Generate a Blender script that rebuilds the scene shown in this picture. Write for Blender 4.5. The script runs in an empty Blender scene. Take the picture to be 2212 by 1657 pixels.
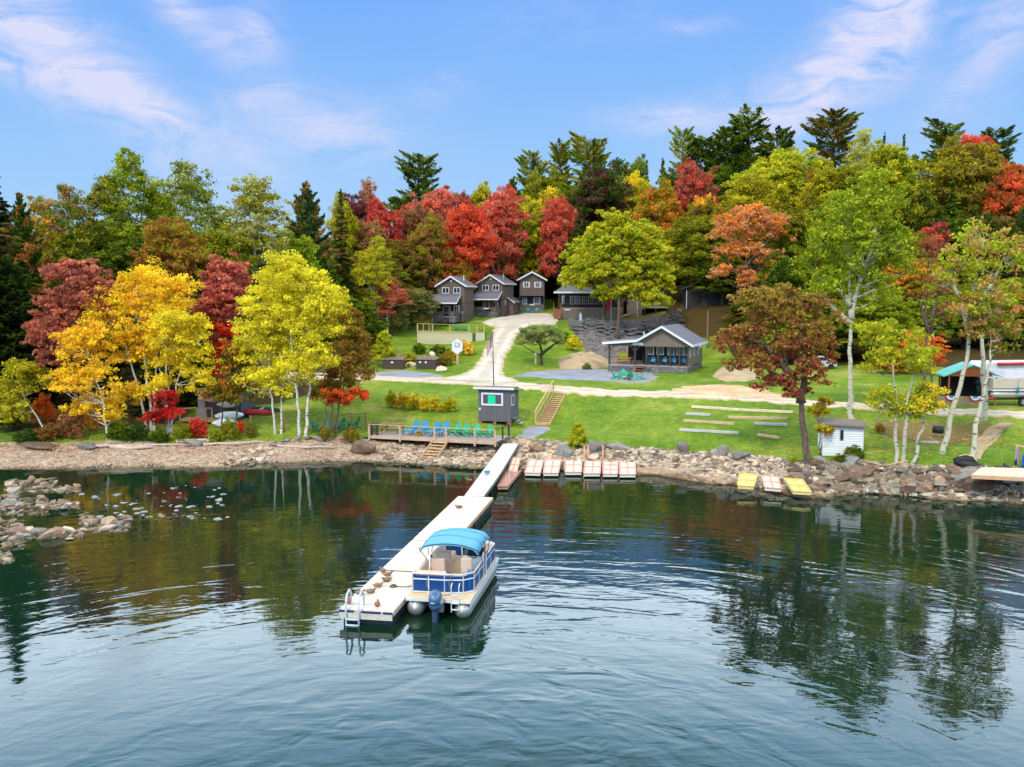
import bpy, bmesh, math, random
import numpy as np
from mathutils import Vector, Matrix
R = math.radians
rnd = random.Random(7)
sc = bpy.context.scene
COL = sc.collection
# ------------------------------------------------------------------ camera geometry
FL, CX, CY, YH, K = 2000.0, 1106.0, 828.5, 635.0, 12.4
TH = math.atan((CY - YH) / FL)
CT, ST = math.cos(TH), math.sin(TH)
H = K * CT

def ray(x, y):
    dx = (x - CX) / FL; dy = (y - CY) / FL
    return (dx, CT - dy * ST, -ST - dy * CT)

def P(x, y, z=0.0):                       # point at height z seen at (x, y)
    r = ray(x, y); t = (z - H) / r[2]
    return Vector((r[0] * t, r[1] * t, z))

def Q(x, y, s):                           # point seen at (x, y) at scale s pixels per metre
    r = ray(x, y); zc = FL / s
    return Vector((r[0] * zc, r[1] * zc, H + r[2] * zc))

# ------------------------------------------------------------------ terrain surface
SHORE = [(-260, 1024), (0, 1013), (150, 1012), (346, 1009), (481, 1010), (554, 1001), (700, 997), (804, 996), (904, 1003),
         (1048, 1011), (1200, 1016), (1371, 1026), (1411, 1023), (1545, 1046), (1593, 1046), (1755, 1073), (1870, 1065),
         (1948, 1070), (2156, 1083), (2212, 1088), (2500, 1105)]
BANK = [(-260, 950, .9), (0, 958, .9), (350, 955, 1.0), (600, 952, 1.05), (700, 948, 1.1), (800, 948, 1.0), (900, 962, .62), (1060, 962, .68), (1110, 946, 1.0), (1180, 950, 1.1),
        (1250, 962, 1.2), (1400, 967, 1.2), (1550, 977, 1.3), (1650, 986, 1.3), (1740, 1000, 1.3), (1850, 996, 1.4),
        (2000, 1008, 1.5), (2200, 1010, 1.6), (2500, 1020, 1.6)]
CP = [P(x, y, 0) for x, y in SHORE] + [P(*b) for b in BANK]
CP += [P(*b) for b in [(300, 938, 1.4), (600, 934, 1.5), (700, 922, 1.7), (1070, 925, 1.5), (1175, 920, 1.4),
    (1210, 849, 3.5), (900, 900, 2.0), (900, 830, 3.5), (740, 832, 3.4), (620, 900, 2.1), (800, 818, 3.6),
    (440, 908, 1.6), (1500, 930, 2.1), (1500, 860, 3.5), (1350, 850, 3.5), (1750, 872, 3.4), (1850, 884, 3.3), (2100, 897, 3.2),
    (2212, 903, 3.2), (2000, 950, 2.0), (2150, 960, 2.0), (1400, 825, 3.55), (1150, 800, 3.65), (1400, 803, 3.7), (1500, 797, 3.9),
    (1600, 830, 3.6), (1700, 830, 3.6), (1900, 845, 3.5), (2100, 870, 3.4), (2212, 868, 3.4), (1168, 787, 3.9),
    (870, 797, 3.65), (840, 742, 5.5), (985, 739, 5.2), (985, 711, 6.9), (975, 697, 7.8), (1060, 685, 8.4),
    (1148, 673, 9.1), (1130, 690, 8.2), (1250, 690, 8.2), (1400, 694, 8.0), (1075, 751, 5.45), (1120, 718, 6.8),
    (1290, 752, 4.7), (1300, 712, 7.0), (1450, 745, 4.9), (1500, 670, 9.8), (1700, 760, 4.7), (1900, 790, 4.5),
    (2150, 800, 4.7), (150, 900, 2.1), (1010, 812, 3.65), (930, 812, 3.65)]]
CP += [Vector(p) for p in [(-120, 110, 8), (-60, 122, 8), (-50, 160, 12), (-110, 200, 20), (-40, 205, 15), (0, 205, 14),
    (30, 200, 14.5), (0, 260, 27), (50, 185, 18), (100, 150, 13), (110, 200, 26), (60, 240, 33), (150, 180, 22),
    (150, 260, 40), (-150, 280, 30), (0, 330, 34), (-160, 70, 3), (150, 90, 6), (200, 330, 45), (-200, 330, 34),
    (-200, 150, 12), (200, 150, 14)]]
SW = sorted([P(x, y, 0) for x, y in SHORE], key=lambda v: v.x)
for v in SW[::2]:
    CP += [Vector((v.x, v.y - 9, -1.3)), Vector((v.x, v.y - 26, -3.0))]
SHX = np.array([v.x for v in SW]); SHY = np.array([v.y for v in SW])
BW = sorted([P(*b) for b in BANK], key=lambda v: v.x)
BKX = np.array([v.x for v in BW]); BKY = np.array([v.y for v in BW])

def _tps():
    A = np.array([[v.x, v.y, v.z] for v in CP]); X = A[:, :2] / 50.0; n = len(X)
    d = np.linalg.norm(X[:, None] - X[None], axis=2)
    Km = np.where(d > 1e-9, d * d * np.log(d + 1e-12), 0) + np.eye(n) * 2e-4
    Pm = np.hstack([np.ones((n, 1)), X]); M = np.zeros((n + 3, n + 3))
    M[:n, :n] = Km; M[:n, n:] = Pm; M[n:, :n] = Pm.T
    w = np.linalg.solve(M, np.concatenate([A[:, 2], np.zeros(3)]))
    return X, w
TX, TW = _tps()

def terr(xs, ys):
    q = np.stack([np.asarray(xs, float), np.asarray(ys, float)], -1).reshape(-1, 2) / 50.0
    out = np.empty(len(q))
    for i in range(0, len(q), 4000):
        b = q[i:i + 4000]
        d = np.linalg.norm(b[:, None] - TX[None], axis=2)
        out[i:i + 4000] = (d * d * np.log(d + 1e-12)) @ TW[:-3] + TW[-3] + b @ TW[-2:]
    return np.clip(out, -4, 60)
GX = np.arange(-210, 211, 1.0); GY = np.arange(15, 341, 1.0)
gx, gy = np.meshgrid(GX, GY)
GZ = terr(gx, gy).reshape(gx.shape)

def T(x, y):
    fx = min(max(x - GX[0], 0), len(GX) - 1.001); fy = min(max(y - GY[0], 0), len(GY) - 1.001)
    i, j = int(fx), int(fy); a, b = fx - i, fy - j
    return float((GZ[j, i] * (1 - a) + GZ[j, i + 1] * a) * (1 - b) + (GZ[j + 1, i] * (1 - a) + GZ[j + 1, i + 1] * a) * b)

def TV(x, y):
    fx = np.clip(x - GX[0], 0, len(GX) - 1.001); fy = np.clip(y - GY[0], 0, len(GY) - 1.001)
    i = fx.astype(int); j = fy.astype(int); a = fx - i; b = fy - j
    return (GZ[j, i] * (1 - a) + GZ[j, i + 1] * a) * (1 - b) + (GZ[j + 1, i] * (1 - a) + GZ[j + 1, i + 1] * a) * b

def G(x, y, off=0.0, smin=35.0):          # first ground point seen at (x, y)
    r = ray(x, y); t = smin
    while t < 420:
        if H + r[2] * t <= max(T(r[0] * t, r[1] * t), 0.0 if off == 0 else -9) + 0.0:
            lo, hi = t - .5, t
            for _ in range(12):
                m = (lo + hi) / 2
                if H + r[2] * m <= T(r[0] * m, r[1] * m): hi = m
                else: lo = m
            t = hi; break
        t += .5
    return Vector((r[0] * t, r[1] * t, T(r[0] * t, r[1] * t)))

def GS(x, s):                             # ground point in column x at scale s
    zc = FL / s; X = (x - CX) / s; Y = zc
    for _ in range(6):
        z = T(X, Y); Y = (zc - (H - z) * ST) / CT
    return Vector((X, Y, T(X, Y)))

def scale_at(v):                          # pixels per metre at a point
    return FL / (v.y * CT + (H - v.z) * ST)

# ------------------------------------------------------------------ colours and materials
def lin(c, k=1.0):
    o = []
    for v in c:
        v = v / 255.0
        o.append((v / 12.92 if v <= .04045 else ((v + .055) / 1.055) ** 2.4) * k)
    return tuple(o)
MATS = {}

def newmat(name):
    m = bpy.data.materials.new(name); m.use_nodes = True
    nt = m.node_tree; b = nt.nodes['Principled BSDF']
    return m, nt, b

def N(nt, typ, **kw):
    n = nt.nodes.new(typ)
    for k, v in kw.items():
        if k in n.inputs: n.inputs[k].default_value = v
        else: setattr(n, k, v)
    return n

def ramp(nt, src, stops):
    r = nt.nodes.new('ShaderNodeValToRGB'); nt.links.new(src, r.inputs[0])
    e = r.color_ramp.elements
    while len(e) < len(stops): e.new(.5)
    for i, (p, c) in enumerate(stops):
        e[i].position = p; e[i].color = (*c, 1) if len(c) == 3 else c
    return r

def pm(name, c, k=.8, rough=.7, var=.18, scale=2.5, bump=.15, bscale=18, metal=0, c2=None, stretch=None, coat=0):
    """Procedural painted / wooden / stone surface: noisy colour and a fine bump."""
    if name in MATS: return MATS[name]
    m, nt, b = newmat(name); L = nt.links.new
    base = lin(c, k); lo = tuple(v * (1 - var) for v in base) if c2 is None else lin(c2, k)
    hi = tuple(min(1, v * (1 + var)) for v in base)
    tc = N(nt, 'ShaderNodeTexCoord'); src = tc.outputs['Object']
    if stretch:
        mp = N(nt, 'ShaderNodeMapping'); mp.inputs['Scale'].default_value = stretch; L(src, mp.inputs[0]); src = mp.outputs[0]
    n1 = N(nt, 'ShaderNodeTexNoise', Scale=scale, Detail=6.0, Roughness=.65); L(src, n1.inputs['Vector'])
    r = ramp(nt, n1.outputs[0], [(.3, lo), (.7, hi)]); L(r.outputs[0], b.inputs['Base Color'])
    n2 = N(nt, 'ShaderNodeTexNoise', Scale=bscale, Detail=4.0); L(src, n2.inputs['Vector'])
    bp = N(nt, 'ShaderNodeBump', Strength=bump, Distance=.05); L(n2.outputs[0], bp.inputs['Height']); L(bp.outputs[0], b.inputs['Normal'])
    b.inputs['Roughness'].default_value = rough; b.inputs['Metallic'].default_value = metal
    b.inputs['Coat Weight'].default_value = coat
    MATS[name] = m; return m

def banded(name, c, k=.8, rough=.75, step=.15, axis=2, depth=.6, var=.2, gap=None, width=.1):
    """Boards, siding or shingles: colour per board, a dark groove between boards."""
    if name in MATS: return MATS[name]
    m, nt, b = newmat(name); L = nt.links.new; base = lin(c, k)
    tc = N(nt, 'ShaderNodeTexCoord'); sp = N(nt, 'ShaderNodeSeparateXYZ'); L(tc.outputs['Object'], sp.inputs[0])
    dv = N(nt, 'ShaderNodeMath', operation='DIVIDE'); L(sp.outputs[axis], dv.inputs[0]); dv.inputs[1].default_value = step
    fl = N(nt, 'ShaderNodeMath', operation='FLOOR'); L(dv.outputs[0], fl.inputs[0])
    fr = N(nt, 'ShaderNodeMath', operation='FRACT'); L(dv.outputs[0], fr.inputs[0])
    wn = N(nt, 'ShaderNodeTexWhiteNoise', noise_dimensions='1D'); L(fl.outputs[0], wn.inputs['W'])
    nz = N(nt, 'ShaderNodeTexNoise', Scale=4.0, Detail=7.0); L(tc.outputs['Object'], nz.inputs['Vector'])
    ad = N(nt, 'ShaderNodeMath', operation='ADD'); L(wn.outputs[0], ad.inputs[0]); L(nz.outputs[0], ad.inputs[1])
    r = ramp(nt, ad.outputs[0], [(.3, tuple(v * (1 - var) for v in base)), (.95, tuple(min(1, v * (1 + var)) for v in base))])
    gr = N(nt, 'ShaderNodeMath', operation='GREATER_THAN'); L(fr.outputs[0], gr.inputs[0]); gr.inputs[1].default_value = width
    mx = N(nt, 'ShaderNodeMixRGB'); L(gr.outputs[0], mx.inputs[0])
    mx.inputs[1].default_value = (*(gap or tuple(v * .45 for v in base)), 1); L(r.outputs[0], mx.inputs[2])
    L(mx.outputs[0], b.inputs['Base Color'])
    bp = N(nt, 'ShaderNodeBump', Strength=depth, Distance=.03); L(gr.outputs[0], bp.inputs['Height']); L(bp.outputs[0], b.inputs['Normal'])
    b.inputs['Roughness'].default_value = rough; MATS[name] = m; return m

def stony(name, stops, scale=3, rough=.85, flat=(1, 1, 1), bump=.7):
    """Fitted stones: voronoi cells, a colour per cell, mortar lines."""
    if name in MATS: return MATS[name]
    m, nt, b = newmat(name); L = nt.links.new
    tc = N(nt, 'ShaderNodeTexCoord'); mp = N(nt, 'ShaderNodeMapping'); mp.inputs['Scale'].default_value = flat; L(tc.outputs['Object'], mp.inputs[0])
    vo = N(nt, 'ShaderNodeTexVoronoi', Scale=scale); L(mp.outputs[0], vo.inputs['Vector'])
    ve = N(nt, 'ShaderNodeTexVoronoi', Scale=scale, feature='DISTANCE_TO_EDGE'); L(mp.outputs[0], ve.inputs['Vector'])
    sp = N(nt, 'ShaderNodeSeparateColor'); L(vo.outputs['Color'], sp.inputs[0])
    r = ramp(nt, sp.outputs[0], stops)
    e = ramp(nt, ve.outputs['Distance'], [(.0, (.25, .25, .25)), (.07, (1, 1, 1))])
    mx = N(nt, 'ShaderNodeMixRGB', blend_type='MULTIPLY'); mx.inputs[0].default_value = 1; L(r.outputs[0], mx.inputs[1]); L(e.outputs[0], mx.inputs[2])
    L(mx.outputs[0], b.inputs['Base Color'])
    bp = N(nt, 'ShaderNodeBump', Strength=bump, Distance=.06); L(e.outputs[0], bp.inputs['Height']); L(bp.outputs[0], b.inputs['Normal'])
    b.inputs['Roughness'].default_value = rough; MATS[name] = m; return m

def leafmat(name, trans=.45):
    m, nt, b = newmat(name); L = nt.links.new; nt.nodes.remove(b)
    out = nt.nodes['Material Output']
    oi = N(nt, 'ShaderNodeObjectInfo'); a2 = N(nt, 'ShaderNodeAttribute', attribute_type='OBJECT', attribute_name='tint')
    am = N(nt, 'ShaderNodeAttribute', attribute_type='OBJECT', attribute_name='mix')
    av = N(nt, 'ShaderNodeAttribute', attribute_name='leafvar'); ac = N(nt, 'ShaderNodeAttribute', attribute_name='leafpatch')
    sb = N(nt, 'ShaderNodeMath', operation='SUBTRACT'); L(am.outputs['Fac'], sb.inputs[0]); L(ac.outputs['Fac'], sb.inputs[1])
    ml = N(nt, 'ShaderNodeMath', operation='MULTIPLY_ADD', use_clamp=True); L(sb.outputs[0], ml.inputs[0]); ml.inputs[1].default_value = 4; ml.inputs[2].default_value = .5
    mx = N(nt, 'ShaderNodeMixRGB'); L(ml.outputs[0], mx.inputs[0]); L(oi.outputs['Color'], mx.inputs[1]); L(a2.outputs['Color'], mx.inputs[2])
    vm = N(nt, 'ShaderNodeVectorMath', operation='SCALE'); L(mx.outputs[0], vm.inputs[0]); L(av.outputs['Fac'], vm.inputs['Scale'])
    d = N(nt, 'ShaderNodeBsdfDiffuse'); t = N(nt, 'ShaderNodeBsdfTranslucent'); ms = N(nt, 'ShaderNodeMixShader'); ms.inputs[0].default_value = trans
    L(vm.outputs[0], d.inputs[0]); L(vm.outputs[0], t.inputs[0]); L(d.outputs[0], ms.inputs[1]); L(t.outputs[0], ms.inputs[2])
    L(ms.outputs[0], out.inputs[0])
    return m
LEAF = leafmat('leaves')
NEEDLE = leafmat('needles', .3)

def barkmat(name, c, c2, birch=False):
    m, nt, b = newmat(name); L = nt.links.new
    tc = N(nt, 'ShaderNodeTexCoord'); mp = N(nt, 'ShaderNodeMapping'); L(tc.outputs['Object'], mp.inputs[0])
    mp.inputs['Scale'].default_value = (1.2, 1.2, 5) if birch else (5, 5, .8)
    n = N(nt, 'ShaderNodeTexNoise', Scale=2.0 if birch else 3.0, Detail=5.0); L(mp.outputs[0], n.inputs['Vector'])
    r = ramp(nt, n.outputs[0], [(.36 if birch else .35, lin(c2)), (.43 if birch else .7, lin(c))]); L(r.outputs[0], b.inputs['Base Color'])
    bp = N(nt, 'ShaderNodeBump', Strength=.5, Distance=.04); L(n.outputs[0], bp.inputs['Height']); L(bp.outputs[0], b.inputs['Normal'])
    b.inputs['Roughness'].default_value = .9; MATS[name] = m; return m
BIRCH = barkmat('birch_bark', (215, 205, 192), (60, 52, 46), True)
ASPEN = barkmat('aspen_bark', (190, 182, 160), (62, 55, 44), True)
BARK = barkmat('grey_brown_bark', (128, 105, 88), (62, 48, 38))
PBARK = barkmat('dark_bark', (88, 70, 56), (40, 31, 26))

# ------------------------------------------------------------------ mesh builder
class MB:
    def __init__(s): s.v = []; s.f = []
    def add(s, vs, fs):
        n = len(s.v); s.v += [tuple(p) for p in vs]; s.f += [tuple(i + n for i in f) for f in fs]; return s
    def box(s, x0, x1, y0, y1, z0, z1, M=None):
        vs = [Vector((x, y, z)) for z in (z0, z1) for y in (y0, y1) for x in (x0, x1)]
        if M is not None: vs = [M @ v for v in vs]
        return s.add(vs, [(0, 2, 3, 1), (4, 5, 7, 6), (0, 1, 5, 4), (2, 6, 7, 3), (0, 4, 6, 2), (1, 3, 7, 5)])
    def cb(s, c, d, rz=0, rx=0, ry=0):
        M = Matrix.Translation(c) @ Matrix.Rotation(rz, 4, 'Z') @ Matrix.Rotation(rx, 4, 'X') @ Matrix.Rotation(ry, 4, 'Y')
        return s.box(-d[0] / 2, d[0] / 2, -d[1] / 2, d[1] / 2, -d[2] / 2, d[2] / 2, M)
    def bar(s, a, b, w, h, up=(0, 0, 1)):
        a = Vector(a); b = Vector(b); d = b - a; L = d.length
        if L < 1e-6: return s
        y = d / L; x = y.cross(Vector(up))
        if x.length < 1e-3: x = y.cross(Vector((0, 1, 0)))
        x.normalize(); z = x.cross(y)
        M = Matrix((x, y, z)).transposed().to_4x4(); M.translation = a
        return s.box(-w / 2, w / 2, 0, L, -h / 2, h / 2, M)
    def tube(s, pts, rad, n=8, cap=True):
        pts = [Vector(p) for p in pts]
        if not hasattr(rad, '__len__'): rad = [rad] * len(pts)
        vs = []; fs = []; prev = None
        for i, p in enumerate(pts):
            t = (pts[min(i + 1, len(pts) - 1)] - pts[max(i - 1, 0)])
            t = t.normalized() if t.length > 1e-9 else Vector((0, 0, 1))
            x = (Vector((1, 0, 0)) if prev is None else prev); x = x - t * x.dot(t)
            if x.length < 1e-3: x = Vector((0, 1, 0)) - t * t.y
            x.normalize(); prev = x; y = t.cross(x)
            for k in range(n):
                a = 2 * math.pi * k / n; vs.append(p + (x * math.cos(a) + y * math.sin(a)) * rad[i])
        for i in range(len(pts) - 1):
            for k in range(n):
                a, b = i * n + k, i * n + (k + 1) % n; fs.append((a, b, b + n, a + n))
        if cap: fs.append(tuple(range(n))[::-1]); fs.append(tuple(range((len(pts) - 1) * n, len(pts) * n)))
        return s.add(vs, fs)
    def prism(s, poly, vec):                # closed planar polygon pushed along vec
        poly = [Vector(p) for p in poly]; vec = Vector(vec); n = len(poly)
        vs = poly + [p + vec for p in poly]
        fs = [tuple(range(n))[::-1], tuple(range(n, 2 * n))] + [(i, (i + 1) % n, (i + 1) % n + n, i + n) for i in range(n)]
        return s.add(vs, fs)
    def ell(s, c, r, n=10, m=7, M=None):
        vs = []; fs = []; c = Vector(c)
        for i in range(1, m):
            a = math.pi * i / m
            for k in range(n):
                b = 2 * math.pi * k / n
                v = Vector((math.sin(a) * math.cos(b) * r[0], math.sin(a) * math.sin(b) * r[1], math.cos(a) * r[2]))
                if M is not None: v = M @ v
                vs.append(c + v)
        t = Vector((0, 0, r[2])); t = M @ t if M is not None else t
        vs += [c + t, c - t]; a0, a1 = len(vs) - 2, len(vs) - 1
        for i in range(m - 2):
            for k in range(n):
                a, b = i * n + k, i * n + (k + 1) % n; fs.append((a, a + n, b + n, b))
        for k in range(n):
            fs.append((a0, k, (k + 1) % n)); fs.append((a1, (m - 2) * n + (k + 1) % n, (m - 2) * n + k))
        return s.add(vs, fs)
    def build(s, name, mat, parent=None, smooth=False, bevel=0, loc=None, rz=0):
        me = bpy.data.meshes.new(name); me.from_pydata(s.v, [], s.f); me.materials.append(mat)
        bm = bmesh.new(); bm.from_mesh(me); bmesh.ops.recalc_face_normals(bm, faces=bm.faces); bm.to_mesh(me); bm.free()
        if smooth: me.shade_smooth()
        o = bpy.data.objects.new(name, me); COL.objects.link(o); o.parent = parent
        if loc is not None: o.location = loc
        o.rotation_euler.z = rz
        if bevel:
            b = o.modifiers.new('bevel', 'BEVEL'); b.width = bevel; b.segments = 2; b.limit_method = 'ANGLE'
        return o

def tag(o, label, cat, group=None):
    o['label'] = label; o['category'] = cat
    if group: o['group'] = group
    return o

def thing(name, label, cat, loc=(0, 0, 0), rz=0, group=None):
    o = bpy.data.objects.new(name, None); COL.objects.link(o); o.location = loc; o.rotation_euler.z = rz
    o.empty_display_size = .3
    return tag(o, label, cat, group)

def struct(o): o['kind'] = 'structure'; return o

def dup(root, loc, rz=None, label=None, group=None, scale=None):
    r = root.copy(); COL.objects.link(r); r.location = loc
    if rz is not None: r.rotation_euler.z = rz
    if label: r['label'] = label
    if group: r['group'] = group
    if scale is not None: r.scale = scale
    for ch in list(root.children):
        c = ch.copy(); COL.objects.link(c); c.parent = r
        for g in list(ch.children):
            d = g.copy(); COL.objects.link(d); d.parent = c
    return r
# ------------------------------------------------------------------ world, sun, camera
SUN_EL, SUN_AZ = 46, 205                  # azimuth clockwise from +Y: behind the camera, to its left

def make_world():
    w = bpy.data.worlds.new('World'); sc.world = w; w.use_nodes = True
    nt = w.node_tree; L = nt.links.new; bg = nt.nodes['Background']
    tc = N(nt, 'ShaderNodeTexCoord'); sp = N(nt, 'ShaderNodeSeparateXYZ'); L(tc.outputs['Generated'], sp.inputs[0])
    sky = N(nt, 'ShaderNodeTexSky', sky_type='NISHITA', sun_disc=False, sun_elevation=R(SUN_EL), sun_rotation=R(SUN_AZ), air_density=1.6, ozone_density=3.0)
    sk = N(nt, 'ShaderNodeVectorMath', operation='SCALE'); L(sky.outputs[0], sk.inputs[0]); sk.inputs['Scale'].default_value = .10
    # clear blue, deeper higher up, then an unseen bright band added for the lake's reflection, cloud white overhead
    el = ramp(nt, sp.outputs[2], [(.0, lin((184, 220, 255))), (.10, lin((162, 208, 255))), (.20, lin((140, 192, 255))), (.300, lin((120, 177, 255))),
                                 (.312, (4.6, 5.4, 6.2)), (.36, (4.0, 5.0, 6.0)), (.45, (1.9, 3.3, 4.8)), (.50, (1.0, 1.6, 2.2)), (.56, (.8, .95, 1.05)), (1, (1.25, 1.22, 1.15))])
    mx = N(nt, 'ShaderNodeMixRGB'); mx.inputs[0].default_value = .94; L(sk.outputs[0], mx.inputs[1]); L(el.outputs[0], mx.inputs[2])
    # wisps: soft elongated banks at their bearings and heights, broken up by fibrous noise
    az = N(nt, 'ShaderNodeMath', operation='ARCTAN2'); L(sp.outputs[0], az.inputs[0]); L(sp.outputs[1], az.inputs[1])
    ev = N(nt, 'ShaderNodeMath', operation='ARCSINE'); L(sp.outputs[2], ev.inputs[0])
    cb = N(nt, 'ShaderNodeCombineXYZ'); L(az.outputs[0], cb.inputs[0]); L(ev.outputs[0], cb.inputs[1])
    wn = N(nt, 'ShaderNodeTexNoise', Scale=7.0, Detail=5.0); L(cb.outputs[0], wn.inputs['Vector'])
    wv = N(nt, 'ShaderNodeVectorMath', operation='MULTIPLY_ADD'); L(wn.outputs['Color'], wv.inputs[0]); wv.inputs[1].default_value = (.06, .06, 0); L(cb.outputs[0], wv.inputs[2])
    tot = None
    for (x, y, an, ln, wd, st) in [(80, 160, -14, 120, 46, 1.0), (270, 215, -40, 270, 66, 1.0), (430, 60, -42, 200, 40, .75), (590, 115, -62, 70, 40, .6), (730, 310, -6, 170, 60, .6), (590, 250, 14, 80, 22, .5),
                                   (70, 25, -8, 150, 50, .6), (1860, 70, 66, 190, 80, .85), (1740, 225, 34, 290, 64, .75), (2090, 130, 52, 240, 70, .6), (1410, 285, -8, 110, 32, .75), (1490, 92, 5, 70, 16, .45),
                                   (960, 215, 10, 90, 34, .28), (1240, 50, 0, 240, 80, .14), (480, 330, -20, 200, 40, .4), (1640, 240, 10, 130, 50, .4)]:
        mp = N(nt, 'ShaderNodeMapping', vector_type='TEXTURE'); mp.inputs['Location'].default_value = ((x - CX) / FL + .03, (YH - y) / FL + .03, 0)
        mp.inputs['Rotation'].default_value = (0, 0, R(an)); mp.inputs['Scale'].default_value = (ln / FL, wd / FL, 1); L(wv.outputs[0], mp.inputs[0])
        ln_ = N(nt, 'ShaderNodeVectorMath', operation='DOT_PRODUCT'); L(mp.outputs[0], ln_.inputs[0]); L(mp.outputs[0], ln_.inputs[1])
        ng = N(nt, 'ShaderNodeMath', operation='MULTIPLY'); L(ln_.outputs['Value'], ng.inputs[0]); ng.inputs[1].default_value = -1.0
        ex = N(nt, 'ShaderNodeMath', operation='EXPONENT'); L(ng.outputs[0], ex.inputs[0])
        ad = N(nt, 'ShaderNodeMath', operation='MULTIPLY_ADD'); L(ex.outputs[0], ad.inputs[0]); ad.inputs[1].default_value = st
        if tot is None: ad.inputs[2].default_value = 0
        else: L(tot, ad.inputs[2])
        tot = ad.outputs[0]
    mp = N(nt, 'ShaderNodeMapping'); mp.inputs['Rotation'].default_value = (0, 0, R(34)); mp.inputs['Scale'].default_value = (4.5, 13, 1); L(wv.outputs[0], mp.inputs[0])
    n1 = N(nt, 'ShaderNodeTexNoise', Scale=2.1, Detail=10.0, Roughness=.66, Distortion=1.1); L(mp.outputs[0], n1.inputs['Vector'])
    nr = ramp(nt, n1.outputs[0], [(.34, (.10, .10, .10)), (.60, (1.2, 1.2, 1.2))])
    cr = N(nt, 'ShaderNodeMath', operation='MULTIPLY', use_clamp=True); L(tot, cr.inputs[0]); L(nr.outputs[0], cr.inputs[1])
    m3 = N(nt, 'ShaderNodeMath', operation='MULTIPLY'); L(cr.outputs[0], m3.inputs[0]); m3.inputs[1].default_value = .95
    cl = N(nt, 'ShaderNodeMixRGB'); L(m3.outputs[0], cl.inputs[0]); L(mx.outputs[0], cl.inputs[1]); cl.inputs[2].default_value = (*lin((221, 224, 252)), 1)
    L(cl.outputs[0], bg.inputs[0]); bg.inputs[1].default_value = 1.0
CLOUD_OFF = (0.4, 0.2, 0)
make_world()
sl = bpy.data.lights.new('sun', 'SUN'); so = bpy.data.objects.new('sun', sl); COL.objects.link(so)
sl.energy = 2.4; sl.angle = R(6); sl.color = (1, .93, .80)
so.rotation_euler = (R(90 - SUN_EL), 0, R(-SUN_AZ + 180) + math.pi * 0)
d = Vector((math.sin(R(SUN_AZ)) * math.cos(R(SUN_EL)), math.cos(R(SUN_AZ)) * math.cos(R(SUN_EL)), math.sin(R(SUN_EL))))
so.rotation_euler = d.to_track_quat('Z', 'Y').to_euler(); so.location = (0, -20, 60)
cam = bpy.data.cameras.new('camera'); co = bpy.data.objects.new('camera', cam); COL.objects.link(co); sc.camera = co
co.location = (0, 0, H); co.rotation_euler = (R(90) - TH, 0, 0)
cam.sensor_width = 36; cam.lens = 36 * FL / 2212; cam.clip_end = 5000
sc.view_settings.view_transform = 'Standard'; sc.view_settings.look = 'None'; sc.view_settings.exposure = 0.0
sc.cycles.use_denoising = True
sc.cycles.max_bounces = 6; sc.cycles.diffuse_bounces = 3; sc.cycles.glossy_bounces = 3; sc.cycles.transmission_bounces = 4
sc.cycles.transparent_max_bounces = 6; sc.cycles.caustics_reflective = False; sc.cycles.caustics_refractive = False
sc.cycles.use_adaptive_sampling = True; sc.cycles.adaptive_threshold = .02

# ------------------------------------------------------------------ ground
def spacing(lo, hi, step, far_lo, far_hi):
    a = list(np.arange(lo, hi + .01, step)); s = step
    while a[-1] < far_hi: s *= 1.25; a.append(a[-1] + s)
    s = step
    while a[0] > far_lo: s *= 1.25; a.insert(0, a[0] - s)
    return np.array(a)

def inpoly(px, py, poly):
    c = np.zeros(px.shape, bool); n = len(poly)
    for i in range(n):
        x0, y0 = poly[i][0], poly[i][1]; x1, y1 = poly[(i + 1) % n][0], poly[(i + 1) % n][1]
        t = ((y0 > py) != (y1 > py)) & (px < (x1 - x0) * (py - y0) / ((y1 - y0) + 1e-12) + x0); c ^= t
    return c

def hash2(x, y):                         # cheap smooth value noise
    def h(i, j): return np.modf(np.abs(np.sin(i * 127.1 + j * 311.7) * 43758.5453))[0]
    i = np.floor(x); j = np.floor(y); a = x - i; b = y - j; a = a * a * (3 - 2 * a); b = b * b * (3 - 2 * b)
    return (h(i, j) * (1 - a) + h(i + 1, j) * a) * (1 - b) + (h(i, j + 1) * (1 - a) + h(i + 1, j + 1) * a) * b

def gpoly(pts): return [G(x, y) for x, y in pts]

xs = spacing(-62, 62, .5, -900, 900); ys = spacing(40, 112, .5, -600, 1200)
gx, gy = np.meshgrid(xs, ys)
gz = TV(np.clip(gx, -209, 209), np.clip(gy, 16, 339))
gz = np.where(gy < 20, -4, gz); gz = np.where(gy > 339, gz + 0, gz)
shore = np.interp(gx, SHX, SHY); bank = np.interp(gx, BKX, BKY)
onb = (gy < bank + .4) & (gy > shore - 6)
gz = gz + np.where(onb, (hash2(gx * 1.1, gy * 1.1) - .5) * .28 + (hash2(gx * 2.7, gy * 2.7) - .5) * .14, (hash2(gx * .5, gy * .5) - .5) * .06)
beach = (gy < bank).astype(float)
FORB = gpoly([(-150, 935), (0, 934), (180, 930), (380, 915), (420, 880), (600, 872), (790, 822), (800, 760), (800, 715), (870, 690), (915, 700)])
fx = np.array([v.x for v in FORB]); fy = np.array([v.y for v in FORB])
forest = np.zeros_like(gx)
fedge = [Vector((-900, 62, 0))] + FORB + [GS(950, 13.0), GS(1090, 11.6), GS(1180, 11.0), GS(1430, 12.6), GS(1440, 14.2), GS(1560, 14.8), GS(1620, 17.6), GS(1700, 18.6), GS(1900, 19.6), GS(2100, 21), GS(2300, 21), Vector((900, 90, 0)), Vector((900, 1300, 0)), Vector((-900, 1300, 0))]
forest = inpoly(gx, gy, fedge).astype(float)
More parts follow.
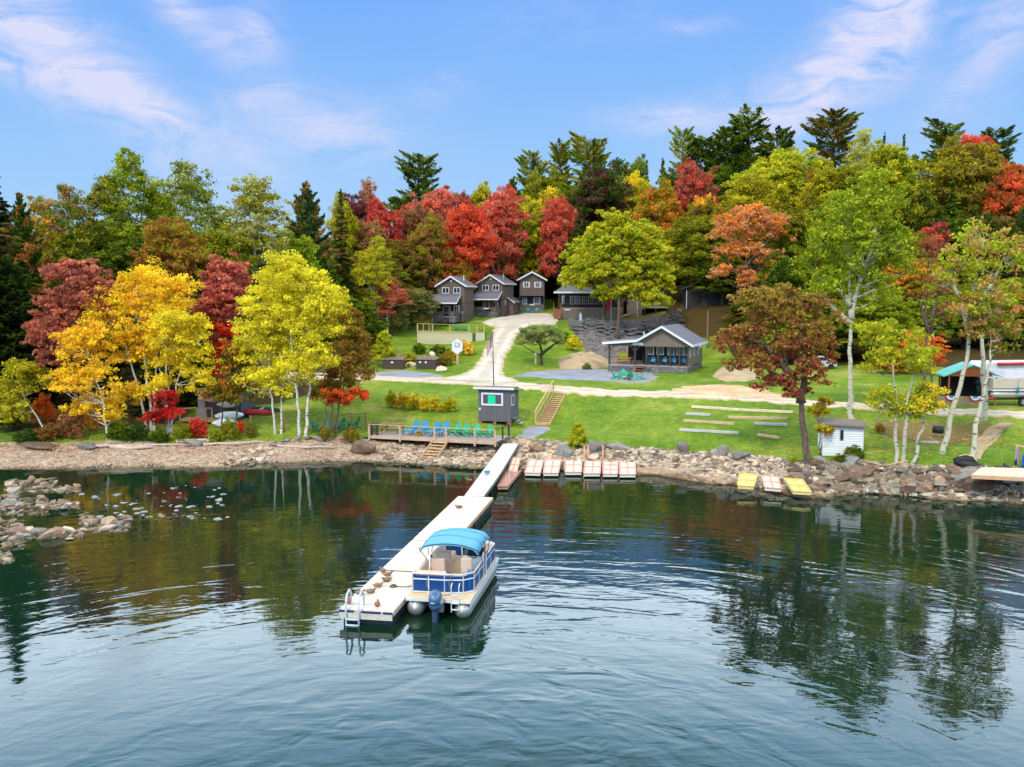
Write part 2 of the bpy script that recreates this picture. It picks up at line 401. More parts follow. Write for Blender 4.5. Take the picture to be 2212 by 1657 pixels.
slate = inpoly(gx, gy, [GS(1228, 13.6), GS(1440, 13.7), GS(1440, 14.3), GS(1340, 15.2), GS(1330, 17.8), GS(1300, 17.8), GS(1280, 16.6), GS(1258, 15.2), GS(1236, 14.4)]).astype(float)
brown = inpoly(gx, gy, gpoly([(1880, 905), (2000, 908), (2150, 915), (2150, 935), (2090, 960), (1960, 955), (1900, 940)])).astype(float)
ny, nx = gx.shape
me = bpy.data.meshes.new('ground')
vv = np.stack([gx, gy, gz], -1).reshape(-1, 3)
idx = np.arange(nx * ny).reshape(ny, nx)
q = np.stack([idx[:-1, :-1], idx[:-1, 1:], idx[1:, 1:], idx[1:, :-1]], -1).reshape(-1, 4)

def fast_mesh(me, v, q):
    n = q.shape[1]
    me.vertices.add(len(v)); me.vertices.foreach_set('co', np.ascontiguousarray(v, np.float32).ravel())
    me.loops.add(q.size); me.loops.foreach_set('vertex_index', q.astype(np.int32).ravel())
    me.polygons.add(len(q)); me.polygons.foreach_set('loop_start', np.arange(0, q.size, n, dtype=np.int32))
    me.update(calc_edges=True)
fast_mesh(me, vv, q)
at = me.attributes.new('zone', 'FLOAT_COLOR', 'POINT')
zc = np.ones((nx * ny, 4), np.float32); zc[:, 0] = beach.ravel(); zc[:, 1] = forest.ravel(); zc[:, 2] = np.where(slate > 0, 1, brown * .36).ravel()
at.data.foreach_set('color', zc.ravel())
me.shade_smooth()

def groundmat():
    m, nt, b = newmat('ground'); L = nt.links.new
    a = N(nt, 'ShaderNodeAttribute', attribute_name='zone'); sp = N(nt, 'ShaderNodeSeparateColor'); L(a.outputs['Color'], sp.inputs[0])
    tc = N(nt, 'ShaderNodeTexCoord'); ob = tc.outputs['Object']
    nb = N(nt, 'ShaderNodeTexNoise', Scale=.16, Detail=5.0, Roughness=.6); L(ob, nb.inputs['Vector'])
    nm = N(nt, 'ShaderNodeTexNoise', Scale=1.3, Detail=7.0, Roughness=.7); L(ob, nm.inputs['Vector'])
    nf = N(nt, 'ShaderNodeTexNoise', Scale=9.0, Detail=6.0, Roughness=.75); L(ob, nf.inputs['Vector'])
    def mask(out, w=.5):
        s = N(nt, 'ShaderNodeMath', operation='MULTIPLY_ADD'); L(nm.outputs[0], s.inputs[0]); s.inputs[1].default_value = w; s.inputs[2].default_value = -w / 2
        d = N(nt, 'ShaderNodeMath', operation='ADD'); L(out, d.inputs[0]); L(s.outputs[0], d.inputs[1])
        r = ramp(nt, d.outputs[0], [(.42, (0, 0, 0)), (.58, (1, 1, 1))]); return r.outputs[0]
    def mix(f, c1, c2):
        x = N(nt, 'ShaderNodeMixRGB'); L(f, x.inputs[0])
        for i, c in ((1, c1), (2, c2)):
            if isinstance(c, tuple): x.inputs[i].default_value = (*c, 1)
            else: L(c, x.inputs[i])
        return x.outputs[0]
    g1 = ramp(nt, nb.outputs[0], [(.30, lin((90, 124, 26), 1.0)), (.48, lin((116, 146, 38), 1.0)), (.60, lin((140, 160, 52), 1.0)), (.70, lin((176, 172, 92), 1.0))]).outputs[0]
    nk = N(nt, 'ShaderNodeTexNoise', Scale=4.2, Detail=8.0, Roughness=.8); L(ob, nk.inputs['Vector'])
    g2 = ramp(nt, nk.outputs[0], [(.34, (.50, .56, .45)), (.52, (1, 1, 1)), (.68, (1.4, 1.3, 1.5))]).outputs[0]
    gm = N(nt, 'ShaderNodeMixRGB', blend_type='MULTIPLY'); gm.inputs[0].default_value = 1; L(g1, gm.inputs[1]); L(g2, gm.inputs[2])
    nl = ramp(nt, nm.outputs[0], [(.32, (.66, .74, .7)), (.66, (1.22, 1.14, 1.2))]).outputs[0]
    gm2 = N(nt, 'ShaderNodeMixRGB', blend_type='MULTIPLY'); gm2.inputs[0].default_value = 1; L(gm.outputs[0], gm2.inputs[1]); L(nl, gm2.inputs[2])
    vo = N(nt, 'ShaderNodeTexVoronoi', Scale=5.5); L(ob, vo.inputs['Vector'])
    vs = N(nt, 'ShaderNodeSeparateColor'); L(vo.outputs['Color'], vs.inputs[0])
    bc = ramp(nt, vs.outputs[0], [(0, lin((130, 104, 84))), (.35, lin((184, 154, 128))), (.7, lin((208, 184, 158))), (1, lin((146, 138, 128)))]).outputs[0]
    orange = ramp(nt, nm.outputs[0], [(.58, (0, 0, 0)), (.72, (.5, .5, .5))]).outputs[0]
    bc = mix(orange, bc, lin((205, 120, 72)))
    fc = ramp(nt, nf.outputs[0], [(.36, lin((34, 34, 16))), (.52, lin((78, 66, 32))), (.68, lin((140, 100, 52)))]).outputs[0]
    sv = N(nt, 'ShaderNodeTexVoronoi', Scale=3.5); L(ob, sv.inputs['Vector']); ss = N(nt, 'ShaderNodeSeparateColor'); L(sv.outputs['Color'], ss.inputs[0])
    slc = ramp(nt, ss.outputs[0], [(0, lin((74, 68, 68))), (.5, lin((118, 110, 108))), (1, lin((150, 142, 138)))]).outputs[0]
    brc = ramp(nt, nf.outputs[0], [(.3, lin((112, 100, 52))), (.7, lin((150, 128, 78)))]).outputs[0]
    c = mix(mask(sp.outputs[1]), gm2.outputs[0], fc)
    bl = N(nt, 'ShaderNodeMath', operation='GREATER_THAN'); L(sp.outputs[2], bl.inputs[0]); bl.inputs[1].default_value = .25
    c = mix(mask(bl.outputs[0], .6), c, brc); c = mix(mask(sp.outputs[2], .25), c, slc)
    # wet stones at and below the water line
    c = mix(mask(sp.outputs[0], .7), c, bc)
    sz = N(nt, 'ShaderNodeSeparateXYZ'); L(ob, sz.inputs[0]); wt = ramp(nt, sz.outputs[2], [(0, (.30, .34, .26)), (.05, (.55, .52, .45)), (.12, (1, 1, 1))]).outputs[0]
    wm = N(nt, 'ShaderNodeMixRGB', blend_type='MULTIPLY'); wm.inputs[0].default_value = 1; L(c, wm.inputs[1]); L(wt, wm.inputs[2])
    L(wm.outputs[0], b.inputs['Base Color']); b.inputs['Roughness'].default_value = .95; b.inputs['Specular IOR Level'].default_value = .15
    bp = N(nt, 'ShaderNodeBump', Strength=.9, Distance=.12); L(nf.outputs[0], bp.inputs['Height']); L(bp.outputs[0], b.inputs['Normal'])
    return m
me.materials.append(groundmat())
ground = bpy.data.objects.new('ground', me); COL.objects.link(ground); struct(ground)

# ------------------------------------------------------------------ roads and gravel, draped on the ground
def gravel(name, c, c2, sc_=8, road=False):
    m, nt, b = newmat(name); L = nt.links.new
    tc = N(nt, 'ShaderNodeTexCoord')
    n = N(nt, 'ShaderNodeTexNoise', Scale=.45, Detail=8.0, Roughness=.7); L(tc.outputs['Object'], n.inputs['Vector'])
    f = N(nt, 'ShaderNodeTexNoise', Scale=float(sc_), Detail=6.0, Roughness=.8); L(tc.outputs['Object'], f.inputs['Vector'])
    r = ramp(nt, n.outputs[0], [(.32, tuple(v * .72 for v in lin(c))), (.45, lin(c)), (.68, lin(c2))]); r2 = ramp(nt, f.outputs[0], [(.3, (.8, .8, .8)), (.7, (1.15, 1.15, 1.15))])
    mx = N(nt, 'ShaderNodeMixRGB', blend_type='MULTIPLY'); mx.inputs[0].default_value = 1; L(r.outputs[0], mx.inputs[1]); L(r2.outputs[0], mx.inputs[2])
    col = mx.outputs[0]
    if road:                             # two packed wheel tracks, a loose crown and grassy, sandy shoulders
        a = N(nt, 'ShaderNodeAttribute', attribute_name='across'); w = N(nt, 'ShaderNodeMath', operation='MULTIPLY_ADD'); L(n.outputs[0], w.inputs[0]); w.inputs[1].default_value = .22
        o = N(nt, 'ShaderNodeMath', operation='SUBTRACT'); L(a.outputs['Fac'], o.inputs[0]); o.inputs[1].default_value = .11; L(o.outputs[0], w.inputs[2])
        rr = ramp(nt, w.outputs[0], [(0, (.62, .66, .34)), (.07, (.84, .76, .58)), (.16, (.95, .92, .88)), (.28, (1.12, 1.12, 1.12)), (.38, (.90, .89, .87)), (.5, (.84, .83, .78)), (.62, (.90, .89, .87)), (.72, (1.12, 1.12, 1.12)), (.84, (.95, .92, .88)), (.93, (.84, .76, .58)), (1, (.62, .66, .34))])
        m2 = N(nt, 'ShaderNodeMixRGB', blend_type='MULTIPLY'); m2.inputs[0].default_value = 1; L(col, m2.inputs[1]); L(rr.outputs[0], m2.inputs[2]); col = m2.outputs[0]
    L(col, b.inputs['Base Color']); b.inputs['Roughness'].default_value = .95
    bp = N(nt, 'ShaderNodeBump', Strength=.6, Distance=.04); L(f.outputs[0], bp.inputs['Height']); L(bp.outputs[0], b.inputs['Normal'])
    return m
CREAM = gravel('pale_gravel', (205, 188, 164), (226, 210, 188), road=True); GREYG = gravel('grey_gravel', (222, 210, 194), (188, 180, 172), road=True); LOTG = gravel('lot_gravel', (214, 202, 188), (180, 172, 166))
BLUEG = gravel('crushed_slate', (140, 142, 154), (164, 164, 174)); DIRT = gravel('bare_dirt', (214, 170, 128), (226, 200, 164))

def strip(name, left, right, mat, dz=.05, n=18, rag=.42):
    """A road between a left and a right edge, both seen in the photograph, laid on the ground."""
    Lp = gpoly(left); Rp = gpoly(right)
    def dens(p):
        o = []
        for a, b in zip(p[:-1], p[1:]):
            k = max(1, int((b - a).length / .8)); o += [a.lerp(b, i / k) for i in range(k)]
        return o + [p[-1]]
    def resamp(p, m):
        d = [0]
        for a, b in zip(p[:-1], p[1:]): d.append(d[-1] + (b - a).length)
        o = []
        for i in range(m):
            t = d[-1] * i / (m - 1); j = max(0, min(len(d) - 2, np.searchsorted(d, t) - 1)); u = (t - d[j]) / max(1e-6, d[j + 1] - d[j]); o.append(p[j].lerp(p[j + 1], u))
        return o
    m = int(max(sum((b - a).length for a, b in zip(Lp[:-1], Lp[1:])), 5) / .5) + 2
    Lp = resamp(Lp, m); Rp = resamp(Rp, m); mb = MB(); vs = []; fs = []
    for i in range(m):
        dirv = (Rp[i] - Lp[i]); dirv.normalize()
        w0 = rag * (rnd.random() - .5) * 2; w1 = rag * (rnd.random() - .5) * 2
        for k in range(n + 1):
            p = (Lp[i] + dirv * w0).lerp(Rp[i] + dirv * w1, k / n); e = min(k, n - k) / n
            vs.append((p.x, p.y, T(p.x, p.y) + (dz if 0 < k < n else -.05)))
    for i in range(m - 1):
        for k in range(n):
            a = i * (n + 1) + k; fs.append((a, a + 1, a + n + 2, a + n + 1))
    mb.add(vs, fs); o = mb.build(name, mat, smooth=True)
    a_ = o.data.attributes.new('across', 'FLOAT', 'POINT'); a_.data.foreach_set('value', np.tile(np.arange(n + 1) / n, m).astype(np.float32)); return struct(o)

def area(name, pts, mat, dz=.04, rings=10, rag=.3, h=0):
    Pp = gpoly(pts); o = []
    for a, b in zip(Pp, Pp[1:] + Pp[:1]):
        k = max(1, int((b - a).length / .7)); o += [a.lerp(b, i / k) for i in range(k)]
    c = sum(o, Vector()) / len(o); rr = [1 + (rnd.random() - .5) * rag / max(1, (p - c).length) * 2 for p in o]
    vs = [(c.x, c.y, T(c.x, c.y) + dz + h)]; fs = []; m = len(o)
    for j in range(1, rings + 1):
        t = j / rings
        for p, k in zip(o, rr):
            q_ = c.lerp(p, t * (1 + (k - 1) * t)); e = (dz if j < rings else -.06)
            hh = h * (1 - t * t) * (1 + .25 * math.sin(q_.x * 2.3) * math.cos(q_.y * 1.9)) if h else 0
            vs.append((q_.x, q_.y, T(q_.x, q_.y) + e + hh))
    for k in range(m): fs.append((0, 1 + k, 1 + (k + 1) % m))
    for j in range(rings - 1):
        for k in range(m):
            a = 1 + j * m + k; b = 1 + j * m + (k + 1) % m; fs.append((a, b, b + m, a + m))
    return MB().add(vs, fs).build(name, mat, smooth=True)
strip('gravel_road', [(560, 801), (780, 808), (860, 814), (960, 816), (1110, 826), (1210, 834), (1330, 842), (1500, 845), (1650, 856), (1760, 866), (1900, 874), (2100, 884), (2212, 889), (2420, 898)],
      [(560, 815), (780, 822), (900, 826), (1000, 832), (1110, 842), (1210, 851), (1330, 857), (1500, 861), (1650, 870), (1760, 879), (1900, 889), (2100, 898), (2212, 903), (2420, 914)], CREAM, dz=.05)
strip('driveway', [(940, 819), (990, 811), (1020, 795), (1040, 770), (1052, 745), (1062, 715), (1066, 698), (1060, 690)],
      [(1130, 829), (1092, 812), (1086, 800), (1092, 775), (1106, 750), (1122, 722), (1165, 703), (1200, 697)], GREYG, dz=.08)
struct(area('parking_lot', [(1040, 697), (1060, 706), (1200, 701), (1210, 691), (1190, 676), (1130, 676), (1090, 684)], LOTG, dz=.11))
struct(area('gravel_lot', [(1110, 812), (1130, 804), (1230, 797), (1330, 798), (1400, 802), (1430, 814), (1400, 827), (1320, 824), (1200, 820)], BLUEG, dz=.11, rag=.5))
struct(area('gravel_pad', [(800, 806), (870, 801), (930, 806), (965, 815), (900, 818), (820, 814)], BLUEG, dz=.1))
struct(area('dirt_patch', [(1440, 850), (1470, 838), (1530, 831), (1620, 836), (1670, 847), (1700, 862), (1620, 860), (1520, 856)], DIRT, dz=.10, rag=.8))
struct(area('footpath', [(1112, 944), (1150, 947), (1172, 936), (1198, 926), (1190, 919), (1150, 921), (1122, 930), (1130, 938)], BLUEG, dz=.05))
struct(area('dirt_path', [(2092, 990), (2118, 992), (2135, 965), (2170, 930), (2195, 912), (2160, 908), (2125, 930), (2100, 960)], gravel('worn_earth', (176, 150, 110), (196, 172, 132)), dz=.05))
o = area('sand_pile', [(1205, 787), (1212, 775), (1240, 766), (1290, 769), (1322, 782), (1322, 793), (1280, 797), (1235, 798), (1208, 796)], gravel('sand', (176, 150, 116), (196, 172, 136)), dz=.03, h=1.0)
tag(o, 'low tan sand pile on the grass left of the small stone-based cabin', 'sand pile')
o = area('sand_pile', [(1538, 815), (1550, 800), (1580, 790), (1620, 796), (1650, 815), (1610, 825), (1570, 826)], MATS.get('sand') or bpy.data.materials['sand'], dz=.03, h=.8)
tag(o, 'flat tan sand pile behind the crimson maple, right of the small cabin', 'sand pile')

# ------------------------------------------------------------------ lake
def watermat():
    m, nt, b = newmat('lake_water'); L = nt.links.new
    tc = N(nt, 'ShaderNodeTexCoord'); ob = tc.outputs['Object']; sp = N(nt, 'ShaderNodeSeparateXYZ'); L(ob, sp.inputs[0])
    # ripples run in arcs: radius and bearing around a point near the drone
    def ma(op, a, b_=None, c=None):
        n = N(nt, 'ShaderNodeMath', operation=op)
        for i, v in enumerate((a, b_, c)):
            if v is None: continue
            if isinstance(v, (int, float)): n.inputs[i].default_value = v
            else: L(v, n.inputs[i])
        return n.outputs[0]
    X = ma('ADD', sp.outputs[0], 1.5); Y = ma('SUBTRACT', sp.outputs[1], 15.0)
    r = ma('SQRT', ma('ADD', ma('MULTIPLY', X, X), ma('MULTIPLY', Y, Y))); a = ma('ARCTAN2', X, Y)
    pol = N(nt, 'ShaderNodeCombineXYZ'); L(ma('MULTIPLY', r, 1.0), pol.inputs[0]); L(ma('MULTIPLY', a, 7.0), pol.inputs[1])
    w1 = N(nt, 'ShaderNodeTexNoise', Scale=.85, Detail=2.0, Roughness=.5, Distortion=.7); L(pol.outputs[0], w1.inputs['Vector'])
    mp = N(nt, 'ShaderNodeMapping'); mp.inputs['Scale'].default_value = (.55, 1.6, 1); L(ob, mp.inputs[0])
    w2 = N(nt, 'ShaderNodeTexNoise', Scale=1.9, Detail=2.0, Roughness=.5, Distortion=.4); L(mp.outputs[0], w2.inputs['Vector'])
    # where the surface is ruffled and where it is calm
    pa = N(nt, 'ShaderNodeTexNoise', Scale=.055, Detail=3.0); L(ob, pa.inputs['Vector'])
    cal = ramp(nt, pa.outputs[0], [(.38, (.35, .35, .35)), (.62, (1, 1, 1))]).outputs[0]
    yr = ramp(nt, ma('DIVIDE', sp.outputs[1], 100.0), [(.20, (.35, .35, .35)), (.27, (.95, .95, .95)), (.34, (1, 1, 1)), (.46, (.9, .9, .9)), (.54, (.35, .35, .35)), (.62, (.3, .3, .3))]).outputs[0]
    amp = ma('MULTIPLY', cal, yr)
    h = ma('MULTIPLY', ma('ADD', ma('MULTIPLY', w1.outputs[0], 2.0), ma('MULTIPLY', w2.outputs[0], .22)), amp)
    h = ma('ADD', h, ma('MULTIPLY', w2.outputs[0], .10))
    bp = N(nt, 'ShaderNodeBump', Strength=1.0, Distance=.021); L(h, bp.inputs['Height']); L(bp.outputs[0], b.inputs['Normal'])
    dc = ramp(nt, pa.outputs[0], [(.35, (.003, .016, .011)), (.65, (.007, .026, .011))]).outputs[0]
    L(dc, b.inputs['Base Color'])
    b.inputs['Roughness'].default_value = .015; b.inputs['IOR'].default_value = 1.36
    b.inputs['Specular IOR Level'].default_value = .40; b.inputs['Specular Tint'].default_value = (.66, .86, 1.0, 1)
    return m
wm = MB().add([(-1500, -600, 0), (1500, -600, 0), (1500, 140, 0), (-1500, 140, 0)], [(0, 1, 2, 3)]).build('lake_water', watermat())
struct(wm)
# ------------------------------------------------------------------ trees
def rot_rand(g, n):
    v = g.normal(size=(n, 3)); return v / np.linalg.norm(v, axis=1, keepdims=True)

def leafcloud(name, blobs, mat, seed, leaf=.28, dens=1.0, cr=.9, per=34, aspect=.6, grad=None, droop=0.0, updir=.35):
    """Crown of leaf clumps. blobs: (centre, radii, fraction filled inside). Clumps sit on and under the skin of each blob."""
    g = np.random.default_rng(seed); C = []; Rr = []
    for c, r in blobs:
        area = 4 * math.pi * ((r[0] * r[2]) ** 1.0); n = max(3, int(area / (cr * cr * 2.2) * dens))
        d = rot_rand(g, n); d[:, 2] = np.where(d[:, 2] < -.55, -d[:, 2], d[:, 2])
        rad = 1 - g.random(n) ** 1.6 * .55
        lump = 1 + .24 * np.sin(d[:, 0] * 4 + seed) * np.cos(d[:, 2] * 5 + seed * 1.7) + g.normal(size=n) * .11
        C.append(np.array(c) + d * np.array(r) * (rad * lump)[:, None]); Rr.append(np.full(n, 1.0))
    C = np.concatenate(C); n = len(C)
    K_ = np.clip((per * g.uniform(.5, 1.5, n)).astype(int), 4, 400)
    ci = np.repeat(np.arange(n), K_); m = len(ci)
    rr = cr * g.uniform(.55, 1.35, n)[ci]
    d = rot_rand(g, m) * (g.random(m) ** .45)[:, None]; d[:, 2] *= .55
    p = C[ci] + d * rr[:, None]; p[:, 2] -= droop * (d[:, 0] ** 2 + d[:, 1] ** 2) * rr
    nrm = rot_rand(g, m) * .8 + d * .6 + np.array([0, 0, updir]); nrm /= np.linalg.norm(nrm, axis=1, keepdims=True)
    t = np.cross(nrm, rot_rand(g, m)); t /= np.linalg.norm(t, axis=1, keepdims=True); u = np.cross(nrm, t)
    s = leaf * g.uniform(.6, 1.3, m)[:, None]
    v = np.stack([p + t * s, p + u * s * aspect, p - t * s, p - u * s * aspect], 1).reshape(-1, 3)
    q = np.arange(m * 4).reshape(-1, 4)
    me = bpy.data.meshes.new(name); fast_mesh(me, v, q)
    clum = g.uniform(.78, 1.18, n); pat = g.random(n)
    if grad is not None:
        z = (C[:, 2] - C[:, 2].min()) / max(1e-3, np.ptp(C[:, 2])); pat = np.clip(.5 * pat + .5 * (z if grad > 0 else 1 - z), 0, 1)
    a = me.attributes.new('leafvar', 'FLOAT', 'FACE'); a.data.foreach_set('value', (clum[ci] * g.uniform(.72, 1.28, m)).astype(np.float32))
    a = me.attributes.new('leafpatch', 'FLOAT', 'FACE'); a.data.foreach_set('value', np.clip(pat[ci] + g.normal(size=m) * .20, 0, 1).astype(np.float32))
    me.materials.append(mat)
    return me, C

def curve(a, b, k, g, bend=.08, up=0.0):
    a = Vector(a); b = Vector(b); L = (b - a).length; o = []
    w = Vector(g.normal(size=3).tolist()) * bend * L
    for i in range(k + 1):
        t = i / k; p = a.lerp(b, t) + w * math.sin(math.pi * t); p.z += up * L * math.sin(math.pi * t) * .5; o.append(p)
    return o

def trunkmesh(name, paths, C, mat, seed, r0=.2, limbs=26, lr=.05, sub=2, zmin=.0):
    """paths: list of polylines for the main stems; limbs reach from the stems to clump centres."""
    g = np.random.default_rng(seed + 5); mb = MB(); st = []
    for pth in paths:
        pts = [Vector(p) for p in pth]; o = []
        for i in range(len(pts) - 1):
            for k in range(4): o.append(pts[i].lerp(pts[i + 1], k / 4) + Vector((g.normal() * .05, g.normal() * .05, 0)) * (1 if i or k else 0))
        o.append(pts[-1]); n = len(o); r = [max(.018, r0 * (1 - .88 * i / (n - 1)) * (1.35 if i == 0 else 1)) for i in range(n)]
        mb.tube(o, r, 8); st += [(p, rr) for p, rr in zip(o, r)][1:]
    if len(C) and limbs:
        pick = g.choice(len(C), size=min(limbs, len(C)), replace=False)
        for i in pick:
            c = Vector(C[i].tolist()); best = None
            for p, rr in st:
                dz = c.z - p.z
                if dz < zmin: continue
                dd = (c - p).length + abs(dz - .55 * math.hypot(c.x - p.x, c.y - p.y)) * .9
                if best is None or dd < best[0]: best = (dd, p, rr)
            if best is None: continue
            a = best[1]; pts = curve(a, c, 5, g, .06, -.12); ra = min(best[2] * .6, lr * (1 + (c - a).length * .18))
            mb.tube(pts, [ra * (1 - .8 * t / 5) for t in range(6)], 5, False)
            for _ in range(sub):
                b = pts[2 + int(g.integers(0, 3))]; e = b + Vector((g.normal(), g.normal(), abs(g.normal()) * .7 + .2)) * (c - a).length * .22
                mb.tube(curve(b, e, 3, g, .06), [ra * .45, ra * .3, ra * .2, ra * .1], 4, False)
    me = bpy.data.meshes.new(name); me.from_pydata(mb.v, [], mb.f); me.materials.append(mat); me.shade_smooth(); return me

def conifer(seed, Hh, Rb, kind):
    """Whorled branches, each carrying flat sprays of needle cards."""
    g = np.random.default_rng(seed); V = []; var = []; pat = []; br = MB()
    z = Hh * (.16 if kind == 'pine' else .04); pts = []
    while z < Hh * .985:
        t = z / Hh
        if kind == 'pine': rad = Rb * max(.10, 1 - t) ** .34 * (.85 + .22 * math.sin(t * 15 + seed)) * min(1, .45 + t * 1.6); nb = 6; step = Hh * .040; rise = .26
        elif kind == 'cedar': rad = Rb * min(1, (1 - t) * 1.7) ** .8; nb = 8; step = Hh * .03; rise = .35
        else: rad = Rb * (1 - t) ** .92; nb = 7; step = Hh * .026; rise = -.22
        a0 = g.random() * 6.28
        for k in range(nb):
            a = a0 + 6.283 * k / nb + g.normal() * .2; L = max(.25, rad * g.uniform(.62, 1.22))
            if kind == 'pine' and g.random() < .12: continue
            zz = z + g.normal() * .25; rr = rise + (.5 * t if kind == 'pine' else .55 * t * t)
            e = np.array([math.cos(a) * L, math.sin(a) * L, L * rr])
            br.tube([(0, 0, zz), (e[0] * .5, e[1] * .5, zz + e[2] * .38), (e[0], e[1], zz + e[2])], [.05, .035, .01], 4, False)
            n = int((62 if kind == 'pine' else 44) * L * (1.0 if kind == 'pine' else 1.15)) + 5
            u = g.uniform(.18 if kind != 'pine' else .38, 1.04, n); sp_ = (.34 if kind == 'pine' else .2) * L
            off = np.stack([-math.sin(a) * g.normal(size=n), math.cos(a) * g.normal(size=n), g.normal(size=n) * (.42 if kind == 'pine' else .25) + .1], -1) * (sp_ * (1.15 - u))[:, None]
            p = np.stack([e[0] * u, e[1] * u, zz + e[2] * u ** 1.4], -1) + off
            for q_ in p: pts.append((q_, a, t))
            cv = g.uniform(.68, 1.25); cp = g.random(); var += [cv] * n; pat += [cp] * n
        z += step * g.uniform(.7, 1.3)
    Pn = np.array([q_[0] for q_ in pts]); A = np.array([q_[1] for q_ in pts]); m = len(Pn)
    if kind == 'pine': d = rot_rand(g, m) * .7 + np.stack([np.cos(A), np.sin(A), np.full(m, .75)], -1); ls, asp = .24, .34
    elif kind == 'cedar': d = rot_rand(g, m) * .8 + np.array([0, 0, .5]); ls, asp = .26, .42
    else: d = rot_rand(g, m) * .55 + np.stack([np.cos(A), np.sin(A), np.full(m, -.35)], -1); ls, asp = .25, .34
    d /= np.linalg.norm(d, axis=1, keepdims=True); u = np.cross(d, rot_rand(g, m)); u /= np.linalg.norm(u, axis=1, keepdims=True)
    s = ls * g.uniform(.6, 1.35, m)[:, None]; v = np.stack([Pn + d * s, Pn + u * s * asp, Pn - d * s, Pn - u * s * asp], 1).reshape(-1, 3)
    me = bpy.data.meshes.new(kind + '_crown'); fast_mesh(me, v, np.arange(m * 4).reshape(-1, 4)); me.materials.append(NEEDLE)
    at_ = me.attributes.new('leafvar', 'FLOAT', 'FACE'); at_.data.foreach_set('value', (np.array(var) * g.uniform(.7, 1.3, m)).astype(np.float32))
    at_ = me.attributes.new('leafpatch', 'FLOAT', 'FACE'); at_.data.foreach_set('value', np.array(pat, np.float32))
    br.tube([(0, 0, -.6), (.05, 0, Hh * .3), (-.05, .05, Hh * .7), (0, 0, Hh)], [Hh * .016 + .05, Hh * .013 + .04, Hh * .007 + .02, .02], 8)
    tm = bpy.data.meshes.new(kind + '_trunk'); tm.from_pydata(br.v, [], br.f); tm.materials.append(PBARK); tm.shade_smooth()
    return me, tm

PROTO = {}
def protos():
    for i in range(4):   # round maples, crown nearly to the ground
        b = [((0, 0, 9.6), (4.6, 4.6, 5.2)), ((1.6 * math.sin(i * 2), 1.4 * math.cos(i * 2), 6), (4.2, 4.2, 3.4)), ((-1.8 * math.cos(i), 1.2, 11), (2.8, 2.8, 3.4)), ((1.5, -1.6 * math.sin(i + 1), 12.2), (2.3, 2.3, 3.0))]
        me, C = leafcloud('maple_crown', b, LEAF, 10 + i, leaf=.19, dens=1.1, cr=.8, per=54)
        tm = trunkmesh('maple_trunk', [[(0, 0, -.8), (.1, 0, 3), (-.1, .2, 8), (.1, 0, 13)], [(.1, 0, 3), (1.6, .6, 7), (2.2, .8, 11)], [(0, 0, 3.5), (-1.7, -.5, 7.5), (-2, -.7, 11.5)]], C, BARK, 10 + i, .26, 22)
        PROTO.setdefault('maple', []).append((me, tm, 15.3, 5.0))
    for i in range(3):   # tall airy hardwoods, pale stems showing
        b = [((0, 0, 14.5), (3.6, 3.6, 4.6)), ((1.7, .5, 10.5), (3.0, 3.0, 3.0)), ((-1.9, -.6, 12), (2.7, 2.7, 3.2)), ((.2 + i * .5, 0, 18), (2.0, 2.0, 2.4)), ((-1.2 + i, .8, 8), (2.4, 2.4, 2.0))]
        me, C = leafcloud('hardwood_crown', b, LEAF, 30 + i, leaf=.17, dens=.85, cr=.8, per=42)
        tm = trunkmesh('hardwood_trunk', [[(0, 0, -.8), (.15, 0, 6), (-.2, .1, 13), (0, 0, 20)], [(.1, 0, 7), (1.4, .4, 11), (2.2, .5, 16)], [(.1, 0, 8), (-1.5, -.3, 12), (-2.4, -.5, 16)]], C, ASPEN, 30 + i, .21, 42, .06)
        PROTO.setdefault('tall', []).append((me, tm, 20.5, 4.6))
    for i in range(3):
        me, tm = conifer(50 + i, 22, 4.6, 'pine'); PROTO.setdefault('pine', []).append((me, tm, 22, 4.6))
    for i in range(3):
        me, tm = conifer(60 + i, 18, 3.4, 'spruce'); PROTO.setdefault('spruce', []).append((me, tm, 18, 3.4))
    for i in range(2):
        me, tm = conifer(70 + i, 15, 3.2, 'cedar'); PROTO.setdefault('cedar', []).append((me, tm, 15, 3.2))
    for i in range(3):
        b = [((0, 0, 1.3), (1.6, 1.6, 1.3)), ((.9, .3, .9), (1.1, 1.1, .9)), ((-1.0, -.2, .8), (1.0, 1.0, .8))]
        me, C = leafcloud('bush_leaves', b, LEAF, 80 + i, leaf=.13, dens=1.2, cr=.42, per=26)
        tm = trunkmesh('bush_stems', [[(0, 0, -.3), (.2, 0, 1.4)], [(0, 0, -.3), (-.5, .1, 1.2)], [(0, 0, -.3), (.6, -.2, 1)]], C, BARK, 80 + i, .05, 10, .02, 1)
        PROTO.setdefault('bush', []).append((me, tm, 2.6, 2.0))
protos()
TK = {'maple': 'broadleaf_tree', 'tall': 'hardwood_tree', 'pine': 'pine_tree', 'spruce': 'spruce_tree', 'cedar': 'cedar_tree', 'bush': 'shrub'}
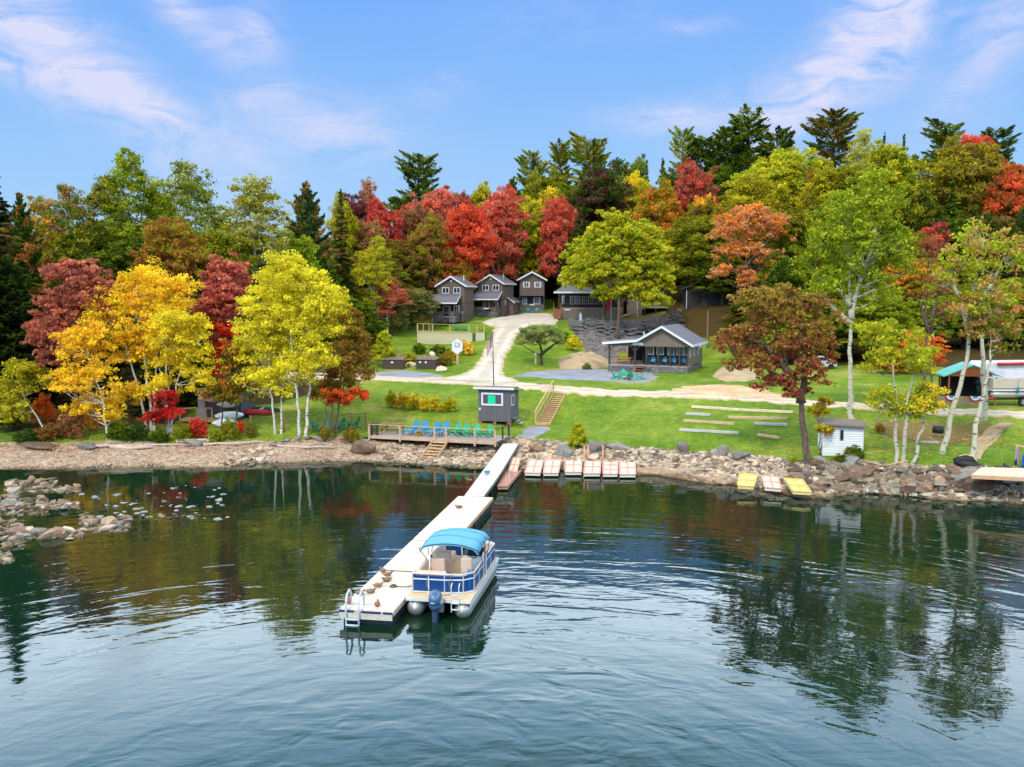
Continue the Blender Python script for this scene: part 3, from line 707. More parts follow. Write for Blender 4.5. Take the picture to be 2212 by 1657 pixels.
# palette (photograph colours, brought down to leaf albedo)
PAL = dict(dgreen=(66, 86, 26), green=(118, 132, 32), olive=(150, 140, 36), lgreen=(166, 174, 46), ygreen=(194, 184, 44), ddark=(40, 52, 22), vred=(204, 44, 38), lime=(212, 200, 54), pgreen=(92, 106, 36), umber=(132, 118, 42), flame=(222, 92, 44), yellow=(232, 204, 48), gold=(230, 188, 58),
           orange=(220, 144, 58), salmon=(206, 146, 98), red=(204, 88, 66), scarlet=(222, 102, 60), pink=(202, 122, 94), crimson=(166, 74, 70), purple=(110, 68, 62),
           rust=(164, 108, 52), brown=(136, 112, 54), pale=(176, 176, 104), grey=(134, 142, 84), teal=(70, 92, 48), maroon=(166, 98, 78), pinkbrown=(184, 124, 88), bright=(228, 216, 60), auburn=(158, 134, 58))
KL = 1.24

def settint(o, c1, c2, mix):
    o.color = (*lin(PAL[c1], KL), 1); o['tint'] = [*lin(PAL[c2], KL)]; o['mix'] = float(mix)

cnt = {}
def plant(kind, base, h, wid, c1, c2, mix, label, group=None, rz=None, cat=None):
    if kind == 'pine' and c1 == 'dgreen': c1 = 'pgreen'
    wid *= {'pine': 1.65, 'maple': 1.1, 'tall': 1.1}.get(kind, 1)
    L = PROTO[kind]; i = cnt[kind] = cnt.get(kind, 0) + 1; me, tm, ph, pr = L[i % len(L)]
    e = thing(TK[kind], label, cat or ('shrub' if kind == 'bush' else 'tree'), (base[0], base[1], base[2] - .05), rnd.random() * 6.28 if rz is None else rz, group)
    sz = h / ph; sx = wid / (2 * pr)
    for nm, m_ in (('crown', me), ('trunk', tm)):
        o = bpy.data.objects.new(nm, m_); COL.objects.link(o); o.parent = e
        o.scale = (sx, sx, sz) if nm == 'crown' or kind != 'x' else (1, 1, sz)
        if nm == 'crown': settint(o, c1, c2, mix)
    return e

def tree(kind, x, ytop, w, s, c1, c2, mix, label, group=None):
    b = GS(x, s); top = H + ((CY - ytop) / FL * CT - ST) * (FL / s)
    top = Q(x, ytop, s).z
    return plant(kind, b, max(2.0, top - b.z), w / s * 1.02, c1, c2, mix, label, group)

def own(name, label, base, stems, blobs, s, c1, c2, mix, bark, seed, leaf=.22, dens=1.0, cr=.75, per=34, r0=.14, limbs=30, grad=None, group=None, cat='tree', sub=2, lr=.05, depth=.9):
    """A tree shaped after its own outline: stems and crown lobes given where they are seen, at scale s, with real depth."""
    bp = G(*base); s = s or scale_at(bp); g = np.random.default_rng(seed)
    def w(x, y, dy=0):
        q_ = Q(x, y, s); k = (bp.y + dy) / max(1e-6, q_.y) if False else 1; return Vector((q_.x - bp.x, q_.y - bp.y + dy, q_.z - bp.z))
    ss = scale_at(bp)
    def wl(x, y, dy=0):
        q_ = Q(x, y, ss); return Vector((q_.x - bp.x, q_.y - bp.y + dy, q_.z - bp.z))
    B = []
    for i, bl in enumerate(blobs):
        x, y, rx, ry = bl[:4]; dy = bl[4] if len(bl) > 4 else g.uniform(-1, 1) * rx / ss * .45
        B.append((tuple(wl(x, y, dy)), (rx / ss, rx / ss * depth, ry / ss)))
    me, C = leafcloud(name + '_crown', B, LEAF, seed, leaf, dens, cr, per, grad=grad)
    paths = []
    for st in stems:
        yy = 0; pth = []
        for i, (x, y) in enumerate(st):
            pth.append(wl(x, y, yy)); yy += g.normal() * .25
        if st is stems[0] or abs(st[0][1] - base[1]) < 12: pth[0].z -= .4
        paths.append(pth)
    tm = trunkmesh(name + '_trunk', paths, C, bark, seed, r0, limbs, lr, sub)
    e = thing(name, label, cat, bp, 0, group)
    for nm, m_ in (('crown', me), ('trunk', tm)):
        o = bpy.data.objects.new(nm, m_); COL.objects.link(o); o.parent = e
        if nm == 'crown': settint(o, c1, c2, mix)
    return e
# ------------------------------------------------------------------ forest, tree by tree
# kind, x, top y, crown width, scale, main colour, second colour, share of it, label
FOREST = [
 ('spruce', 8, 352, 230, 23.5, 'ddark', 'brown', .2, 'tall dark conifer filling the far left edge of the shore'),
 ('cedar', 62, 432, 120, 21.5, 'dgreen', 'rust', .35, 'dark evergreen with rusty top, second from the left edge'),
 ('cedar', 30, 560, 200, 24.5, 'ddark', 'dgreen', .3, 'low very dark evergreen under the tall conifer at the left edge'),
 ('cedar', 110, 640, 150, 22.5, 'ddark', 'dgreen', .3, 'dark evergreen behind the leaning white birch at far left'),
 ('spruce', 205, 700, 120, 24.0, 'dgreen', 'teal', .4, 'dark spruce standing behind the yellow birches by the beach'),
 ('spruce', 420, 690, 120, 23.5, 'dgreen', 'green', .3, 'dark spruce behind the kayak shed and yellow birches'),
 ('spruce', 320, 760, 90, 25.0, 'dgreen', 'teal', .3, 'short dark spruce between the two white birch clumps'),
 ('tall', 112, 428, 120, 17.8, 'olive', 'orange', .25, 'olive hardwood with orange patches left of the leafless snag'),
 ('tall', 168, 398, 105, 17.6, 'green', 'pinkbrown', .3, 'thin green hardwood with pinkish tips above the purple red maple'),
 ('tall', 238, 378, 125, 17.2, 'olive', 'green', .4, 'olive green hardwood left of the tallest tree on the left ridge'),
 ('tall', 312, 333, 150, 17.0, 'green', 'lgreen', .45, 'tallest leafy tree on the left ridge, pale trunk showing'),
 ('tall', 428, 350, 140, 17.0, 'green', 'pale', .45, 'green aspen with pale branches right of the tallest left ridge tree'),
 ('tall', 560, 380, 175, 17.4, 'olive', 'pale', .5, 'broad pale olive hardwood with white branches above the bright yellow birch'),
 ('cedar', 668, 400, 118, 15.6, 'teal', 'brown', .4, 'broad grey green cedar standing against the sky right of the pale olive hardwood'),
 ('spruce', 741, 412, 84, 14.6, 'dgreen', 'brown', .45, 'slim dark spruce with its trunk showing, left of the purple maple'),
 ('maple', 388, 474, 165, 19.0, 'rust', 'olive', .45, 'rusty olive maple crown below the left ridge trees'),
 ('maple', 250, 520, 150, 18.4, 'dgreen', 'green', .5, 'dark green maple crown behind the yellow birch tops'),
 ('maple', 500, 500, 130, 18.0, 'olive', 'green', .4, 'olive green maple between the rusty maple and the grey cedar'),
 ('maple', 620, 520, 130, 17.0, 'green', 'lgreen', .4, 'mid green maple crown below the grey green cedar'),
 ('maple', 175, 490, 130, 18.2, 'dgreen', 'olive', .4, 'dark olive maple behind the purple red maple on the left'),
 ('cedar', 705, 560, 100, 16.2, 'dgreen', 'green', .4, 'dark cedar behind the right edge of the bright yellow birch'),
 ('tall', 808, 512, 88, 14.8, 'ygreen', 'olive', .4, 'slim tree with small yellow green crown and bare pale trunk left of the cabins'),
 ('tall', 838, 590, 85, 14.6, 'pink', 'red', .3, 'small salmon red tree left of the cabins'),
 ('maple', 776, 640, 100, 17.5, 'green', 'dgreen', .4, 'dark green leafy tree right of the bright yellow birch'),
 ('maple', 885, 622, 110, 14.0, 'grey', 'brown', .4, 'grey green bushy tree just left of the leftmost cabin'),
 ('maple', 930, 600, 80, 12.6, 'grey', 'olive', .4, 'grey green tree crown behind the leftmost cabin'),
 ('bush', 850, 640, 70, 14.4, 'grey', 'brown', .5, 'grey brown brush at the wood edge left of the cabins'),
 ('tall', 797, 388, 66, 11.4, 'pinkbrown', 'rust', .3, 'thin pinkish tree poking above the purple maple'),
 ('maple', 765, 424, 84, 12.2, 'purple', 'crimson', .3, 'dark purple maple left of the crimson one on the skyline'),
 ('maple', 833, 432, 88, 12.4, 'red', 'crimson', .3, 'crimson maple right of the dark purple maple on the skyline'),
 ('maple', 792, 478, 96, 13.2, 'brown', 'pinkbrown', .4, 'brownish maple beneath the dark purple maple'),
 ('maple', 745, 440, 60, 13.4, 'olive', 'ygreen', .4, 'olive crown behind the slim dark spruce'),
 ('maple', 812, 540, 110, 13.6, 'green', 'brown', .4, 'brown green maple crown above the small salmon red tree'),
 ('pine', 906, 337, 98, 9.4, 'dgreen', 'green', .45, 'lone white pine rising above the red maples in the middle'),
 ('maple', 935, 410, 118, 11.2, 'pink', 'red', .35, 'pinkish red maple in front of the lone white pine'),
 ('maple', 890, 445, 88, 12.0, 'maroon', 'brown', .45, 'brownish red maple left of the pinkish one below the pine'),
 ('maple', 930, 474, 82, 12.8, 'olive', 'maroon', .35, 'olive maple tinged with red, left of the scarlet maple'),
 ('maple', 865, 520, 110, 12.8, 'brown', 'olive', .5, 'brown olive maple crown behind the grey green bushy tree'),
 ('maple', 1003, 447, 122, 12.4, 'scarlet', 'red', .45, 'bright scarlet orange maple behind the cabins'),
 ('maple', 972, 540, 90, 12.6, 'olive', 'scarlet', .3, 'olive and orange maple below the scarlet maple'),
 ('maple', 1078, 422, 108, 11.6, 'pink', 'red', .4, 'muted pink red maple right of the scarlet maple'),
 ('maple', 1120, 492, 84, 10.4, 'red', 'pink', .4, 'small red maple low behind the third cabin'),
 ('maple', 1026, 404, 86, 10.6, 'olive', 'ygreen', .5, 'olive yellow maple on the skyline above the scarlet maple'),
 ('maple', 985, 418, 70, 10.8, 'crimson', 'maroon', .4, 'dull crimson crown on the skyline right of the white pine'),
 ('spruce', 1040, 398, 40, 9.6, 'dgreen', 'green', .3, 'small dark spruce tip behind the olive yellow skyline maple'),
 ('pine', 1149, 333, 78, 9.2, 'green', 'pale', .35, 'slender pine on the skyline, leftmost of the group right of centre'),
 ('pine', 1209, 318, 70, 9.2, 'green', 'olive', .4, 'open branched pine left of the round topped pine'),
 ('pine', 1272, 303, 96, 9.4, 'olive', 'green', .45, 'round topped pine on the skyline right of centre'),
 ('cedar', 1108, 388, 78, 9.8, 'dgreen', 'green', .4, 'dark conifer mass at the left foot of the slender pine'),
 ('maple', 1175, 388, 110, 10.0, 'green', 'olive', .5, 'green crown filling in below the open branched pine'),
 ('maple', 1136, 440, 88, 11.2, 'ygreen', 'green', .45, 'yellow green maple right of the muted pink maple'),
 ('maple', 1176, 410, 92, 10.8, 'yellow', 'olive', .5, 'yellow olive maple left of the small crimson crown'),
 ('maple', 1208, 428, 76, 11.4, 'red', 'pink', .4, 'small crimson red crown left of the dark purple brown tree'),
 ('maple', 1300, 374, 138, 11.0, 'purple', 'dgreen', .5, 'large dark purple brown tree behind the big green maples'),
 ('cedar', 1255, 470, 90, 11.6, 'dgreen', 'purple', .3, 'dark crown at the left foot of the purple brown tree'),
 ('maple', 1175, 500, 90, 10.4, 'green', 'dgreen', .4, 'green crown above the third cabin'),
 ('cedar', 1190, 545, 80, 10.4, 'dgreen', 'green', .3, 'dark evergreen between the third cabin and the lodge'),
 ('cedar', 1100, 545, 80, 10.6, 'dgreen', 'olive', .3, 'dark evergreen behind the second cabin'),
 ('cedar', 1135, 560, 90, 10.3, 'dgreen', 'green', .3, 'dark evergreen right behind the third cabin'),
 ('cedar', 1030, 560, 80, 11.2, 'dgreen', 'green', .3, 'dark evergreen in the gap between the first two cabins'),
 ('pine', 1332, 352, 60, 9.6, 'green', 'dgreen', .4, 'short pine right of the round topped pine'),
 ('maple', 1362, 346, 76, 9.9, 'green', 'grey', .4, 'blue green crown on the skyline above the small yellow one'),
 ('maple', 1368, 374, 66, 10.8, 'yellow', 'lgreen', .4, 'small yellow crown right of the purple brown tree'),
 ('spruce', 1393, 350, 50, 10.0, 'green', 'dgreen', .4, 'narrow green spruce beside the small yellow crown'),
 ('spruce', 1428, 346, 60, 10.4, 'dgreen', 'green', .4, 'narrow dark spruce left of the open topped pine'),
 ('maple', 1418, 412, 104, 12.0, 'orange', 'olive', .5, 'orange and olive maple above the big green maples'),
 ('maple', 1440, 500, 110, 12.4, 'olive', 'brown', .4, 'dull olive maple under the orange and olive maple'),
 ('pine', 1470, 291, 68, 9.6, 'green', 'pale', .3, 'open topped pine standing apart left of the pine group'),
 ('pine', 1520, 300, 96, 9.6, 'green', 'dgreen', .4, 'leftmost pine of the dense group on the right ridge'),
 ('pine', 1564, 282, 104, 9.8, 'green', 'dgreen', .5, 'middle pine of the dense group on the right ridge'),
 ('pine', 1611, 258, 110, 9.8, 'green', 'dgreen', .4, 'tallest pine of the dense group on the right ridge'),
 ('pine', 1672, 285, 90, 10.0, 'green', 'dgreen', .45, 'rightmost pine of the dense group on the right ridge'),
 ('maple', 1501, 352, 94, 11.6, 'maroon', 'red', .4, 'round rusty red maple beneath the dense pine group'),
 ('maple', 1512, 424, 66, 12.4, 'orange', 'yellow', .4, 'small orange crown below the rusty red maple'),
 ('maple', 1560, 380, 90, 11.0, 'dgreen', 'green', .4, 'dark green crown right of the rusty red maple'),
 ('maple', 1502, 470, 120, 13.2, 'olive', 'green', .5, 'dark olive tree with a straight dark trunk behind the small cabin'),
 ('maple', 1560, 560, 110, 13.6, 'dgreen', 'green', .4, 'dark tree shading the dark cabin on the slope'),
 ('maple', 1620, 380, 150, 12.4, 'olive', 'ygreen', .4, 'broad olive maple above the salmon orange tree'),
 ('maple', 1680, 340, 178, 11.8, 'lgreen', 'ygreen', .5, 'large yellow green tree below the pines on the right ridge'),
 ('maple', 1568, 450, 80, 13.0, 'olive', 'orange', .3, 'olive crown at the left of the salmon orange tree'),
 ('pine', 1792, 244, 124, 10.6, 'dgreen', 'brown', .35, 'tallest dark pine on the right ridge, standing alone'),
 ('tall', 1850, 286, 78, 11.4, 'ygreen', 'pale', .5, 'sparse yellow green tree right of the lone dark pine'),
 ('spruce', 1902, 289, 44, 10.4, 'dgreen', 'teal', .3, 'left one of the two narrow spruce tips on the right skyline'),
 ('spruce', 1944, 293, 48, 10.4, 'dgreen', 'green', .3, 'right one of the two narrow spruce tips on the right skyline'),
 ('maple', 1923, 318, 134, 12.2, 'green', 'ygreen', .5, 'green and yellow maple below the two spruce tips'),
 ('pine', 2032, 276, 104, 10.8, 'dgreen', 'green', .4, 'flat topped pine on the right skyline left of the red crown'),
 ('pine', 2142, 282, 84, 10.8, 'dgreen', 'teal', .4, 'dark pine on the right skyline behind the red crown'),
 ('maple', 2100, 296, 100, 11.8, 'red', 'scarlet', .4, 'red crown between two dark pines on the right skyline'),
 ('maple', 2079, 320, 172, 13.4, 'olive', 'brown', .35, 'broad olive maple with its pale forked trunk showing on the right slope'),
 ('maple', 2184, 364, 118, 14.0, 'scarlet', 'brown', .4, 'orange red maple at the right edge of the slope'),
 ('spruce', 2210, 318, 60, 12.0, 'dgreen', 'brown', .3, 'dark spruce cut by the right edge of the picture'),
 ('maple', 1768, 366, 96, 12.8, 'olive', 'ygreen', .4, 'olive crown below the lone dark pine'),
 ('maple', 1834, 358, 112, 13.0, 'olive', 'green', .4, 'dull olive crown above the tall shore aspen'),
 ('maple', 1965, 420, 120, 15.0, 'dgreen', 'olive', .4, 'dark olive crown right of the tall shore aspen'),
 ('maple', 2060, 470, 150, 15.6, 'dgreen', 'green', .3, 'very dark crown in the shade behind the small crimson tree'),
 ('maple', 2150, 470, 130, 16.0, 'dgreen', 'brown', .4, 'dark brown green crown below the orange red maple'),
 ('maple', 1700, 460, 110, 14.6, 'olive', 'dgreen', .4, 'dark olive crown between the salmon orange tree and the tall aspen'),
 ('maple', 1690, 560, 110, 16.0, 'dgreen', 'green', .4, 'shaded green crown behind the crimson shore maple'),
 ('maple', 1960, 560, 150, 17.5, 'olive', 'orange', .35, 'olive and orange crown behind the thin yellow green shore trees'),
 ('maple', 2080, 610, 150, 18.0, 'green', 'olive', .4, 'green crown behind the teal roofed pavilion'),
 ('maple', 2190, 600, 150, 18.6, 'green', 'orange', .3, 'green crown with orange spots above the white camper'),
 ('maple', 1880, 640, 130, 19.4, 'green', 'lgreen', .4, 'leafy green tree behind the right half of the lawn road'),
 ('maple', 1745, 660, 100, 18.6, 'green', 'ygreen', .4, 'green tree behind the crown of the crimson shore maple'),
 ('maple', 1990, 715, 90, 21.5, 'scarlet', 'orange', .4, 'low orange red maple left of the teal roofed pavilion'),
 ('bush', 1930, 780, 90, 21.0, 'orange', 'green', .5, 'orange green shrub beyond the road left of the pavilion'),
]
for row in FOREST: tree(*row)

# the two big green maples by the lodge
own('maple_tree', 'left one of the two big yellow green maples in front of the lodge', (1303, 704), [[(1303, 704), (1304, 660), (1300, 600), (1296, 540)], [(1304, 650), (1270, 600), (1258, 570)]],
    [(1290, 585, 50, 46), (1255, 560, 36, 42), (1265, 610, 44, 30), (1315, 630, 36, 18), (1240, 600, 24, 30)], 0, 'lgreen', 'ygreen', .5, BARK, 150, leaf=.2, cr=.75, per=60, dens=1.0, r0=.26, limbs=36)
own('maple_tree', 'right and larger one of the two big yellow green maples in front of the lodge', (1334, 731), [[(1334, 731), (1336, 670), (1340, 600), (1345, 520)], [(1337, 660), (1385, 600), (1400, 560)], [(1337, 650), (1305, 590), (1300, 540)]],
    [(1345, 512, 58, 52), (1395, 560, 52, 56), (1330, 575, 62, 48), (1300, 530, 48, 42), (1422, 610, 36, 40), (1370, 628, 56, 28), (1400, 650, 44, 16), (1330, 640, 40, 18), (1410, 520, 30, 34)], 0, 'lgreen', 'ygreen', .5, BARK, 151, leaf=.2, cr=.75, per=60, dens=1.05, r0=.32, limbs=50)

# many more trunks and crowns behind: what shows in the gaps
SKY = [(-100, 400), (0, 380), (60, 445), (150, 420), (220, 400), (310, 360), (430, 375), (500, 415), (560, 410), (640, 415), (700, 440), (740, 450), (800, 450), (860, 450), (1000, 435),
       (1090, 420), (1200, 390), (1270, 360), (1340, 372), (1420, 375), (1500, 345), (1600, 320), (1700, 330), (1790, 310), (1900, 330), (2030, 315), (2150, 320), (2212, 340), (2320, 340)]
sx_ = [a for a, b in SKY]; sy_ = [b for a, b in SKY]
fr = random.Random(3)
for i in range(190):
    s = fr.choice([9.0, 9.6, 10.2, 10.8, 11.4, 12.6, 14.2, 16.0]); x = fr.uniform(-70, 2290) if i < 150 else fr.choice([fr.uniform(2230, 2620), fr.uniform(-330, -20)])
    lo = 9.0
    if x < 800 and s < 11: s += 2.5
    if 900 < x < 1450 and s > 11.0: s = fr.uniform(8.8, 10.6)
    if 1440 <= x < 1660 and s > 13: s = fr.uniform(9, 12.5)
    b = GS(x, s); yt = np.interp(x, sx_, sy_) + fr.uniform(22, 120) + (s - 9) * 9; top = Q(x, yt, s).z; h = top - b.z
    if h < 5: continue
    h = min(h, 24); k = fr.choice(['maple', 'maple', 'cedar', 'spruce', 'tall'])
    c = fr.choice([('dgreen', 'green'), ('dgreen', 'teal'), ('olive', 'green'), ('green', 'olive'), ('dgreen', 'olive'), ('brown', 'olive'), ('rust', 'olive')] if k in ('maple', 'tall') else [('dgreen', 'teal'), ('dgreen', 'green')])
    plant(k, b, h, fr.uniform(5, 8.5), c[0], c[1], .45, 'tree of the forest behind, mostly hidden by the crowns in front of it' if k != 'spruce' else 'conifer of the forest behind, mostly hidden by the crowns in front of it', 'forest trees behind the front crowns')

for i in range(38):
    x = fr.uniform(1560, 2260) if i < 26 else fr.uniform(2240, 2560); s = fr.uniform(17.4, 19.6) if x > 1690 else fr.uniform(15.2, 17); b = GS(x, s); c = fr.choice([('dgreen', 'green'), ('green', 'olive'), ('olive', 'rust'), ('dgreen', 'brown'), ('lgreen', 'green')])
    plant('maple', b, fr.uniform(3.5, 7.5), fr.uniform(4, 6.5), c[0], c[1], .4, 'young tree of the dense undergrowth beyond the road at the right', 'undergrowth trees beyond the road')
for i in range(16):
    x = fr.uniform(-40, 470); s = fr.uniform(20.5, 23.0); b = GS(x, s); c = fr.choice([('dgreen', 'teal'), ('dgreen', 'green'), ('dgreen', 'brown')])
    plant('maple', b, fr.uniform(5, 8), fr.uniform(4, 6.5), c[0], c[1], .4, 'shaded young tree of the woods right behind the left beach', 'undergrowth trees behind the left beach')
# ------------------------------------------------------------------ shore trees, each after its own shape
own('birch_tree', 'big golden yellow birch clump with long leaning white trunks by the left beach', (326, 930),
    [[(326, 930), (322, 860), (302, 740), (288, 640), (283, 590)], [(320, 930), (304, 850), (278, 760), (262, 690)], [(332, 930), (330, 850), (335, 790), (342, 720)]],
    [(300, 640, 62, 66), (245, 700, 58, 62), (345, 655, 62, 62), (285, 760, 62, 52), (222, 655, 34, 34), (385, 640, 36, 42), (330, 740, 56, 58), (290, 860, 36, 30)],
    0, 'gold', 'yellow', .5, BIRCH, 101, leaf=0.117, cr=0.56, per=48, dens=.95, r0=.13, limbs=40)
own('birch_tree', 'yellow green birch clump with white stems left of the kayak shed', (366, 940),
    [[(366, 940), (362, 860), (357, 780), (350, 700)], [(364, 940), (352, 850), (341, 780)], [(368, 940), (375, 870), (396, 790)]],
    [(375, 715, 60, 55), (415, 770, 48, 60), (370, 800, 50, 45), (430, 715, 34, 40), (350, 840, 42, 22), (440, 830, 34, 30)],
    0, 'yellow', 'lime', .5, BIRCH, 102, leaf=0.117, cr=0.56, per=43, dens=.95, r0=.12, limbs=34)
own('birch_tree', 'young gold birch with one bent white stem on the left beach edge', (231, 948),
    [[(231, 948), (226, 880), (222, 840), (206, 790), (196, 760)]],
    [(170, 760, 52, 50), (215, 820, 46, 44), (150, 830, 48, 46), (205, 890, 50, 34), (165, 890, 34, 30), (190, 725, 40, 30)],
    0, 'gold', 'yellow', .4, BIRCH, 103, leaf=0.117, cr=0.51, per=41, dens=.95, r0=.09, limbs=30)
own('birch_tree', 'small olive yellow birch with a white trunk leaning left at the far left', (106, 940),
    [[(106, 940), (80, 900), (50, 856), (30, 830)]],
    [(38, 822, 52, 46), (10, 860, 40, 48), (62, 800, 28, 24), (35, 885, 42, 34)],
    0, 'ygreen', 'olive', .5, BIRCH, 104, leaf=0.125, cr=0.56, per=41, dens=.95, r0=.09, limbs=20)
own('maple_tree', 'purple red maple with spreading bare tipped branches at the left', (165, 925),
    [[(165, 925), (160, 820), (150, 700), (145, 620)], [(160, 820), (110, 740), (60, 720)], [(158, 800), (200, 700), (215, 610)]],
    [(165, 620, 68, 56), (130, 680, 64, 50), (205, 650, 48, 52), (105, 730, 52, 36), (165, 740, 60, 40), (120, 775, 40, 22), (75, 715, 30, 16)],
    22.5, 'maroon', 'pink', .4, BARK, 105, leaf=0.156, cr=.45, per=32, dens=1.0, r0=.2, limbs=40)
own('maple_tree', 'dusky red maple with pale upright tips between the two yellow birches', (478, 905),
    [[(478, 905), (480, 800), (482, 700), (482, 620)], [(480, 780), (455, 690), (448, 640)]],
    [(482, 612, 56, 52), (470, 670, 52, 44), (502, 660, 36, 46), (480, 735, 32, 34)],
    22.0, 'pink', 'crimson', .45, BARK, 106, leaf=0.156, cr=.45, per=36, dens=1.0, r0=.17, limbs=34)
own('maple_tree', 'small bright red maple between the yellow birch clumps', (486, 912), [[(486, 912), (484, 840), (484, 720)]],
    [(484, 715, 30, 20), (488, 760, 32, 22), (478, 800, 26, 20)], 0, 'vred', 'scarlet', .4, BARK, 107, leaf=0.109, cr=.4, per=45, r0=.08, limbs=18)
own('maple_tree', 'olive orange maple sapling standing in front of the kayak shed', (506, 935),
    [[(506, 935), (508, 870), (506, 800), (508, 740)], [(478, 938), (478, 880), (484, 820)]],
    [(508, 800, 44, 44), (505, 850, 46, 36), (475, 855, 34, 28), (515, 755, 32, 30)],
    0, 'umber', 'orange', .28, BARK, 108, leaf=0.117, cr=.5, per=51, r0=.09, limbs=24)
own('birch_tree', 'bright yellow birch, biggest crown at the left shore, pale stems below', (660, 942),
    [[(660, 942), (664, 880), (672, 800), (668, 700), (650, 600)], [(645, 942), (645, 870), (638, 790), (625, 700)]],
    [(620, 600, 62, 52), (660, 640, 72, 60), (590, 655, 62, 58), (700, 700, 54, 60), (640, 720, 72, 60), (560, 700, 48, 54), (690, 780, 48, 48), (630, 800, 60, 46), (720, 650, 30, 40)],
    0, 'bright', 'lime', .62, BIRCH, 109, leaf=0.125, cr=0.61, per=50, dens=.95, r0=.14, limbs=44)
own('birch_tree', 'yellow green birch pair with thin white stems right of the red canoe', (600, 938),
    [[(596, 938), (592, 880), (585, 800), (575, 720)], [(608, 938), (604, 880), (612, 820)]],
    [(572, 765, 62, 52), (545, 740, 44, 50), (590, 830, 52, 42), (555, 815, 42, 34)],
    0, 'lime', 'bright', .45, BIRCH, 110, leaf=0.125, cr=0.56, per=43, dens=.95, r0=.1, limbs=34)
own('maple_tree', 'olive and orange red maple at the right end of the yellow birches', (722, 940),
    [[(722, 940), (730, 870), (745, 800), (755, 730)], [(724, 930), (716, 860), (720, 800)]],
    [(765, 745, 36, 46), (770, 800, 34, 40), (735, 820, 40, 36), (755, 690, 26, 26), (700, 850, 34, 28)],
    0, 'umber', 'rust', .35, BARK, 111, leaf=0.117, cr=.5, per=51, r0=.09, limbs=30)
own('maple_tree', 'low orange red branch of maple reaching over the lawn', (700, 938), [[(700, 938), (704, 880), (725, 855)]],
    [(748, 852, 44, 15), (725, 868, 26, 13), (775, 848, 20, 8)], 0, 'flame', 'rust', .3, BARK, 112, leaf=0.101, cr=.35, per=51, r0=.07, limbs=16)
own('maple_tree', 'young deep red maple against the birch trunks left of the kayak shed', (352, 945), [[(352, 945), (356, 900), (358, 860)]],
    [(358, 865, 26, 22), (345, 895, 30, 18), (375, 890, 24, 14), (330, 905, 20, 12)], 0, 'vred', 'crimson', .3, BARK, 113, leaf=0.101, cr=.38, per=45, r0=.05, limbs=14)
# right hand shore
own('maple_tree', 'leaning shore maple, red and olive above, dark crimson below, left of the white shed', (1748, 1004),
    [[(1748, 1004), (1738, 930), (1730, 870), (1712, 820), (1690, 760), (1670, 690)], [(1730, 870), (1736, 800), (1730, 730), (1735, 660)], [(1722, 850), (1680, 810), (1640, 790)], [(1712, 815), (1650, 740), (1600, 735)]],
    [(1690, 665, 62, 46), (1625, 660, 46, 42), (1745, 690, 50, 52), (1650, 720, 62, 42), (1580, 745, 40, 36), (1705, 760, 60, 44), (1640, 785, 52, 34), (1765, 760, 46, 44), (1590, 790, 34, 20), (1675, 830, 52, 24), (1745, 815, 42, 38), (1720, 850, 34, 20)],
    0, 'auburn', 'crimson', .36, BARK, 120, leaf=0.125, cr=.42, per=30, dens=.85, r0=.26, limbs=60, grad=1)
own('sapling', 'thin yellow green sapling between the crimson maple and the white shed', (1772, 985), [[(1772, 985), (1768, 930), (1766, 870)], [(1772, 985), (1780, 930), (1784, 880)]],
    [(1768, 890, 22, 24), (1780, 930, 22, 16), (1785, 870, 14, 14)], 0, 'ygreen', 'rust', .3, BARK, 121, leaf=0.094, cr=.32, per=39, r0=.05, limbs=18)
own('aspen_tree', 'tall green aspen with a straight white trunk rising behind the white shed', (1838, 912),
    [[(1838, 912), (1837, 840), (1838, 760), (1838, 640), (1832, 520), (1828, 440)], [(1838, 690), (1860, 600), (1890, 520), (1895, 440)], [(1836, 660), (1800, 620), (1770, 600)], [(1838, 700), (1790, 655), (1755, 640)]],
    [(1850, 455, 62, 52), (1800, 500, 62, 54), (1905, 470, 58, 62), (1855, 540, 80, 58), (1775, 570, 54, 46), (1930, 560, 52, 52), (1840, 610, 84, 40), (1780, 630, 48, 28), (1900, 635, 56, 38), (1880, 400, 42, 30)],
    0, 'lgreen', 'green', .4, ASPEN, 122, leaf=0.133, cr=.62, per=39, dens=.85, r0=.23, limbs=70, lr=.06, sub=3)
own('aspen_tree', 'leaning aspen with dark scarred bark behind the charcoal barrel at right', (2034, 980),
    [[(2034, 980), (2058, 890), (2092, 780), (2098, 690), (2106, 600), (2120, 520)], [(2100, 680), (2140, 610), (2175, 545)], [(2098, 720), (2070, 620), (2050, 560)]],
    [(2110, 560, 62, 52), (2165, 560, 50, 56), (2060, 590, 50, 46), (2130, 640, 62, 44), (2080, 660, 40, 34), (2180, 640, 34, 40), (2120, 505, 36, 30)],
    0, 'lgreen', 'salmon', .25, ASPEN, 123, leaf=0.125, cr=.58, per=33, dens=.75, r0=.20, limbs=64, lr=.055, sub=3)
own('aspen_tree', 'pale aspen leaning right at the end of the plank platform', (2099, 992),
    [[(2099, 992), (2112, 920), (2130, 850), (2140, 780), (2150, 700)]],
    [(2150, 700, 46, 40), (2185, 720, 36, 34), (2120, 715, 34, 28), (2175, 760, 38, 18)],
    0, 'green', 'salmon', .3, ASPEN, 124, leaf=0.117, cr=.5, per=33, dens=.8, r0=.2, limbs=40)
own('aspen_tree', 'thick trunked dark aspen beside the road in front of the boat trailer', (2124, 906),
    [[(2124, 906), (2128, 850), (2120, 780), (2112, 700), (2118, 640)]], [(2110, 680, 40, 36), (2140, 655, 40, 32)],
    0, 'green', 'lgreen', .4, ASPEN, 125, leaf=0.125, cr=.5, per=36, dens=.8, r0=.30, limbs=30)
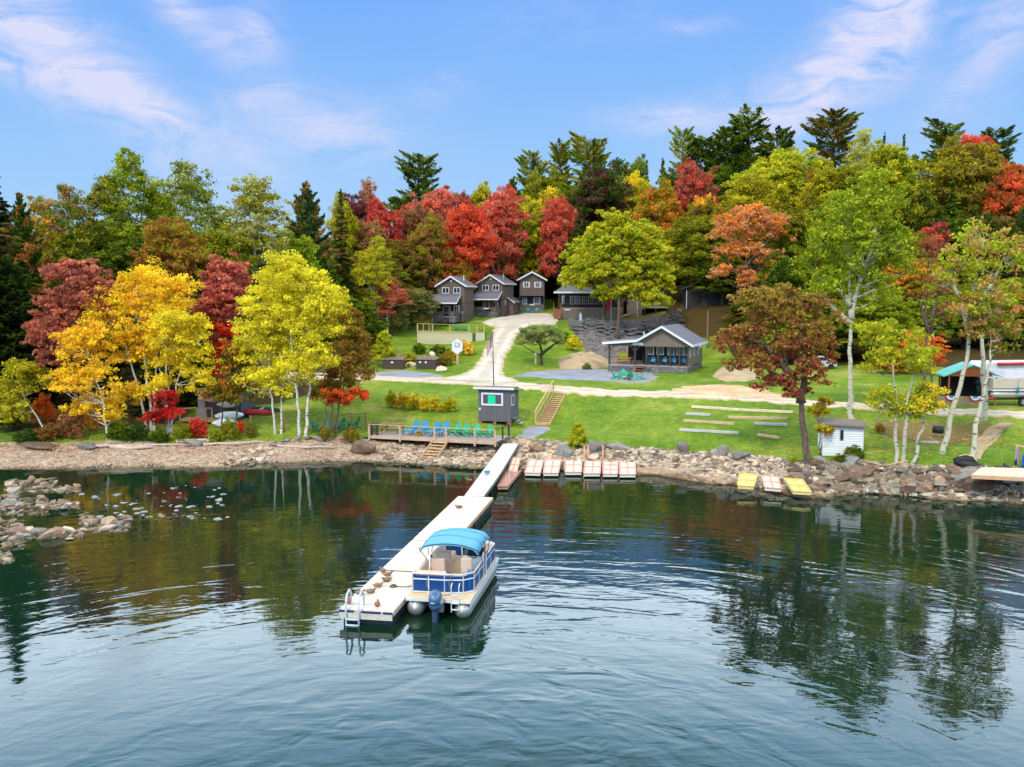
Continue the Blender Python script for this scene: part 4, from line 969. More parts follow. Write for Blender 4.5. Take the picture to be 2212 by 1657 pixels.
own('aspen_tree', 'clump of two white stemmed aspens with yellow green leaves right of the white shed', (1944, 1006),
    [[(1938, 1006), (1938, 930), (1940, 880), (1928, 790), (1918, 720)], [(1950, 1006), (1948, 930), (1955, 860), (1972, 790), (1975, 730)]],
    [(1940, 760, 66, 46), (1900, 730, 44, 36), (1980, 790, 36, 40), (1925, 880, 44, 34), (1965, 880, 36, 26), (1900, 860, 24, 24), (1890, 790, 34, 34)],
    0, 'ygreen', 'lgreen', .5, ASPEN, 126, leaf=0.117, cr=.5, per=36, dens=.85, r0=.15, limbs=56, sub=3)
own('aspen_tree', 'single slanting aspen stem with a low green crown right of the two white stems', (1972, 1004),
    [[(1972, 1004), (1982, 950), (1992, 900), (1998, 850)]], [(1990, 880, 38, 30), (2005, 850, 30, 26), (1975, 900, 20, 16)],
    0, 'lgreen', 'gold', .25, ASPEN, 127, leaf=0.117, cr=.45, per=42, r0=.14, limbs=24)
own('bare_tree', 'half bare tree with a forked grey trunk and a few dark red leaves at right', (1988, 900),
    [[(1988, 900), (2000, 800), (2008, 690), (2012, 600), (2015, 510)], [(2006, 720), (1985, 650), (1950, 630)], [(2008, 700), (2030, 640), (2045, 600)]],
    [(2012, 545, 28, 48), (2020, 620, 30, 40), (2035, 680, 26, 26)], 0, 'maroon', 'rust', .4, BARK, 128, leaf=0.101, cr=.45, per=13, dens=.8, r0=.15, limbs=60, lr=.05, sub=4)
own('maple_tree', 'small bright crimson maple crown above the half bare tree', (2012, 880), [[(2012, 880), (2012, 700), (2012, 520)]],
    [(2012, 512, 32, 22), (2018, 540, 24, 16)], 20.5, 'crimson', 'red', .4, BARK, 129, leaf=0.133, cr=.45, per=51, r0=.12, limbs=22)
own('maple_tree', 'salmon orange tree with visible grey branches on the slope right of the small cabin', (1599, 740),
    [[(1599, 740), (1602, 660), (1606, 590), (1618, 520), (1622, 460)], [(1603, 610), (1575, 570), (1560, 540)], [(1608, 580), (1650, 530), (1672, 500)]],
    [(1620, 475, 56, 38), (1580, 500, 44, 34), (1665, 495, 44, 38), (1600, 545, 58, 26), (1660, 560, 40, 24), (1580, 590, 48, 18), (1630, 610, 40, 18)],
    16.5, 'salmon', 'orange', .4, BARK, 130, leaf=0.187, cr=.7, per=36, dens=.8, r0=.24, limbs=60, lr=.08)
own('apple_tree', 'gnarled grey green apple tree on the grass island beside the driveway', (1168, 789),
    [[(1168, 789), (1170, 760), (1166, 738), (1160, 720)], [(1170, 765), (1195, 745), (1208, 735)], [(1167, 742), (1145, 725)]],
    [(1165, 726, 44, 20), (1138, 734, 24, 15), (1192, 736, 26, 14), (1160, 716, 32, 12)],
    0, 'grey', 'pale', .4, PBARK, 131, leaf=0.094, cr=.5, per=90, dens=1.7, r0=.2, limbs=26)

def shrub(x, y, w, h, c1, c2, label, mix=.45, group=None, cat=None):
    b = G(x, y); s = scale_at(b); return plant('bush', b, h / s, w / s, c1, c2, mix, label, group, cat=cat)
own('cedar_shrub', 'cone shaped bright green shrub at the shore rocks right of the dock', (1248, 970), [[(1248, 970), (1248, 940)]],
    [(1248, 955, 19, 17, 0), (1248, 938, 14, 16, 0), (1249, 924, 6, 10, 0)], 0, 'lgreen', 'ygreen', .4, BARK, 140, leaf=0.055, cr=.2, per=90, dens=2.0, r0=.05, limbs=4, cat='shrub')
own('cedar_shrub', 'rounded bright green shrub left of the wooden bins', (830, 792), [[(830, 792), (830, 740)]],
    [(830, 768, 26, 22, 0), (830, 745, 18, 22, 0), (831, 728, 8, 12, 0)], 0, 'lgreen', 'ygreen', .4, BARK, 141, leaf=0.094, cr=.35, per=90, dens=1.8, r0=.05, limbs=4, cat='shrub')
for r_ in [(800, 770, 50, 70, 'pinkbrown', 'olive', 'pinkish brown bush left of the rounded bright green shrub'), (770, 790, 60, 90, 'green', 'rust', 'green bush with rusty tips at the wood edge by the road'),
           (835, 705, 60, 24, 'ygreen', 'lgreen', 'low yellow green bush at the top of the grass slope'), (870, 698, 60, 24, 'ygreen', 'yellow', 'low yellowish bush beside the terrace railing'),
           (800, 715, 60, 34, 'green', 'ygreen', 'green bush at the upper left corner of the grass slope'),
           (948, 770, 46, 24, 'green', 'teal', 'dark green bush below the timber retaining wall'), (905, 765, 36, 22, 'dgreen', 'green', 'small dark bush on the slope above the bins'),
           (880, 782, 50, 18, 'olive', 'ygreen', 'olive bush behind the gap between the two bins'), (930, 788, 44, 22, 'ygreen', 'olive', 'yellow green bush right behind the right bin'),
           (960, 790, 50, 24, 'olive', 'brown', 'olive brown bush left of the white sign'), (975, 778, 34, 20, 'orange', 'green', 'orange tinged bush behind the white sign'),
           (1005, 768, 40, 30, 'yellow', 'salmon', 'yellow flowering bush right of the white sign'), (1238, 758, 40, 32, 'yellow', 'lgreen', 'yellow flowered bush at the right end of the grass island'),
           (1215, 742, 40, 24, 'green', 'dgreen', 'dark green bush above the yellow flowered one'), (1268, 800, 20, 16, 'green', 'grey', 'small grey green bush left of the small cabin porch'),
           (845, 880, 30, 34, 'olive', 'ygreen', 'leftmost bush of the long flower bed on the lawn'), (868, 882, 34, 32, 'ygreen', 'orange', 'second bush from the left in the lawn flower bed'),
           (893, 885, 36, 34, 'olive', 'yellow', 'middle bush of the lawn flower bed, yellow flowered'), (918, 887, 34, 30, 'ygreen', 'gold', 'second bush from the right in the lawn flower bed'),
           (943, 890, 36, 32, 'yellow', 'olive', 'bush near the right end of the lawn flower bed'), (972, 890, 34, 30, 'ygreen', 'olive', 'rightmost bush of the lawn flower bed'),
           (760, 958, 40, 34, 'brown', 'olive', 'brown green brush on the bank at the left end of the deck'), (700, 950, 44, 28, 'olive', 'brown', 'brown olive brush on the bank under the green chairs'),
           (905, 958, 20, 30, 'ygreen', 'orange', 'orange green bush growing by the deck stairs'), (1845, 992, 46, 30, 'green', 'teal', 'leafy bush in front of the white shed'),
           (1815, 998, 36, 18, 'dgreen', 'green', 'dark low bush at the foot of the white shed'), (1715, 1000, 30, 14, 'ygreen', 'green', 'bright moss green bush on the rocks left of the crimson maple'),
           (110, 950, 60, 34, 'rust', 'brown', 'rust brown bush right of the leaning white birch'), (95, 915, 52, 60, 'orange', 'flame', 'flame orange bush beside the leaning white birch'),
           (155, 948, 60, 60, 'maroon', 'brown', 'dark reddish brown bush left of the bent birch stem'), (60, 958, 70, 30, 'dgreen', 'teal', 'dark low bush at the far left beach edge'),
           (255, 950, 60, 40, 'green', 'dgreen', 'green bush right of the bent birch stem'), (300, 953, 50, 40, 'dgreen', 'teal', 'dark spruce like bush at the foot of the golden birch'),
           (345, 955, 44, 26, 'dgreen', 'green', 'dark green bush under the young deep red maple'), (395, 952, 50, 34, 'olive', 'green', 'olive bush in front of the kayak shed deck'),
           (425, 945, 54, 40, 'vred', 'red', 'bright red bush in front of the kayak shed deck'), (465, 955, 40, 26, 'lgreen', 'green', 'bright green bush right of the driftwood stump'),
           (520, 935, 26, 24, 'vred', 'scarlet', 'small round red bush near the red canoe'), (495, 950, 40, 44, 'olive', 'green', 'olive green bush below the white kayaks'),
           (540, 945, 34, 30, 'brown', 'green', 'brownish bush by the rope fence'), (20, 930, 80, 60, 'dgreen', 'green', 'dark green bush under the small olive birch'),
           (200, 930, 40, 40, 'gold', 'orange', 'gold leaved bush beside the bent birch stem'), (1900, 935, 26, 20, 'rust', 'olive', 'small rusty bush by the fallen branch right of the white shed')]:
    shrub(*r_)
# ------------------------------------------------------------------ buildings
SIDE = banded('brown_siding', (104, 88, 80), .9, step=.22, axis=0, width=.07, var=.10)
SIDE2 = banded('grey_brown_siding', (122, 108, 96), .9, step=.22, axis=0, width=.07, var=.10)
SHED = banded('dark_grey_siding', (104, 96, 104), .9, step=.2, axis=0, width=.06, var=.08)
SHING = banded('grey_shingles', (112, 110, 120), .85, step=.22, axis=1, width=.12, var=.22, depth=.4)
TRIM = pm('white_trim', (238, 236, 240), .85, .5, .05)
STONE = stony('stone_veneer', [(0, lin((74, 72, 74))), (.5, lin((118, 114, 114))), (1, lin((146, 140, 134)))], 4.5, flat=(1, 1, 2.2))
GLASS = pm('window_glass', (38, 44, 56), .8, .08, .3, 1.2, 0)
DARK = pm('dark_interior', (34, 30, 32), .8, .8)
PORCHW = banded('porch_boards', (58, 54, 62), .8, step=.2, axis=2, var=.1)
POST = pm('dark_stained_wood', (66, 54, 48), .9, .7)
CURT = pm('pale_curtain', (196, 190, 186), .8, .8, .12, 8)
RWOOD = banded('redwood_boards', (150, 98, 70), .9, step=.14, axis=0)
PINEW = pm('fresh_lumber', (222, 178, 130), .85, .7, .14, 3, stretch=(1, 1, 1))
WGREY = banded('weathered_deck', (176, 160, 152), .85, step=.15, axis=1, width=.08, var=.12)
GREENP = pm('green_plastic', (22, 176, 128), .85, .45, .08); BLUEP = pm('blue_plastic', (44, 138, 180), .85, .5, .08)
DGREENP = pm('dark_green_plastic', (24, 110, 82), .85, .5, .1)
BLACK = pm('black_rubber', (28, 28, 30), .8, .6)
METAL = pm('galvanised_metal', (176, 178, 182), .8, .4, .1, metal=.7)
RED = pm('red_paint', (206, 38, 48), .85, .4, .1); ORANGE = pm('orange_plastic', (232, 96, 32), .85, .5)

def window(parent, x, z, w, h, y=0, panes=2, face=0, mat=None, curtain=False):
    """White frame standing proud of the wall, sash bars and glass a little behind. face 0: front (-Y), 1: right (+X)."""
    fr = MB(); gl = MB(); t = .09; e = .05
    def b(m, x0, x1, d0, d1, z0, z1):
        if face == 0: m.box(x0, x1, y - d1, y - d0, z0, z1)
        else: m.box(y + d0, y + d1, x0, x1, z0, z1)
    b(fr, x - w / 2, x + w / 2, .003, e, z - h / 2, z - h / 2 + t); b(fr, x - w / 2, x + w / 2, .003, e, z + h / 2 - t, z + h / 2)
    b(fr, x - w / 2, x - w / 2 + t, .003, e, z - h / 2 + t, z + h / 2 - t); b(fr, x + w / 2 - t, x + w / 2, .003, e, z - h / 2 + t, z + h / 2 - t)
    for i in range(1, panes):
        xx = x - w / 2 + w * i / panes; b(fr, xx - t * .45, xx + t * .45, .003, e - .01, z - h / 2 + t, z + h / 2 - t)
    f = fr.build('window', mat or TRIM, parent); b(gl, x - w / 2 + t, x + w / 2 - t, .002, .018, z - h / 2 + t, z + h / 2 - t)
    gl.build('pane', GLASS, f)
    if curtain:
        cu = MB(); b(cu, x - w / 2 + t, x - w / 2 + w * .28, .019, .026, z - h / 2 + t, z + h / 2 - t); b(cu, x + w / 2 - w * .3, x + w / 2 - t, .019, .026, z - h / 2 + t, z + h / 2 - t)
        cu.build('curtain', CURT, f)
    return f

def gable_roof(parent, x0, x1, y0, y1, ez, rz_, xr=None, over=.45, th=.14, mat=None, name='roof'):
    """Two sloping slabs, ridge along Y at x = xr, white barge boards at the gable and fascias at the eaves."""
    xr = (x0 + x1) / 2 if xr is None else xr; m = MB(); t = MB()
    for s_, xe in ((-1, x0), (1, x1)):
        sl = (rz_ - ez) / abs(xe - xr); xo = xe + s_ * over; zo = ez - over * sl
        m.prism([(xr, y0 - over, rz_), (xo, y0 - over, zo), (xo, y0 - over, zo + th), (xr, y0 - over, rz_ + th)], (0, y1 - y0 + 2 * over, 0))
        t.prism([(xr, y0 - over - .05, rz_ - .10), (xo, y0 - over - .05, zo - .10), (xo, y0 - over - .05, zo + th + .02), (xr, y0 - over - .05, rz_ + th + .02)], (0, .045, 0))
        t.box(*sorted((xo + s_ * .003, xo + s_ * .05)), y0 - over - .05, y1 + over, zo - .08, zo + th + .02)
    r = m.build(name, mat or SHING, parent); t.build('fascia', TRIM, r); return r

def body(parent, x0, x1, y0, y1, z0, ez, rz_, xr=None, mat=None, th=0):
    xr = (x0 + x1) / 2 if xr is None else xr
    return MB().prism([(x0, y0, z0), (x1, y0, z0), (x1, y0, ez), (xr, y0, rz_), (x0, y0, ez)], (0, y1 - y0, 0)).build('wall', mat or SIDE, parent)

def sign_plate(parent, x, y, z, w=.8, h=.2, name='name_sign'):
    MB().box(x - w / 2, x + w / 2, y - .03, y, z - h / 2, z + h / 2).build(name, TRIM, parent)

def cabin(base, rz, label, w=4.3, d=6.5, ez=5.9, rz_=7.2, pd=2.2, style=0):
    c = thing('two_storey_cabin', label, 'cabin', (base.x, base.y, base.z - .1), rz); hw = w / 2
    body(c, -hw, hw, 0, d, .0, ez, rz_)
    gable_roof(c, -hw, hw, 0, d, ez, rz_, over=.42)
    for x in (-w * .21, w * .22): window(c, x, 5.05, 1.15, .95)
    MB().box(-.1, .1, -.04, -.002, ez + .55, ez + .78).box(-.06, .06, -.16, -.04, ez + .5, ez + .62).build('gable_lamp', TRIM, c)
    MB().box(hw * .55 - .06, hw * .55 + .06, d * .55, d * .55 + .12, ez, rz_ + .25).build('vent_pipe', TRIM, c)
    MB().box(-hw - .01, hw + .01, -.03, -.004, 2.98, 3.08).box(hw + .004, hw + .03, 0, d, 2.98, 3.08).build('trim_band', POST, c)
    if style < 2:
        xl, xr_ = -hw - .35, hw * .62 + (0 if style == 0 else .5)
        # porch floor, stone base, half wall, posts and its lean-to roof
        MB().box(xl + .1, xr_ - .1, -pd, -.003, .0, .85).build('foundation', STONE, c)
        MB().box(xl + .1, xr_ - .1, -pd, -.003, .86, .96).build('porch_floor', WGREY, c)
        q = .5 if style == 0 else .95
        MB().box(xl + .1, xl + (xr_ - xl) * .52, -pd - .02, -pd + .06, .96, 1.75).box(xl + (xr_ - xl) * .70, xr_ - .1, -pd - .02, -pd + .06, .96, 1.75).box(xl + .1, xl + .16, -pd + .06, -.1, .96, 1.75).box(xr_ - .16, xr_ - .1, -pd + .06, -.1, .96, 1.75).build('porch_rail', SIDE, c)
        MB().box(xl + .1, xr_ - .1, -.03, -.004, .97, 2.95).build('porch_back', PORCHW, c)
        for x in (xl + .16, xl + (xr_ - xl) * .5, xl + (xr_ - xl) * .72, xr_ - .16): MB().box(x - .07, x + .07, -pd - .05, -pd + .08, .96, 3.0).build('post', POST, c)
        m = MB().prism([(xl - .1, .003 - .004, 4.35), (xl - .1, -pd - .55, 3.02), (xl - .1, -pd - .55, 3.14), (xl - .1, -.004, 4.47)], (xr_ - xl + .35, 0, 0)).build('porch_roof', SHING, c)
        MB().box(xl - .12, xr_ + .27, -pd - .6, -pd - .553, 2.94, 3.14).prism([(xr_ + .253, -.01, 4.28), (xr_ + .253, -pd - .6, 2.94), (xr_ + .253, -pd - .6, 3.14), (xr_ + .253, -.01, 4.49)], (.045, 0, 0)).build('fascia', TRIM, m)
        window(c, -hw * .35, 2.0, 1.3, 1.2, y=-.035, curtain=True); window(c, hw * .42, 2.0, .9, 1.3, y=-.035, curtain=True)
        dd = MB().box(-.02, .72, -.08, -.035, .97, 2.85).build('door', DARK, c); MB().box(.60, .66, -.12, -.085, 1.8, 1.9).build('handle', METAL, dd)
        if style == 0:
            MB().tube([(xl - .1, -pd - .5, 2.95), (xl - .1, -pd - .45, 2.7), (xl, -pd - .1, 2.4), (xl, -pd - .1, .1)], .05, 6).build('downpipe', TRIM, c)
            MB().box(hw * .78, hw * .98, -.2, -.05, 1.3, 1.75).box(hw * .86, hw * .92, -.14, -.06, 0, 1.3).build('meter_box', METAL, c)
            sb = MB()
            for i in range(5): sb.box(xl + (xr_ - xl) * .53, xl + (xr_ - xl) * .69, -pd - .3 * (5 - i), -pd - .3 * (4 - i) - .02, 0, .17 * (i + 1))
            sb.build('steps', POST, c)
        else:
            sign_plate(c, -hw * .1, -pd - .03, 1.5, .95, .22)
            # lean-to on the right flank
            MB().prism([(hw + .003, d * .45, 0), (hw + 1.0, d * .45, 0), (hw + 1.0, d * .45, 2.5), (hw + .003, d * .45, 3.3)], (0, d * .5, 0)).build('side_room', SIDE, c)
            rf = MB().prism([(hw + .035, d * .45 - .3, 3.32), (hw + 1.35, d * .45 - .3, 2.4), (hw + 1.35, d * .45 - .3, 2.52), (hw + .035, d * .45 - .3, 3.46)], (0, d * .5 + .6, 0)).build('side_roof', SHING, c)
            MB().prism([(hw + .035, d * .45 - .35, 3.26), (hw + 1.4, d * .45 - .35, 2.32), (hw + 1.4, d * .45 - .35, 2.54), (hw + .035, d * .45 - .35, 3.48)], (0, .045, 0)).build('fascia', TRIM, rf)
            window(c, d * .25, 2.5, .5, .8, y=hw, face=1, panes=1)
    else:
        # overhanging upper storey, recessed open ground floor
        MB().box(-hw + .02, hw - .02, -1.3, -.003, 2.9, 5.95).prism([(-hw + .02, -1.3, 5.951), (hw - .02, -1.3, 5.951), (0, -1.3, 7.12)], (0, 1.29, 0)).build('upper_front', SIDE, c)
        for x in (-w * .22, w * .23): window(c, x, 4.95, 1.3, 1.0, y=-1.3, curtain=True)
        rr = MB().prism([(0, -1.85, 7.22), (-hw - .5, -1.85, 5.72), (-hw - .5, -1.85, 5.86), (0, -1.85, 7.38), (hw + .5, -1.85, 5.86), (hw + .5, -1.85, 5.72)], (0, 1.42, 0)).build('front_roof', SHING, c)
        MB().prism([(0, -1.9, 7.1), (-hw - .5, -1.9, 5.6), (-hw - .5, -1.9, 5.88), (0, -1.9, 7.42), (hw + .5, -1.9, 5.88), (hw + .5, -1.9, 5.6)], (0, .045, 0)).build('fascia', TRIM, rr)
        MB().box(-hw, hw, -1.28, -.003, 0, .8).build('foundation', STONE, c)
        MB().box(-hw, hw, -1.3, -1.22, .8, 1.35).build('porch_rail', SIDE, c)
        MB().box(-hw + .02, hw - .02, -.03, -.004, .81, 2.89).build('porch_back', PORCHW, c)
        for x in (-hw + .08, hw - .08): MB().box(x - .08, x + .08, -1.29, -1.13, .8, 2.9).build('post', POST, c)
        window(c, -w * .3, 2.0, .9, 1.3, y=-.035, curtain=True); window(c, w * .2, 2.0, 1.3, 1.3, y=-.035, curtain=True)
        sign_plate(c, 0, -1.31, 1.28, .9, .22)
        MB().box(-hw * 1.35, -hw - .003, .6, 2.6, 0, 2.6).build('side_room', SIDE, c)
    return c
cabin(GS(975, 13.5), R(-11), 'leftmost two storey cabin, behind the timber terrace, with the low sloping porch roof', style=0)
cabin(GS(1060, 12.5), R(-17), 'middle two storey cabin with a small lean-to on its right side', w=4.3, style=1, pd=1.8)
cabin(GS(1149, 11.6), R(-1), 'third two storey cabin, upper floor overhanging an open porch with two blue chairs', w=4.6, style=2)

def lodge():
    b = GS(1270, 13.0); c = thing('lodge', 'long dark lodge with a white edged porch roof half hidden by the big green maples', 'lodge', (b.x, b.y, b.z - .1), R(-2))
    L_ = -5.4; Rr = 5.6
    MB().box(L_ + 1.0, Rr, 0, 7, 0, 7.2).build('wall', SIDE, c)
    MB().box(L_ + .9, Rr, -2.6, -.003, 0, 1.7).build('porch_base', SIDE2, c)
    MB().box(L_ + .9, Rr, -2.6, -.003, 1.703, 1.8).build('porch_floor', WGREY, c)
    MB().box(L_ + 1.0, Rr, -.03, -.004, 1.81, 4.2).build('porch_back', PORCHW, c)
    r = MB().prism([(L_ - .3, -3.1, 4.25), (Rr + .3, -3.1, 4.25), (Rr + .3, -3.1, 4.4), (L_ - .3, -3.1, 4.4)], (0, .02, 0)).add(
        [(L_ - .3, -3.08, 4.25), (Rr + .3, -3.08, 4.25), (Rr + .3, -.01, 5.5), (L_ + 1.7, -.01, 5.5), (L_ - .3, -3.08, 4.4), (Rr + .3, -3.08, 4.4), (Rr + .3, -.01, 5.65), (L_ + 1.7, -.01, 5.65)],
        [(0, 1, 2, 3), (7, 6, 5, 4), (0, 4, 5, 1), (1, 5, 6, 2), (3, 2, 6, 7), (0, 3, 7, 4)]).build('porch_roof', SHING, c)
    MB().box(L_ - .35, Rr + .35, -3.16, -3.103, 4.18, 4.44).build('fascia', TRIM, r)
    rf = gable_roof(c, L_ + 1.0, Rr, 0, 7, 7.2, 8.8, over=.4)
    window(c, L_ + 1.9, 6.4, 1.4, .9); window(c, 1.0, 6.4, 1.4, .9)
    for x in (-2.6, -1.7, -.6, .4, 1.5, 2.6): window(c, x, 3.05, .85, 1.35, y=-.035, panes=2, curtain=True)
    window(c, L_ + 1.3, 3.1, .35, 1.3, y=-.035, panes=1)
    for i in range(6): x = L_ + 1.0 + i * (Rr - L_ - 1.1) / 5; MB().box(x - .07, x + .07, -2.58, -2.44, 1.8, 4.25).build('post', POST, c)
    m = MB().box(L_ + .95, Rr, -2.56, -2.48, 2.6, 2.68)
    for i in range(44): x = L_ + 1.1 + i * .23; m.box(x, x + .04, -2.54, -2.5, 1.83, 2.6)
    m.build('railing', POST, c); sign_plate(c, L_ + 1.9, -2.62, 1.5, .95, .2)
    st = MB()
    for i in range(8): st.box(L_ - .3, L_ + .85, -2.55 - .26 * (8 - i) + .6, -2.55 - .26 * (7 - i) + .6, 0, .2 * (i + 1))
    st.bar((L_ - .3, -4.1, .9), (L_ - .3, -2.0, 2.6), .06, .08).bar((L_ + .85, -4.1, .9), (L_ + .85, -2.0, 2.6), .06, .08).box(L_ - .33, L_ - .27, -4.1, -4.02, 0, .95)
    st.build('stairs', RWOOD, c)
    # right wing and its raised deck
    MB().box(Rr + .7, Rr + 3.2, -1.5, 5, -.3, 5.0).build('wing', SIDE2, c)
    window(c, Rr + 2.0, 3.6, .8, 1.2, y=-1.5, panes=2)
    MB().tube([(Rr + 2.4, -1.6, 5), (Rr + 2.4, -1.6, .1)], .06, 6).build('downpipe', TRIM, c)
    MB().box(Rr + 3.25, Rr + 7.4, -1.8, 3, 1.75, 1.95).build('deck', WGREY, c)
    for x in (Rr + 3.5, Rr + 5.3, Rr + 7.2): MB().box(x, x + .18, -1.75, -1.57, -.6, 2.9).build('deck_post', POST, c)
    MB().box(Rr + 3.25, Rr + 7.4, -1.76, -1.7, 2.8, 2.88).box(Rr + 3.25, Rr + 7.4, -1.74, -1.7, 2.35, 2.41).build('deck_rail', POST, c)
    MB().box(Rr + 3.3, Rr + 7.4, 3.0, 7, -.3, 4.6).build('back_wall', SIDE, c)
lodge()

def small_cabin():
    b = GS(1408, 19.4); c = thing('stone_based_cabin', 'small one storey cabin with stone base, wide porch and grey roof behind the green chairs', 'cabin', (b.x, b.y + .4, b.z - .45), R(-22))
    L_, M_, R_ = -4.5, -1.0, 4.5; d = 6.2; fz = 1.25
    MB().box(L_, M_ - .35, -1.8, d, -.6, fz - .1).box(M_ + .75, R_ - .03, -1.8, -.1, -.6, fz - .1).box(M_ + .75, R_ - .03, -.1, d, -.6, fz - .1).build('stone_base', STONE, c)
    MB().box(L_, M_ + .7, -1.75, d, fz - .097, fz).box(M_ + .7, R_, -1.75, -.003, fz - .097, fz).build('porch_floor', WGREY, c)
    MB().prism([(M_, 0, fz + .003), (R_, 0, fz + .003), (R_, 0, 3.75), (1.6, 0, 5.45), (M_, 0, 3.95)], (0, d, 0)).build('wall', SIDE2, c)
    MB().box(R_ - .02, R_ + .003, -1.8, 0, fz, 3.75).build('side_wall', SIDE2, c)
    # gable face over the porch
    MB().prism([(L_ - .1, -1.78, 3.35), (R_ - .02, -1.78, 3.35), (R_ - .02, -1.78, 3.72), (1.6, -1.78, 5.45), (-1.0, -1.78, 3.92), (L_ - .1, -1.78, 3.62)], (0, .12, 0)).build('gable_face', SIDE2, c)
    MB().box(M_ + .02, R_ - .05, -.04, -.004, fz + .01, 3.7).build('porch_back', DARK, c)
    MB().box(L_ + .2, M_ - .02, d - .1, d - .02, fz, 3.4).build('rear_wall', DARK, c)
    y0, y1 = -2.3, d + .4; r = MB()
    for (x0, z0, x1, z1) in ((1.6, 5.5, R_ + .5, 3.5), (-1.1, 3.94, 1.6, 5.5), (L_ - .55, 3.6, -1.1, 3.94)):
        r.prism([(x0, y0, z0), (x1, y0, z1), (x1, y0, z1 + .13), (x0, y0, z0 + .13)], (0, y1 - y0, 0))
    r = r.build('roof', SHING, c)
    t = MB()
    for (x0, z0, x1, z1) in ((1.6, 5.5, R_ + .5, 3.5), (-1.1, 3.94, 1.6, 5.5), (L_ - .55, 3.6, -1.1, 3.94)):
        t.prism([(x0, y0 - .06, z0 - .1), (x1, y0 - .06, z1 - .1), (x1, y0 - .06, z1 + .16), (x0, y0 - .06, z0 + .16)], (0, .055, 0))
    t.box(R_ + .503, R_ + .56, y0 - .06, y1, 3.38, 3.64); t.build('fascia', TRIM, r)
    MB().tube([(-1.0, .4, 4.0), (-1.0, .4, 4.9)], .06, 8).build('vent_pipe', TRIM, c)
    for x in (L_ + .12, M_ - .45, M_ + .85, 1.15, 2.45, R_ - 1.0, R_ - .12):
        MB().box(x - .09, x + .09, -1.76, -1.58, fz, 3.36).build('post', POST, c)
    br = MB()
    for x, s_ in ((M_ - .45, -1), (M_ - .45, 1), (L_ + .12, 1), (R_ - 1.0, 1), (R_ - 1.0, -1)): br.bar((x, -1.67, 2.8), (x + s_ * .55, -1.67, 3.32), .1, .1)
    br.build('bracket', POST, c)
    MB().box(M_ + .85, R_ - .1, -1.72, -1.64, 2.05, 2.13).box(L_ + .1, M_ - .45, -1.72, -1.64, 2.05, 2.13).box(M_ + .85, R_ - .1, -1.72, -1.66, fz + .15, fz + .22).build('railing', POST, c)
    for x in (-.1, 1.0, 2.2, 3.2, 4.05): window(c, x, 2.85, .85, 1.05, y=-.045, panes=2, curtain=True)
    for y in (-.9, 1.2, 3.6): window(c, y, 2.9, .55, 1.25, y=R_ + .003, face=1, panes=1)
    s = MB()
    for i in range(7): s.box(M_ - .3, M_ + .7, -1.82 - .25 * (7 - i), -1.82 - .25 * (6 - i) - .04, .24 * i - .45, .24 * i - .38)
    s.bar((M_ - .27, -3.5, -.5), (M_ - .27, -1.8, fz - .1), .06, .2).bar((M_ + .67, -3.5, -.5), (M_ + .67, -1.8, fz - .1), .06, .2)
    s.box(M_ + .62, M_ + .7, -3.5, -3.42, -.6, .6).build('stairs', RWOOD, c)
    sign_plate(c, M_ - .1, -1.81, 3.62, 1.2, .26)
    MB().ell((R_ + .35, 2.2, 3.3), (.28, .12, .34)).build('dish', TRIM, c, True)
    # hanging table in the left porch
    p = c.matrix_basis @ Vector((0, 0, 0)); Mx = Matrix.Translation(c.location) @ Matrix.Rotation(R(-22), 4, 'Z')
    return c, Mx, fz
SC, SCM, SCF = small_cabin()

def box_shed():
    b = G(1068, 918); s = scale_at(b); c = thing('lookout_shed', 'grey shed with one white framed window, above the deck', 'shed', (b.x, b.y, b.z + .05), R(-15))
    w, d = 2.75, 2.6
    MB().prism([(-w / 2, 0, .25), (w / 2, 0, .25), (w / 2, 0, 2.9), (-w / 2, 0, 2.9)], (0, d, 0)).build('wall', SHED, c)
    r = MB().prism([(-w / 2 - .35, -.25, 2.93), (-w / 2 - .35, d + .35, 2.55), (-w / 2 - .35, d + .35, 2.68), (-w / 2 - .35, -.25, 3.06)], (w + .7, 0, 0)).build('roof', METAL, c)
    MB().box(-w / 2 - .36, w / 2 + .36, -.3, -.253, 2.9, 3.08).build('fascia', TRIM, r)
    f = MB(); x0, x1, z0, z1 = -1.1, .75, 1.55, 2.6
    f.box(x0, x1, -.06, -.003, z0, z0 + .14).box(x0, x1, -.06, -.003, z1 - .14, z1).box(x0, x0 + .14, -.06, -.003, z0 + .14, z1 - .14).box(x1 - .14, x1, -.06, -.003, z0 + .14, z1 - .14)
    f = f.build('window', TRIM, c); MB().box(x0 + .14, x1 - .14, -.012, -.004, z0 + .14, z1 - .14).build('pane', pm('dim_glass', (96, 92, 110), .8, .1), f)
    MB().box(-.55, .1, -.045, -.016, 1.7, 2.38).build('turquoise_screen', pm('turquoise_sheet', (0, 214, 160), .95, .6, .05), f, bevel=.06)
    window(c, .6, 2.0, .8, .9, y=w / 2, face=1, panes=1)
    MB().box(-w / 2 + .08, -w / 2 + .22, -.12, -.003, 1.15, 1.35).build('lamp', TRIM, c)
    m = MB()
    for x in (-w / 2 + .15, 0, w / 2 - .15): m.box(x - .15, x + .15, .05, .35, -.25, .247)
    m.build('footing', RWOOD, c)
    s = MB()
    for i in range(3): s.box(w / 2 + .05 + .25 * i, w / 2 + .35 + .25 * i, .3, 1.1, .5 - .22 * i, .55 - .22 * i)
    s.build('side_steps', METAL, c)
box_shed()

